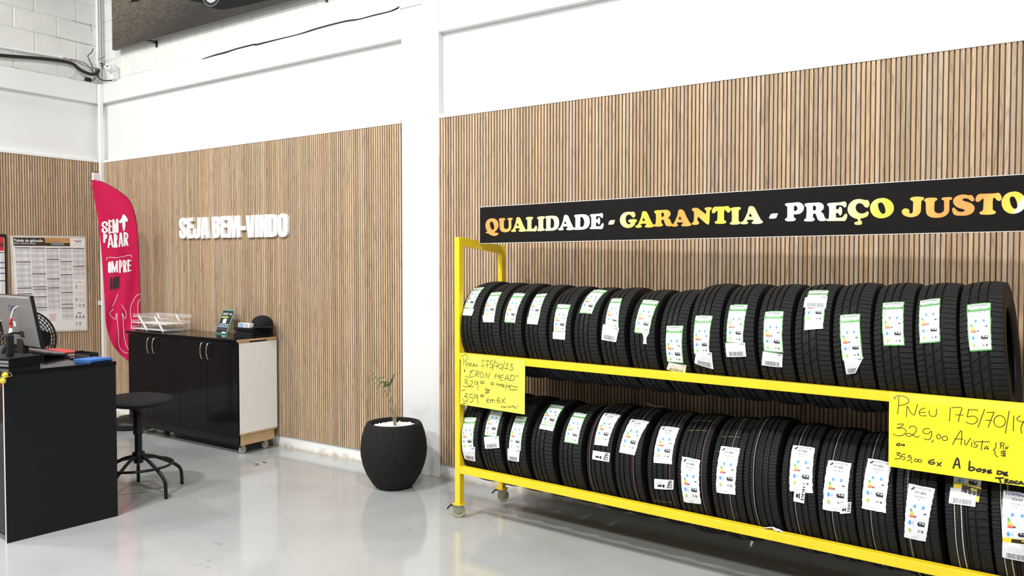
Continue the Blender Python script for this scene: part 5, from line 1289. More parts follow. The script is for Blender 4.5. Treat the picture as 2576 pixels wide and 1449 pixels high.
for lb, x0, x1, key, gk in (('small blue and white box on the cloth pile', 2.53, 2.60, 'ink_blue', 'blue'), ('small white box on the cloth pile beside the blue one', 2.602, 2.672, 'ink_grey', 'white')):
    t = thing('small_box', lb, 'box', ((x0 + x1) / 2, -0.236, 1.0285), (0, 0, 0.02))
    b = MB()
    hw = (x1 - x0) / 2
    b.box((-hw, -0.024, 0), (hw, 0.02, 0.036), 'paper')
    b.build('carton', t, bevel=0.001)
    b = MB()
    bx = lambda u, v, h=0: (u, -0.024 - h, v)
    if gk == 'blue':
        b.add([bx(-hw + 0.012, 0.004, 0.0006), bx(hw - 0.004, 0.004, 0.0006), bx(hw - 0.004, 0.032, 0.0006), bx(-hw + 0.012, 0.032, 0.0006)], [(0, 1, 2, 3)], 'ink_blue')
        b.add([bx(-hw + 0.02, 0.014, 0.001), bx(hw - 0.012, 0.014, 0.001), bx(hw - 0.012, 0.020, 0.001), bx(-hw + 0.02, 0.020, 0.001)], [(0, 1, 2, 3)], 'ink_white')
    else:
        for q in range(4):
            b.add([bx(-hw + 0.01, 0.006 + 0.007 * q, 0.0006), bx(hw - 0.01 - 0.01 * (q % 2), 0.006 + 0.007 * q, 0.0006), bx(hw - 0.01 - 0.01 * (q % 2), 0.009 + 0.007 * q, 0.0006), bx(-hw + 0.01, 0.009 + 0.007 * q, 0.0006)], [(0, 1, 2, 3)], 'ink_grey')
    b.build('print', t)

# ------------------------------------------------------------ black counter desk
DA = Vector((3.322, -2.393, 0))
DR = -0.07677
DM = Matrix.Translation(DA) @ Matrix.Rotation(DR, 4, 'Z')
def dk(x, y, z=0.0):
    return tuple(DM @ Vector((x, y, z)))
DH = 0.957
t = thing('desk', 'tall black desk at the left edge with a flat black end panel', 'desk', tuple(DA), (0, 0, DR))
b = MB()
b.box((-0.022, 0.003, 0.0), (0.0, 0.613, DH - 0.022), 'black_satin')
b.build('end_panel', t, bevel=0.0012)
b = MB()
b.box((-1.60, 0.0, 0.0), (-1.578, 0.613, DH - 0.022), 'black_satin')
b.build('end_panel', t, bevel=0.0012)
b = MB()
b.box((-1.61, -0.004, DH - 0.022), (0.003, 0.616, DH), 'black_gloss')
b.build('desktop', t, bevel=0.0012)
b = MB()
b.box((-1.578, 0.004, 0.05), (-0.022, 0.022, DH - 0.022), 'black_gloss')
b.build('front_panel', t)
b = MB()
b.box((-0.009, 0.0, 0.0), (-0.001, 0.003, DH - 0.022), 'white_melamine')
b.build('edge_strip', t)

# riser slab with a small black speaker on it
t = thing('riser', 'flat black box at the near corner of the desk under the speaker', 'box', dk(-0.165, 0.09, DH), (0, 0, DR + radians(20)))
b = MB()
b.box((-0.24, 0.0, 0.0), (0.0, 0.20, 0.045), 'black_satin')
b.build('body', t, bevel=0.002)
b = MB()
b.box((-0.244, -0.004, 0.045), (0.004, 0.204, 0.056), 'black_plastic')
b.build('lid', t, bevel=0.002)
b = MB()
b.box((-0.236, -0.003, 0.006), (-0.006, 0.0, 0.020), 'steel_grey')
b.box((-0.236, -0.003, 0.026), (-0.006, 0.0, 0.040), 'steel_grey')
b.build('front_strip', t)
t = thing('speaker', 'small upright black speaker on the flat black box', 'speaker', dk(-0.285, 0.135, DH + 0.056), (0, 0, DR))
b = MB()
b.box((-0.018, -0.018, 0.0), (0.018, 0.018, 0.125), 'black_plastic')
b.build('cabinet', t, bevel=0.006, segs=3)
for zz in (0.045, 0.1):
    b = MB()
    b.cyl((0.0, -0.019, zz), (0.0, -0.0175, zz), 0.012, 'rubber_side', 20)
    b.build('driver', t)

# monitor seen from the back
mt = radians(-10)
t = thing('monitor', 'computer monitor seen from its grey back on the desk', 'monitor', dk(-0.63, 0.315, DH), (0, 0, DR))
MX = Matrix.Translation((0, 0.0, 0.24)) @ Matrix.Rotation(-mt, 4, 'X')
b = MB()
b.box((-0.262, -0.010, -0.165), (0.262, 0.012, 0.165), 'black_plastic', MX)
b.build('bezel', t, bevel=0.003)
b = MB()
V, F = [], []
for (x, z, y) in ((-0.26, -0.163, -0.010), (0.26, -0.163, -0.010), (0.26, 0.163, -0.010), (-0.26, 0.163, -0.010), (-0.25, -0.153, -0.024), (0.25, -0.153, -0.024), (0.25, 0.153, -0.024), (-0.25, 0.153, -0.024)):
    V.append(tuple(MX @ Vector((x, y, z))))
b.add(V, [(4, 5, 6, 7), (0, 1, 5, 4), (1, 2, 6, 5), (2, 3, 7, 6), (3, 0, 4, 7)], 'screen_back')
b.build('back_cover', t, bevel=0.003)
b = MB()
mf = lambda u, v, h=0: tuple(MX @ Vector((u, -0.0242 - h, v)))
b.ribbon(oval(-0.05, 0.085, 0.018, 0.018, 18), 0.004, mf, 0.0008, 'ink_navy', cap=False)
b.text('LG', -0.025, 0.070, 0.032, mf, 0.0008, 'ink_navy', bold=True)
b.build('logo', t)
b = MB()
b.add([mf(0.02, -0.10, 0.0006), mf(0.09, -0.10, 0.0006), mf(0.09, -0.06, 0.0006), mf(0.02, -0.06, 0.0006)], [(0, 1, 2, 3)], 'ink_black')
b.build('socket_recess', t)
b = MB()
b.add([mf(-0.045, -0.035, 0.0006), mf(-0.01, -0.035, 0.0006), mf(-0.01, 0.0, 0.0006), mf(-0.045, 0.0, 0.0006)], [(0, 1, 2, 3)], 'paper')
b.build('white_tag', t)
b = MB()
b.box((-0.05, -0.004, 0.01), (0.05, 0.030, 0.14), 'black_plastic')
b.build('stand_neck', t, bevel=0.004)
b = MB()
b.box((-0.13, -0.085, 0.0), (0.13, 0.06, 0.012), 'black_plastic')
b.build('stand_base', t, bevel=0.004)

t = thing('hanging_charm', 'red and white ribbon charm hanging down the monitor back', 'ornament', dk(-0.545, 0.232, DH))
b = MB()
b.tube(spline([(0.0, 0.045, 0.335), (0, 0.02, 0.32), (0.0, 0.008, 0.29), (0.0, 0.002, 0.26)], 4), 0.0035, 'paper', 8)
b.build('cord', t, smooth=60)
b = MB()
b.tube(spline([(0, 0, 0.262), (0.006, -0.002, 0.245), (-0.004, 0.0, 0.225), (0.004, 0, 0.20)], 4), [0.006, 0.008, 0.011, 0.009, 0.007, 0.009, 0.012, 0.010, 0.007, 0.008, 0.009, 0.007, 0.005], 'red_plastic', 10)
b.build('red_bow', t, smooth=60)
b = MB()
b.tube([(0, 0, 0.205), (0.003, 0, 0.19), (0.0, 0, 0.165), (0, 0, 0.15)], [0.006, 0.011, 0.012, 0.007], 'paper', 10)
b.build('white_bead', t, smooth=60)
b = MB()
for k in range(8):
    b.tube([(0, 0, 0.15 - 0.011 * k), (0, 0, 0.1405 - 0.011 * k)], 0.0055, 'red_plastic' if k % 2 else 'paper', 8)
b.build('twisted_cord', t)
b = MB()
b.tube([(0, 0, 0.066), (0, 0, 0.055), (0, 0, 0.042), (0, 0, 0.036)], [0.006, 0.012, 0.013, 0.008], 'cover_beige', 10)
b.build('tassel', t, smooth=60)
cable('cable', 'black monitor cable bending down behind the speaker', [dk(-0.56, 0.285, DH + 0.165), dk(-0.53, 0.23, DH + 0.17), dk(-0.51, 0.17, DH + 0.145), dk(-0.50, 0.13, DH + 0.09), dk(-0.50, 0.12, DH + 0.03), dk(-0.50, 0.12, DH + 0.007)], 0.006, 'cable_black')

t = thing('keyboard', 'black computer keyboard on the desk in front of the monitor', 'keyboard', dk(-0.70, 0.455, DH), (0, 0, DR + radians(1)))
b = MB()
V = [(-0.23, -0.075, 0.022), (0.23, -0.075, 0.022), (0.23, 0.075, 0.004), (-0.23, 0.075, 0.004), (-0.23, -0.075, 0.036), (0.23, -0.075, 0.036), (0.23, 0.075, 0.016), (-0.23, 0.075, 0.016)]
b.add(V, [(3, 2, 1, 0), (4, 5, 6, 7), (0, 1, 5, 4), (1, 2, 6, 5), (2, 3, 7, 6), (3, 0, 4, 7)], 'black_plastic')
b.build('case', t, bevel=0.003)
for sx in (-0.2, 0.2):
    b = MB()
    b.box((sx - 0.012, -0.070, 0.0), (sx + 0.012, -0.062, 0.024), 'black_plastic')
    b.build('foot', t)
b = MB()
for i in range(5):
    for j in range(18):
        x, y = -0.215 + j * 0.0243, -0.058 + i * 0.0245
        z = 0.0355 - (y + 0.075) * 0.133
        b.box((x, y, z), (x + 0.019, y + 0.019, z + 0.007), 'key_grey')
b.build('keys', t, bevel=0.0015)
b = MB()
b.box((-0.15, -0.035, 0.0), (0.15, 0.035, 0.020), 'paper')
o = b.build('paper_stack', loc=dk(-0.68, 0.575, DH), rot=(0, 0, DR), bevel=0.001)
tag(o, 'low stack of white papers under the red folder behind the keyboard', 'paper')
b = MB()
b.box((-0.165, -0.042, 0.0), (0.165, 0.05, 0.006), 'red_plastic')
o = b.build('folder', loc=dk(-0.68, 0.575, DH + 0.0205), rot=(0, 0, DR - 0.03), bevel=0.002)
tag(o, 'flat red folder lying behind the keyboard', 'folder')
t = thing('phone', 'black phone lying beside the keyboard near the back of the desk', 'phone', dk(-0.385, 0.535, DH), (0, 0, DR - 0.2))
b = MB()
b.box((-0.075, -0.034, 0.0), (0.075, 0.034, 0.009), 'black_plastic')
b.build('body', t, bevel=0.003)
b = MB()
b.box((-0.070, -0.030, 0.009), (0.070, 0.030, 0.0096), 'black_gloss')
b.build('screen', t)
t = thing('organizer', 'slotted black plastic tray at the back edge of the desk', 'tray', dk(-0.34, 0.572, DH), (0, 0, DR + 0.12), None, 0.72)
b = MB()
b.box((-0.12, -0.012, 0.0), (0.12, 0.0, 0.038), 'black_plastic')
b.box((-0.12, 0.055, 0.0), (0.12, 0.065, 0.050), 'black_plastic')
b.box((-0.12, -0.012, 0.0), (-0.11, 0.065, 0.055), 'black_plastic')
b.box((0.11, -0.012, 0.0), (0.12, 0.065, 0.045), 'black_plastic')
b.box((-0.12, -0.012, 0.0), (0.12, 0.065, 0.004), 'black_plastic')
b.build('body', t, bevel=0.0015)
b = MB()
for k in range(6):
    b.tube([(-0.09 + k * 0.036 + 0.010 * cos(a), -0.013, 0.019 + 0.010 * sin(a)) for a in [2 * pi * i / 12 for i in range(12)]], 0.002, 'key_grey', 6, closed=True)
b.build('slots', t)
b = MB()
for k, (dx_, z0) in enumerate(((0.0, 0.0), (0.006, 0.006), (-0.004, 0.0125))):
    b.box((-0.075 + dx_, -0.075, z0), (0.075 + dx_, 0.075, z0 + 0.0058), 'blue_cloth')
o = b.build('blue_folder', loc=dk(-0.115, 0.530, DH), rot=(0, 0, DR + 0.25), bevel=0.002)
tag(o, 'folded blue cloth folder on the far front corner of the desk', 'folder')

t = thing('bell_ornament', 'pair of yellow bells hanging at the near corner of the desk', 'ornament', dk(0.0, -0.006, DH))
for k, (y, z) in enumerate(((0.008, -0.016), (-0.004, -0.046))):
    b = MB()
    mxb = Matrix.Translation((0.020, y, z))
    b.lathe([(0.0, 0.017), (0.008, 0.015), (0.014, 0.009), (0.0165, 0.0), (0.014, -0.009), (0.008, -0.015), (0.0, -0.017)], 'bell_yellow', 18, mxb)
    b.build('bell', t, smooth=60)
b = MB()
b.tube(spline([(0.005, 0.0, 0.004), (0.012, 0.03, -0.003), (0.014, 0.045, -0.022), (0.014, 0.02, -0.028), (0.016, -0.004, -0.026), (0.012, -0.02, -0.03)], 4), 0.0025, 'zinc', 6)
b.build('loop', t, smooth=60)
b = MB()
b.tube(spline([(0.016, 0.0, -0.05), (0.016, -0.02, -0.052), (0.014, -0.03, -0.062), (0.014, -0.012, -0.074)], 4), 0.004, 'red_plastic', 6)
b.build('ribbon', t, smooth=60)

# ------------------------------------------------------------ fan behind the monitor
fd = Vector((0.92, -0.36, 0.06)).normalized()
t = thing('pedestal_fan', 'black standing fan behind the monitor', 'fan', (1.40, -1.435, 0))
FM = Matrix.Translation((0, 0, 0.955)) @ fd.to_track_quat('Z', 'Y').to_matrix().to_4x4()
def fp(r, a, z):
    return tuple(FM @ Vector((r * cos(a), r * sin(a), z)))
FRD = 0.238
for nm, sg in (('front_grille', 1), ('back_grille', -1)):
    b = MB()
    for k in range(1, 13):
        r = FRD * k / 12
        zz = sg * 0.075 * math.sqrt(max(0.02, 1 - (k / 12.0) ** 2.5))
        b.tube([fp(r, 2 * pi * i / 40, zz) for i in range(40)], 0.0026 if k < 12 else 0.008, 'black_plastic', 5, closed=True)
    for k in range(44):
        a = 2 * pi * k / 44
        b.tube([fp(FRD * q / 8, a + 0.35 * (q / 8.0), sg * 0.075 * math.sqrt(max(0.02, 1 - (q / 8.0) ** 2.5))) for q in range(1, 9)], 0.0022, 'black_plastic', 4)
    b.build(nm, t)
for k in range(3):
    b = MB()
    V = []
    for i in range(9):
        r = 0.035 + 0.165 * i / 8
        wd = 0.25 + 0.42 * sin(pi * min(1, 0.15 + i / 9.0))
        for j in range(5):
            a = 2 * pi * k / 3 + (j / 4.0 - 0.5) * 2 * wd
            V.append(fp(r, a, (j / 4.0 - 0.5) * 0.055))
    b.add(V, [(i * 5 + j, i * 5 + j + 1, (i + 1) * 5 + j + 1, (i + 1) * 5 + j) for i in range(8) for j in range(4)], 'black_plastic')
    o = b.build('blade', t, smooth=60)
b = MB()
b.lathe([(0.0, 0.03), (0.035, 0.025), (0.04, -0.02), (0.055, -0.075), (0.06, -0.16), (0.04, -0.19), (0.0, -0.195)], 'black_plastic', 24, FM)
b.build('motor', t, smooth=50)
b = MB()
b.tube([(-0.09, 0.035, 0.03), (-0.09, 0.035, 0.86), (-0.09, 0.035, 0.94)], 0.016, 'black_metal', 14)
b.build('pole', t, smooth=50)
b = MB()
b.lathe([(0.0, 0.0), (0.2, 0.0), (0.205, 0.02), (0.18, 0.035), (0.04, 0.055), (0.03, 0.09), (0.0, 0.09)], 'black_plastic', 36, Matrix.Translation((-0.09, 0.035, 0)))
b.build('base', t, smooth=50)

# ------------------------------------------------------------ stool
t = thing('stool', 'black round swivel stool with a ring footrest beside the desk', 'stool', (3.0, -1.425, 0))
b = MB()
tl = Matrix.Translation((0, 0, 0.60)) @ Matrix.Rotation(radians(2.5), 4, 'Y')
b.lathe([(0.0, -0.012), (0.10, -0.010), (0.17, 0.004), (0.215, 0.026), (0.222, 0.034), (0.216, 0.043), (0.19, 0.050), (0.10, 0.046), (0.0, 0.042)], 'fabric_black', 48, tl)
b.build('seat', t, smooth=60)
b = MB()
b.lathe([(0.045, 0.56), (0.055, 0.575), (0.06, 0.592), (0.0, 0.592)], 'black_metal', 24)
b.build('seat_plate', t, smooth=40)
b = MB()
b.lathe([(0.0, 0.40), (0.030, 0.40), (0.032, 0.405), (0.032, 0.555), (0.028, 0.57), (0.0, 0.57)], 'black_plastic', 24)
b.build('sleeve', t, smooth=40)
b = MB()
b.lathe([(0.0, 0.26), (0.0235, 0.26), (0.0235, 0.41), (0.0, 0.41)], 'black_metal', 24)
b.build('post', t, smooth=40)
b = MB()
b.lathe([(0.0, 0.205), (0.030, 0.205), (0.031, 0.235), (0.040, 0.24), (0.040, 0.272), (0.034, 0.28), (0.0, 0.28)], 'black_metal', 24)
b.build('hub', t, smooth=40)
for adeg in (3, 78, 150, 222, 294):
    a = radians(adeg)
    d = Vector((cos(a), sin(a), 0))
    b = MB()
    pts = [d * 0.025 + Vector((0, 0, 0.250)), d * 0.09 + Vector((0, 0, 0.236)), d * 0.17 + Vector((0, 0, 0.196)), d * 0.245 + Vector((0, 0, 0.150)), d * 0.280 + Vector((0, 0, 0.110)), d * 0.288 + Vector((0, 0, 0.06)), d * 0.290 + Vector((0, 0, 0.0))]
    b.tube(spline([tuple(p) for p in pts], 5), 0.0115, 'black_metal', 12)
    b.build('leg', t, smooth=60)
b = MB()
b.tube([(0.213 * cos(2 * pi * i / 56), 0.213 * sin(2 * pi * i / 56), 0.191) for i in range(56)], 0.009, 'black_metal', 10, closed=True)
b.build('foot_ring', t, smooth=60)
b = MB()
b.tube(spline([(0.035, -0.02, 0.56), (0.05, -0.025, 0.545), (0.045, -0.03, 0.515), (0.032, -0.02, 0.505)], 4), 0.003, 'black_metal', 6)
b.build('lever', t, smooth=60)

# ------------------------------------------------------------ planter
PO = Vector((4.345, -0.352, 0))
t = thing('planter', 'round black textured pot on the floor in front of the pillar', 'pot', tuple(PO))
b = MB()
prof = [(0.0, 0.0), (0.105, 0.0), (0.128, 0.008), (0.152, 0.035), (0.188, 0.095), (0.214, 0.16), (0.228, 0.225), (0.231, 0.275), (0.226, 0.33), (0.214, 0.385), (0.200, 0.425), (0.192, 0.443), (0.184, 0.452), (0.172, 0.455), (0.162, 0.449), (0.160, 0.435), (0.163, 0.41), (0.168, 0.385), (0.0, 0.38)]
b.lathe(prof, 'pot_black', 72)
b.build('pot', t, smooth=60)
b = MB()
random.seed(11)
gold = pi * (3 - math.sqrt(5))
ico = [(0, 0, 1), (0.894, 0, 0.447), (0.276, 0.851, 0.447), (-0.724, 0.526, 0.447), (-0.724, -0.526, 0.447), (0.276, -0.851, 0.447), (0.724, 0.526, -0.447), (-0.276, 0.851, -0.447), (-0.894, 0, -0.447), (-0.276, -0.851, -0.447), (0.724, -0.526, -0.447), (0, 0, -1)]
icf = [(0, 1, 2), (0, 2, 3), (0, 3, 4), (0, 4, 5), (0, 5, 1), (1, 6, 2), (2, 7, 3), (3, 8, 4), (4, 9, 5), (5, 10, 1), (6, 7, 2), (7, 8, 3), (8, 9, 4), (9, 10, 5), (10, 6, 1), (6, 11, 7), (7, 11, 8), (8, 11, 9), (9, 11, 10), (10, 11, 6)]
for k in range(620):
    r = 0.158 * math.sqrt((k + 0.5) / 620)
    a = k * gold
    s_ = 0.0075 + 0.005 * random.random()
    q = [random.uniform(0.75, 1.25) * s_ for _ in range(3)]
    rm = Matrix.Rotation(random.random() * 6, 3, 'Z') @ Matrix.Rotation(random.random() * 6, 3, 'X')
    c = Vector((r * cos(a), r * sin(a), 0.408 + 0.012 * random.random() + 0.008 * (1 - r / 0.16)))
    b.add([rm @ Vector((x * q[0], y * q[1], z * q[2])) + c for x, y, z in ico], icf, 'pebble')
o = b.build('pebbles', loc=tuple(PO))
tag(o, 'white pebbles covering the soil in the black pot', 'pebbles', kind='stuff')

t = thing('potted_palm', 'thin young palm with three stems growing in the black pot', 'plant', (4.345, -0.345, 0.405))
PU = Vector((0.83, 0.555, 0)).normalized()
def pp(u, z, d=0.0):
    p = PU * u + Vector((0.6, -0.8, 0)).normalized() * d
    return (p.x, p.y, z)
stems = ([(0.0, 0.0), (-0.012, 0.10), (-0.045, 0.22), (-0.105, 0.325), (-0.165, 0.41)], [(0.004, 0.0), (-0.004, 0.10), (-0.018, 0.20), (-0.038, 0.30)], [(0.010, -0.004), (0.012, 0.10), (0.008, 0.24), (0.010, 0.40)])
for k, st in enumerate(stems):
    b = MB()
    n = len(spline(st, 5))
    b.tube([pp(u, z, 0.01 * k) for u, z in spline(st, 5)], [0.0054 - 0.0030 * i / (n - 1) for i in range(n)], 'stem', 7)
    b.build('stem', t, smooth=60)
random.seed(5)
def leaf(u0, z0, u1, z1, wd, d0=0.0, d1=0.0, droop=0.01):
    b = MB()
    n = 7
    L, R = [], []
    ax_ = Vector((u1 - u0, z1 - z0)).normalized()
    q = Vector((-ax_.y, ax_.x))
    for i in range(n + 1):
        f = i / n
        ww = wd * sin(pi * (0.08 + 0.92 * f) ** 0.7) * 0.5 if i < n else 0.0003
        c = Vector((u0 + (u1 - u0) * f, z0 + (z1 - z0) * f - droop * f * f))
        dd = d0 + (d1 - d0) * f
        L.append(pp(c.x + q.x * ww, c.y + q.y * ww, dd + 0.003))
        R.append(pp(c.x - q.x * ww, c.y - q.y * ww, dd - 0.003))
    V = L + R
    m = n + 1
    b.add(V, [(i, i + 1, m + i + 1, m + i) for i in range(n)], 'leaf')
    o = b.build('leaflet', t, smooth=60)
    md = o.modifiers.new('thick', 'SOLIDIFY')
    md.thickness = 0.0008
for a in ((-0.105, 0.325, -0.03, 0.335, 0.016), (-0.040, 0.295, 0.002, 0.385, 0.018), (-0.042, 0.295, -0.09, 0.345, 0.015), (-0.075, 0.285, -0.075, 0.235, 0.012), (-0.075, 0.285, -0.055, 0.34, 0.014), (-0.038, 0.30, -0.015, 0.36, 0.016),
          (-0.125, 0.355, -0.185, 0.345, 0.005), (-0.130, 0.36, -0.165, 0.31, 0.004), (-0.115, 0.34, -0.155, 0.28, 0.004), (-0.145, 0.38, -0.20, 0.36, 0.004), (-0.105, 0.325, -0.125, 0.25, 0.006), (-0.120, 0.35, -0.06, 0.37, 0.006), (-0.03, 0.33, 0.015, 0.41, 0.006)):
    leaf(*a, d1=random.uniform(-0.02, 0.03))
b = MB()
b.tube([pp(-0.045, -0.005, 0.05), pp(-0.040, 0.015, 0.05), pp(-0.052, 0.028, 0.045)], [0.006, 0.0055, 0.003], 'cable_brown', 7)
b.build('dry_stub', t, smooth=60)

# small scraps on the floor by the wall
for lb, pts in (('thin curved black scrap on the floor near the cabinet', [(3.02, -0.50, 0.0035), (3.06, -0.485, 0.0035), (3.075, -0.50, 0.0035), (3.075, -0.53, 0.0035)]), ('short black scrap on the floor close to the baseboard', [(3.04, -0.43, 0.0045), (3.075, -0.425, 0.0045)])):
    b = MB()
    b.tube(spline(pts, 4), 0.0018 if len(pts) > 2 else 0.003, 'cable_black', 6)
    tag(b.build('scrap', smooth=60), lb, 'scrap')

# ------------------------------------------------------------ yellow tire rack
RO, RA = (5.1165, -0.6531, 0.0), -0.0655
RROT = (0, 0, RA)
RM = Matrix.Translation(RO) @ Matrix.Rotation(RA, 4, 'Z')
RL = 3.05
t = thing('tire_rack', 'yellow metal tire rack on casters with two shelves of tires', 'rack', RO, RROT)
for l0 in (0.0, RL - 0.04):
    for d0, z1 in ((0.0, 1.716), (0.42, 1.674)):
        b = MB()
        b.box((l0, d0, 0.088), (l0 + 0.04, d0 + 0.04, z1), 'yellow_paint')
        b.build('post', t, bevel=0.003)
        b = MB()
        b.box((l0 - 0.012, d0 - 0.012, 0.0825), (l0 + 0.052, d0 + 0.052, 0.088), 'yellow_paint')
        b.build('foot_plate', t, bevel=0.001)
    b = MB()
    V = [(l0, 0.04, 1.665), (l0 + 0.04, 0.04, 1.665), (l0 + 0.04, 0.42, 1.622), (l0, 0.42, 1.622), (l0, 0.04, 1.714), (l0 + 0.04, 0.04, 1.714), (l0 + 0.04, 0.42, 1.672), (l0, 0.42, 1.672)]
    b.add(V, [(3, 2, 1, 0), (4, 5, 6, 7), (0, 1, 5, 4), (1, 2, 6, 5), (2, 3, 7, 6), (3, 0, 4, 7)], 'yellow_paint')
    b.build('top_bar', t)
for z0, z1, d0 in ((0.974, 1.015, 0.0), (0.858, 0.898, 0.42), (0.278, 0.322, 0.0), (0.130, 0.168, 0.42)):
    b = MB()
    b.box((0.04, d0, z0), (RL - 0.04, d0 + 0.04, z1), 'yellow_paint')
    b.build('rail', t, bevel=0.003)
for l0, d0, ang in ((0.012, 0.018, 0.95), (0.025, 0.44, 0.95), (RL - 0.02, 0.02, 0.6), (RL - 0.02, 0.44, 0.6)):
    cm = Matrix.Translation((l0, d0, 0)) @ Matrix.Rotation(-ang + 0.05, 4, 'Z')
    # the axle lies on the caster's own x axis
    b = MB()
    b.box((-0.028, -0.030, 0.077), (0.028, 0.030, 0.0825), 'zinc', cm)
    for sx in (-0.018, 0.0155):
        V = [tuple(cm @ Vector(p)) for p in ((sx, -0.030, 0.078), (sx, 0.028, 0.078), (sx, 0.020, 0.036), (sx, -0.004, 0.026), (sx, -0.026, 0.050), (sx + 0.0025, -0.030, 0.078), (sx + 0.0025, 0.028, 0.078), (sx + 0.0025, 0.020, 0.036), (sx + 0.0025, -0.004, 0.026), (sx + 0.0025, -0.026, 0.050))]
        b.add(V, [(0, 1, 2, 3, 4), (9, 8, 7, 6, 5), (0, 5, 6, 1), (1, 6, 7, 2), (2, 7, 8, 3), (3, 8, 9, 4), (4, 9, 5, 0)], 'zinc')
    k = b.build('caster', t)
    wm = cm @ Matrix.Translation((0, 0.004, 0.039)) @ Matrix.Rotation(pi / 2, 4, 'Y')
    b = MB()
    b.lathe([(0.0, -0.012), (0.011, -0.0135), (0.013, -0.009), (0.024, -0.008), (0.029, -0.0125), (0.037, -0.0115), (0.039, -0.006), (0.039, 0.006), (0.037, 0.0115), (0.029, 0.0125), (0.024, 0.008), (0.013, 0.009), (0.011, 0.0135), (0.0, 0.012)], 'wheel_resin', 32, wm)
    b.build('wheel', k, smooth=40)
    b = MB()
    b.cyl(tuple(wm @ Vector((0, 0, -0.021))), tuple(wm @ Vector((0, 0, 0.021))), 0.006, 'steel_grey', 10)
    b.build('axle', k)
    b = MB()
    b.tube([tuple(cm @ Vector(p)) for p in ((0.0, 0.015, 0.0725), (0.0, -0.025, 0.074), (0.0, -0.044, 0.078), (0.0, -0.056, 0.066), (0.0, -0.068, 0.052))], [0.008, 0.008, 0.006, 0.005, 0.004], 'black_plastic', 8)
    b.build('brake_lever', k, smooth=50)

# ------------------------------------------------------------ sign over the rack
def smooth_loop(lp, k=3):
    return spline(lp, k, closed=True)[:-1]

t = thing('sign_board', 'long black sign reading QUALIDADE - GARANTIA - PRE\u00c7O JUSTO above the rack', 'sign', RO, RROT)
b = MB()
V = [(0.042, 0.190, 1.681), (RL - 0.01, 0.190, 1.684), (RL - 0.01, 0.203, 1.684), (0.042, 0.203, 1.681), (0.042, 0.190, 1.908), (RL - 0.01, 0.190, 1.914), (RL - 0.01, 0.203, 1.914), (0.042, 0.203, 1.908)]
b.add(V, [(3, 2, 1, 0), (4, 5, 6, 7), (0, 1, 5, 4), (1, 2, 6, 5), (2, 3, 7, 6), (3, 0, 4, 7)], 'acrylic_white')
b.build('panel', t)
b = MB()
b.add([(0.0445, 0.1892, 1.6835), (RL - 0.012, 0.1892, 1.6865), (RL - 0.012, 0.1892, 1.9115), (0.0445, 0.1892, 1.9055)], [(0, 1, 2, 3)], 'sign_black')
b.build('face', t)
for ch, x0, x1 in SIGN:
    b = MB()
    zb_ = 1.7462 + 0.0032 * (x0 / 2.8)
    loops = [smooth_loop([(x * (x1 - x0), y * 0.09) for x, y in lp]) for lp in SLAB[ch]]
    b.plate(loops, lambda u, v, h, x0=x0: (x0 + u, 0.1888 - h, zb_ + v), None, 0.0, 'flame_print')
    b.build('letter', t)

# ------------------------------------------------------------ tires
TR = 0.29
def crown(x):
    return TR - 0.0075 * min(1.6, (abs(x) / 0.068)) ** 2.3

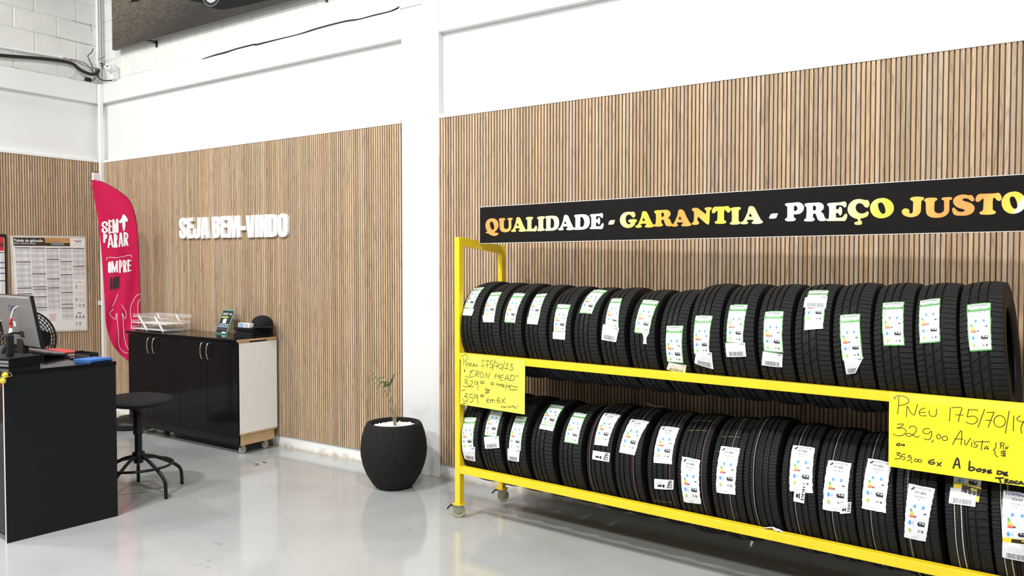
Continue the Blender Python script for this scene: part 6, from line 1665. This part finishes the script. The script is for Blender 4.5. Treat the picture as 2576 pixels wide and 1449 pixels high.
def tread_mesh(kind):
    N = 720
    if kind == 'A':
        cols = [(-74, 'e'), (-70, 's'), (-62, 's'), (-53, 's'), (-45, 's'), (-44, 'g'), (-37, 'g'), (-36, 'r'), (-29, 'r'), (-21, 'r'), (-13, 'q'), (-12, 'g'), (-5, 'g'), (-4, 'r'), (3, 'r'), (11, 'r'), (18, 'q'), (19, 'g'), (26, 'g'), (27, 'f'), (35, 'f'), (45, 'f'), (55, 'f'), (63, 'f'), (70, 'f'), (74, 'e')]
    elif kind == 'B':
        cols = [(-74, 'e'), (-70, 'h'), (-60, 'h'), (-49, 'h'), (-48, 'g'), (-42, 'g'), (-41, 'k'), (-33, 'k'), (-23, 'q'), (-22, 'g'), (-15, 'g'), (-14, 'd'), (-5, 'd'), (4, 'd'), (12, 'q'), (13, 'g'), (20, 'g'), (21, 'k'), (30, 'k'), (39, 'q'), (40, 'g'), (46, 'g'), (47, 'h'), (58, 'h'), (70, 'h'), (74, 'e')]
    else:
        cols = [(-74, 'e'), (-70, 'h'), (-58, 'h'), (-46, 'h'), (-45, 'g'), (-38, 'g'), (-37, 'q'), (-22, 'q'), (-21, 'g'), (-14, 'g'), (-13, 'k'), (-6, 'k'), (-5, 'g'), (-2, 'g'), (-1, 'q'), (4, 'q'), (5, 'g'), (9, 'g'), (10, 'v'), (20, 'v'), (30, 'v'), (31, 'g'), (37, 'g'), (38, 'w'), (50, 'w'), (62, 'w'), (70, 'w'), (74, 'e')]
    # the cuts run slanted: every column of the grid is turned a little further round the tire
    slope = {'A': {'s': 0.22, 'r': 0.75, 'q': 0.75, 'f': -0.10}, 'B': {'k': 0.45, 'd': -1.1, 'h': 0.05}, 'C': {'v': 0.0, 'w': 0.12, 'k': 0.5}}[kind]
    turn = [0.0]
    for c0, c1 in zip(cols, cols[1:]):
        turn.append(turn[-1] + slope.get(c1[1], 0.0) * (c1[0] - c0[0]) / 1000.0 / TR)
    if kind == 'C':
        turn = [q + {20: 0.014, 50: 0.012, 62: 0.006}.get(c[0], 0.0) for q, c in zip(turn, cols)]
    per = {'A': 9, 'B': 6, 'C': 12}[kind]
    e0 = 0.075 if kind != 'B' else 0.10
    frac = [0.0] + [e0 + (1 - 2 * e0) * (q - 1) / (per - 2) for q in range(1, per)]
    me_v, me_f = [], []
    nc = len(cols)
    for j in range(N):
        for (xm, z), tn in zip(cols, turn):
            a = 2 * pi * (j // per + frac[j % per]) * per / N + tn
            x = xm / 1000.0
            d = 0.0
            if z == 'g':
                d = 0.008
            elif z == 's':
                d = 0.0042 if j % 9 == 0 else (0.0010 if j % 9 == 5 else 0)
            elif z == 'f':
                d = 0.0045 if j % 9 == 0 else (0.0011 if j % 9 in (3, 6) else 0)
            elif z == 'r':
                d = 0.0036 if j % 18 == 4 and xm not in (-36, -4) else 0
            elif z == 'h':
                d = 0.0026 if j % 6 == 0 else (0.0008 if j % 6 == 3 else 0)
            elif z == 'k':
                d = 0.0024 if j % 6 == 2 else 0
            elif z == 'd':
                d = 0.0024 if j % 4 == 0 else 0
            elif z == 'v':
                d = 0.0028 if j % 12 == 0 else 0
            elif z == 'w':
                d = 0.0034 if j % 12 == 0 else (0.0010 if j % 12 == 6 else 0)
            elif z == 'e':
                d = 0.0032 if j % 9 in (0, 1) else 0.0
            r = crown(x) - d
            me_v.append((x, -r * cos(a), r * sin(a)))
    for j in range(N):
        k = (j + 1) % N
        for i in range(nc - 1):
            me_f.append((j * nc + i, k * nc + i, k * nc + i + 1, j * nc + i + 1))
    me = bpy.data.meshes.new('tread')
    me.from_pydata(me_v, [], me_f)
    me.materials.append(M['rubber'])
    return me

def sidewall_mesh(sg):
    prof = [(0.0739, 0.2812), (0.0765, 0.272), (0.0785, 0.255), (0.079, 0.240), (0.0782, 0.2385), (0.0782, 0.2365), (0.0785, 0.235), (0.077, 0.216), (0.073, 0.199), (0.069, 0.188), (0.066, 0.1815), (0.060, 0.1805), (0.056, 0.184), (0.057, 0.195), (0.064, 0.212), (0.067, 0.235), (0.062, 0.257), (0.048, 0.268), (0.0, 0.272)]
    b = MB()
    n = 120
    V, F = [], []
    for x, r in prof:
        for k in range(n):
            a = 2 * pi * k / n
            V.append((sg * x, -r * cos(a), r * sin(a)))
    for i in range(len(prof) - 1):
        for k in range(n):
            l = (k + 1) % n
            q = (i * n + k, i * n + l, (i + 1) * n + l, (i + 1) * n + k)
            F.append(q if sg > 0 else tuple(reversed(q)))
    me = bpy.data.meshes.new('sidewall')
    me.from_pydata(V, [], F)
    me.materials.append(M['rubber_side'])
    me.polygons.foreach_set('use_smooth', [True] * len(me.polygons))
    me.set_sharp_from_angle(angle=radians(50))
    return me

TREADS = {k: tread_mesh(k) for k in 'ABC'}
SIDES = {s: sidewall_mesh(s) for s in (-1, 1)}

def sticker(parent, kind, quad, seed):
    rnd = random.Random(seed)
    (a0, l0), (a1, l1), (a2, l2), (a3, l3) = quad
    def fn(s, tt, h=0.0):
        at, ab = a0 + (a1 - a0) * s, a3 + (a2 - a3) * s
        lt, lb = l0 + (l1 - l0) * s, l3 + (l2 - l3) * s
        a = at + (ab - at) * tt
        l = lt + (lb - lt) * tt
        r = crown(l) + 0.0016 + h + 0.0006 * noise.noise((l * 30, a * 9, seed))
        return (l, -r * cos(a), r * sin(a))
    b = MB()
    ns, ntt = 6, 18
    base = {'g': 'sticker_green', 'y': 'sticker_yellow'}.get(kind, 'sticker_white')
    lift = {'b': 0.0022, 's': 0.0022, 'y': 0.0016, 'w': 0.0008, 't': 0.0004}.get(kind, 0.0)
    jit = min(1.0, abs(a0 - a3) * TR / 0.16) ** 2
    js = [[0.0] * 2 for _ in range(ntt + 1)]
    for j in range(ntt + 1):
        js[j] = [rnd.uniform(-0.018, 0.014) * jit, 1 + rnd.uniform(-0.014, 0.018) * jit]
    V = []
    for j in range(ntt + 1):
        for i in range(ns + 1):
            s = js[j][0] + (js[j][1] - js[j][0]) * i / ns
            tt = j / ntt
            if j in (0, ntt):
                tt += rnd.uniform(-0.006, 0.006)
            if kind == 't':
                s = 0.5 + (s - 0.5) * (1 - 0.45 * sin(pi * j / ntt))
            V.append(fn(s, tt, lift))
    m = ns + 1
    b.add(V, [(j * m + i, j * m + i + 1, (j + 1) * m + i + 1, (j + 1) * m + i) for j in range(ntt) for i in range(ns)], base)
    nm = {'b': 'barcode_sticker', 's': 'stock_sticker', 'y': 'number_sticker', 't': 'torn_strip'}.get(kind, 'label_sticker' if kind in 'gov' else 'blank_sticker')
    o = b.build(nm, parent, smooth=70)
    b = MB()
    L0 = lift + 0.0004
    def rc(s0, t0, s1, t1, key, k=0):
        n = max(1, int(abs(t1 - t0) / 0.055))
        c = max(1, int(abs(s1 - s0) / 0.16))
        V = [fn(s0 + (s1 - s0) * i / c, t0 + (t1 - t0) * j / n, L0 + 0.00025 * k) for j in range(n + 1) for i in range(c + 1)]
        b.add(V, [(j * (c + 1) + i, j * (c + 1) + i + 1, (j + 1) * (c + 1) + i + 1, (j + 1) * (c + 1) + i) for j in range(n) for i in range(c)], key)
    def frame(s0, t0, s1, t1, w, key, k=1):
        wt = w * 0.5
        rc(s0, t0, s1, t0 + wt, key, k); rc(s0, t1 - wt, s1, t1, key, k); rc(s0, t0, s0 + w, t1, key, k); rc(s1 - w, t0, s1, t1, key, k)
    hgt = abs(a0 - a3) * TR
    wid = max(0.02, abs(l1 - l0))
    asp = wid / max(hgt, 0.02)
    tf = lambda u, v, h=0: fn(u, -v * asp, h)
    def tx(st, s, tt, size, key, k=2, al='c', bold=False, maxw=None, slant=0.0, sx=1.0):
        b.text(st, s, -(tt + size / 2) / asp, size / asp, tf, L0 + 0.00025 * k, key, al, bold=bold, maxw=maxw, slant=slant, sx=sx)
    def energy(t0, t1, sL=0.10):
        hh = t1 - t0
        frame(sL + 0.12, t0, 0.50, t0 + hh * 0.5, 0.010, 'ink_paleblue')
        frame(sL, t0 + hh * 0.32, 0.50, t1, 0.010, 'ink_paleblue')
        rc(sL + 0.13, t0 + hh * 0.28, 0.49, t0 + hh * 0.6, 'sticker_white', 2)
        frame(0.57, t0, 0.89, t1, 0.010, 'ink_paleblue')
        for cx in (0.36, 0.70):
            b.prism([(cx + 0.055 * cos(q), -(t0 + hh * 0.18) / asp + 0.075 * sin(q)) for q in [2 * pi * i / 12 for i in range(12)]], tf, L0 + 0.0004, L0 + 0.0008, 'ink_blue')
            rc(cx + 0.05, t0 + hh * 0.10, cx + 0.10, t0 + hh * 0.15, 'ink_paleblue', 3)
        ks = ('ink_green', 'ink_green', 'ink_lime', 'ink_yellow', 'ink_amber', 'ink_orange', 'ink_red')
        for q, key in enumerate(ks):
            z = t0 + hh * (0.38 + 0.083 * q)
            rc(sL + 0.03, z, sL + 0.10 + 0.030 * q, z + hh * 0.06, key, 3)
        rc(0.40, t0 + hh * 0.82, 0.48, t0 + hh * 0.91, 'ink_black', 3)
        rc(0.76, t0 + hh * 0.54, 0.86, t0 + hh * 0.63, 'ink_black', 3)
        tx('C', 0.445, t0 + hh * 0.84, hh * 0.055, 'ink_white', 5, bold=True)
        tx('C', 0.815, t0 + hh * 0.56, hh * 0.055, 'ink_white', 5, bold=True)
        for q in range(5):
            rc(0.60, t0 + hh * (0.42 + 0.11 * q), 0.615, t0 + hh * (0.45 + 0.11 * q), 'ink_paleblue', 2)
    def sound(t0, t1, st='70 dB'):
        hh = t1 - t0
        frame(0.10, t0, 0.89, t1, 0.010, 'ink_paleblue')
        cy = -(t0 + hh / 2) / asp
        b.prism([(0.22 + 0.065 * cos(q), cy + 0.085 * sin(q)) for q in [2 * pi * i / 12 for i in range(12)]], tf, L0 + 0.0004, L0 + 0.0008, 'ink_blue')
        for q in (0.05, 0.085):
            b.ribbon([(0.30 + q * cos(w), cy + q * 1.1 * sin(w)) for w in (-0.8, -0.4, 0, 0.4, 0.8)], 0.014, tf, L0 + 0.0006, 'ink_blue')
        b.prism([(0.54, cy), (0.60, cy + 0.085), (0.86, cy + 0.085), (0.86, cy - 0.085), (0.60, cy - 0.085)], tf, L0 + 0.0004, L0 + 0.0007, 'ink_black')
        tx(st, 0.73, t0 + hh * 0.34, hh * 0.32, 'ink_white', 4, bold=True, maxw=0.22)
    def feet(t0):
        b.prism([(0.24 + 0.07 * cos(q), -(t0 + 0.02) / asp + 0.07 * sin(q)) for q in [2 * pi * i / 12 for i in range(12)]], tf, L0 + 0.0003, L0 + 0.0006, 'ink_lime')
        rc(0.15, t0 + 0.055, 0.34, t0 + 0.064, 'ink_light', 2)
        rc(0.56, t0 - 0.012, 0.84, t0 - 0.003, 'ink_light', 2)
        rc(0.60, t0 + 0.012, 0.68, t0 + 0.036, 'ink_grey', 2)
        b.prism([(0.72, -(t0 + 0.008) / asp), (0.86, -(t0 + 0.008) / asp), (0.80, -(t0 + 0.022) / asp), (0.86, -(t0 + 0.04) / asp), (0.74, -(t0 + 0.04) / asp), (0.79, -(t0 + 0.022) / asp)], tf, L0 + 0.0003, L0 + 0.0006, 'ink_black')
    small = parent['category'] and abs(l1 - l0)
    if kind == 'g':
        rc(0.035, 0.135, 0.965, 0.975, 'sticker_white', 0)
        rc(0.035, 0.02, 0.965, 0.135, 'sticker_white', 0)
        rc(0.0, 0.128, 1.0, 0.198, 'sticker_green', 1)
        tx('IRONHEAD', 0.5, 0.055, 0.045, 'ink_grey', 2, bold=True, maxw=0.8)
        tx('REFLEX RH01', 0.5, 0.142, 0.040, 'ink_white', 3, bold=True, maxw=0.86, slant=0.2)
        tx(seed_size[seed] if seed in seed_size else '175/70R14', 0.46, 0.222, 0.042, 'ink_grey', 2, maxw=0.66)
        tx('84T', 0.2, 0.285, 0.026, 'ink_grey', 2, maxw=0.14)
        energy(0.36, 0.66)
        sound(0.70, 0.80)
        feet(0.875)
    elif kind == 'o':
        b.prism([(0.10, -0.10 / asp), (0.20, -0.045 / asp), (0.28, -0.04 / asp), (0.22, -0.09 / asp), (0.15, -0.105 / asp)], tf, L0 + 0.0003, L0 + 0.0006, 'ink_black')
        tx('ONYX', 0.60, 0.048, 0.050, 'ink_grey', 2, maxw=0.58, sx=1.4)
        tx('NY-805', 0.5, 0.128, 0.046, 'ink_grey', 2, bold=True, maxw=0.52)
        tx(seed_size[seed] if seed in seed_size else '185/70R14', 0.5, 0.205, 0.034, 'ink_grey', 2, maxw=0.48)
        tx('88H', 0.5, 0.258, 0.020, 'ink_grey', 2, maxw=0.12)
        energy(0.34, 0.60, 0.16)
        sound(0.635, 0.735)
        feet(0.80)
        for q in range(12):
            rc(0.38 + 0.02 * q, 0.93, 0.38 + 0.02 * q + (0.007 if q % 3 else 0.013), 0.955, 'ink_light', 2)
    elif kind == 'v':
        tx('TOWNHALL', 0.5, 0.06, 0.070, 'ink_purple', 2, bold=True, maxw=0.9, slant=0.25)
        tx('TH-91', 0.5, 0.175, 0.056, 'ink_grey', 2, bold=True, maxw=0.42)
        tx('175/70R14', 0.5, 0.275, 0.040, 'ink_grey', 2, maxw=0.54)
        tx('84T', 0.5, 0.345, 0.026, 'ink_grey', 2, maxw=0.14)
        energy(0.44, 0.80, 0.16)
        sound(0.845, 0.975, '71 dB')
    elif kind == 'y':
        rc(0.32, 0.10, 1.0, 0.62, 'ink_black', 1)
        tx('48242', 0.76, 0.26, 0.20, 'card_yellow', 3, bold=True, maxw=0.24)
    elif kind == 'b':
        tx('RTE', 0.13, 0.08, 0.07, 'ink_light', 1, maxw=0.12)
        tx('700', 0.66, 0.06, 0.08, 'ink_light', 1, maxw=0.12)
        for q in range(3):
            rc(0.76 + 0.07 * q, 0.06, 0.81 + 0.07 * q, 0.14, 'ink_grey', 1)
        for q in range(5):
            x0 = 0.06
            while x0 < 0.9:
                w_ = rnd.uniform(0.04, 0.16)
                if rnd.random() < 0.75:
                    rc(x0, 0.20 + 0.07 * q, min(x0 + w_, 0.94), 0.222 + 0.07 * q, 'ink_pale', 1)
                x0 += w_ + 0.03
        x0 = 0.16
        while x0 < 0.86:
            w_ = rnd.choice((0.008, 0.012, 0.02, 0.028))
            rc(x0, 0.62, x0 + w_, 0.93, 'ink_grey', 1)
            x0 += w_ + rnd.choice((0.010, 0.014, 0.022))
    elif kind == 's':
        rc(0.20, 0.55, 0.42, 0.75, 'ink_black', 1)
        rc(0.46, 0.50, 0.56, 0.80, 'ink_black', 1)
        rc(0.08, 0.30, 0.5, 0.34, 'ink_light', 1)
        rc(0.08, 0.42, 0.4, 0.46, 'ink_light', 1)
        for q in range(6):
            rc(0.72, 0.12 + 0.13 * q, 0.94, 0.16 + 0.13 * q + 0.03 * (q % 2), 'ink_black', 1)
        b.ribbon([(0.86, -0.08 / asp), (0.74, -0.55 / asp), (0.70, -0.85 / asp)], 0.035, tf, L0 + 0.0006, 'ink_black')
    elif kind == 'w':
        for q in range(4):
            rc(0.10, 0.25 + 0.16 * q, 0.55 + 0.3 * rnd.random(), 0.28 + 0.16 * q, 'ink_pale', 1)
    if b.f:
        b.build('print', o)
    return o

seed_size = {}
for i in range(9):
    seed_size[i] = '175/70R13'
seed_size[8] = '175/65R14'
for i in (105, 106, 107, 108):
    seed_size[i] = '185/65R14'
ORD = ('first', 'second', 'third', 'fourth', 'fifth', 'sixth', 'seventh', 'eighth', 'ninth', 'tenth', 'eleventh', 'twelfth', 'thirteenth', 'fourteenth', 'fifteenth', 'sixteenth', 'seventeenth')
LOOK0 = {0: 'tire half behind the left post', 5: 'tire with its label turned up', 7: 'tire with a torn strip under its label', 8: 'tire with a low label touching the rail', 12: 'tire with a barcode across its label', 13: 'tire with a folded barcode sticker', 16: 'tire with its open right side showing'}
LOOK1 = {0: 'tire with a green-edged label', 8: 'tire with a crumpled low label', 10: 'tire without any label', 12: 'tire with a stock sticker', 15: 'tire with a yellow number sticker', 16: 'tire with purple lettering'}
proto = {}
for row in (0, 1):
    for i, (l, dc, zc, R, xs) in enumerate(TYRES[row]):
        kind = 'A' if row == 0 or i < 5 else ('B' if i < 15 else 'C')
        if row == 0:
            look = LOOK0.get(i, 'tire with a green-edged white label')
            lb = 'black %s, %s from left on the upper shelf' % (look, ORD[i])
        else:
            look = LOOK1.get(i, 'tire with a green-edged white label' if i < 5 else 'tire with a white label')
            lb = 'black %s, %s from left on the lower shelf' % (look, ORD[i])
        grp = 'tires on the upper shelf' if row == 0 else 'tires on the lower shelf'
        p = RM @ Vector((l, dc, zc))
        if kind not in proto:
            t = thing('tire', lb, 'tire', tuple(p), (0, -radians(5), RA), grp, (xs, R / TR, R / TR))
            for nm, me in (('tread', TREADS[kind]), ('sidewall', SIDES[-1]), ('sidewall', SIDES[1])):
                o = link(bpy.data.objects.new(nm, me))
                o.parent = t
            proto[kind] = list(t.children)
        else:
            t = thing('tire', lb, 'tire', tuple(p), (0, -radians(5), RA), grp, (xs, R / TR, R / TR))
            for ch in proto[kind]:
                c = ch.copy()
                link(c)
                c.parent = t
        for ch in t.children:
            if ch.name.startswith('tread'):
                ch.rotation_euler.x = (i * 0.37 + row * 0.21) % 0.5
        sd = row * 100 + i
        for r_, i_, k_, quad in STICKERS:
            if r_ == row and i_ == i:
                sticker(t, k_, quad, sd)
        # painted lines round the tread
        lines = []
        if row == 1:
            if i == 5:
                lines = [(-0.054, 'stripe_pink', 0.0022)]
            elif i == 6:
                lines = [(0.034, 'stripe_pink', 0.0022)]
            elif i in (7, 8):
                lines = [(0.050, 'stripe_pink', 0.0022)]
            elif i == 9:
                lines = [(0.016, 'stripe_white', 0.0022)]
            elif i == 10:
                lines = [(-0.026, 'stripe_white', 0.0022)]
            elif i in (11, 12, 13, 14):
                lines = [(-0.012 if i < 14 else -0.030, 'stripe_white', 0.0022)]
            elif i >= 15:
                lines = [(-0.041, 'stripe_bright', 0.0035), (-0.017, 'stripe_bright', 0.0042)]
        for lx, key, wd in lines:
            b = MB()
            n = 240
            for k in range(n):
                a, e = 2 * pi * k / n, 2 * pi * (k + (0.80 if key == 'stripe_white' else 0.7)) / n
                jx = lx + 0.0008 * sin(a * 7)
                r = crown(lx) + 0.0004
                b.add([(jx - wd / 2, -r * cos(a), r * sin(a)), (jx + wd / 2, -r * cos(a), r * sin(a)), (jx + wd / 2, -r * cos(e), r * sin(e)), (jx - wd / 2, -r * cos(e), r * sin(e))], [(0, 1, 2, 3)], key)
            o = b.build('paint_line', t)
            o['label'] = 'dashed pink paint line' if key == 'stripe_pink' else 'dashed white paint line'
        if row == 1 and i in (5, 6, 7, 8, 9):
            # yellow chalk ticks across the tread
            b = MB()
            for a in ((-0.52,), (-0.62,), (-0.42, -0.85), (0.95, 1.22), (0.62, 0.9))[i - 5]:
                for k in range(12):
                    x0 = -0.052 + 0.0085 * k
                    if k % 4 == 3:
                        continue
                    rr = crown(x0) + 0.0005
                    e = a + 0.012
                    b.add([(x0, -rr * cos(a), rr * sin(a)), (x0 + 0.007, -rr * cos(a), rr * sin(a)), (x0 + 0.007, -rr * cos(e), rr * sin(e)), (x0, -rr * cos(e), rr * sin(e))], [(0, 1, 2, 3)], 'stripe_yellow')
            o = b.build('chalk_mark', t)
            o['label'] = 'faint yellow chalk marks'
        if row == 1 and i == 6:
            b = MB()
            V = []
            for k in range(9):
                u = -0.02 + 0.095 * k / 8
                z = TR + 0.006 + 0.018 * (1 - k / 8.0) ** 3
                V += [(u, 0.02 + 0.004 * sin(k), z), (u + 0.004, -0.020, z + 0.002 * cos(k * 2))]
            b.add(V, [(2 * k, 2 * k + 1, 2 * k + 3, 2 * k + 2) for k in range(8)], 'sticker_white')
            b.build('peeled_label', t, smooth=60)
        if row == 1 and i == 9:
            b = MB()
            V = [(-0.005, -0.05, -TR + 0.008), (0.008, -0.05, -TR + 0.008), (0.002, -0.052, -TR - 0.004), (0.014, -0.052, -TR - 0.002), (-0.004, -0.050, -TR - 0.014), (0.008, -0.050, -TR - 0.016), (-0.006, -0.052, -TR - 0.028), (0.002, -0.052, -TR - 0.025)]
            b.add(V, [(0, 1, 3, 2), (2, 3, 5, 4), (4, 5, 7, 6)], 'sticker_white')
            b.build('hanging_label', t)

# crumpled paper on the lower rail
b = MB()
random.seed(3)
V = []
for j in range(5):
    for i in range(9):
        V.append((1.905 + 0.085 * i / 8, 0.006 + 0.03 * j / 4, 0.3225 + max(0.0, 0.016 * sin(pi * i / 8) * random.uniform(0.3, 1.3) * (1 - 0.12 * j))))
b.add(V, [(j * 9 + i, j * 9 + i + 1, (j + 1) * 9 + i + 1, (j + 1) * 9 + i) for j in range(4) for i in range(8)], 'paper')
o = b.build('paper_scrap', loc=RO, rot=RROT)
tag(o, 'crumpled white paper scrap lying on the lower front rail of the rack', 'paper')

# ------------------------------------------------------------ handwritten price cards
def price_card(label, data, key, pen, tape):
    quad, strokes = data
    t = thing('price_card', label, 'card', RO, RROT, 'handwritten price cards')
    cf = lambda u, v, h=0: (u, -0.0022 - h - 0.0015 * sin(u * 9 + v * 5), v)
    b = MB()
    n = 10
    V = []
    (x0, z0), (x1, z1), (x2, z2), (x3, z3) = quad
    for h in (0.0008, 0.0):
        for j in range(n + 1):
            f = j / n
            for i in range(n + 1):
                g = i / n
                xa, za = x0 + (x1 - x0) * g, z0 + (z1 - z0) * g
                xb, zb_ = x3 + (x2 - x3) * g, z3 + (z2 - z3) * g
                V.append(cf(xa + (xb - xa) * f, za + (zb_ - za) * f, h))
    m = n + 1
    F = [(j * m + i, (j + 1) * m + i, (j + 1) * m + i + 1, j * m + i + 1) for j in range(n) for i in range(n)]
    o_ = m * m
    b.add(V, F + [tuple(q + o_ for q in reversed(f)) for f in F], key)
    b.build('sheet', t, smooth=60)
    b = MB()
    for q, (w_, pts) in enumerate(strokes):
        pts = spline(pts, 4) if len(pts) > 2 else pts
        b.ribbon(pts, w_ * pen, cf, 0.0012 + 0.000008 * q, 'ink_black')
    b.build('handwriting', t)
    for (ta, tb, tc, td) in tape:
        b = MB()
        b.add([cf(ta, tc, 0.0026), cf(tb, tc, 0.0026), cf(tb, td, 0.0026), cf(ta, td, 0.0026)], [(0, 1, 2, 3)], 'tape')
        b.build('tape', t)
M['tape'] = pbr('tape', (0.92, 0.90, 0.75), 0.15, alpha=0.05, var=0.0, spec=0.7)
price_card('small pale yellow price card reading Pneu 175/70/13 at the left rack post', CARD_A, 'card_yellow', 0.0032, ())
price_card('large bright yellow price card reading PNEU 175/70/14 at the right of the rack', CARD_B, 'card_gold', 0.0027, ((2.44, 2.93, 0.985, 1.017),))
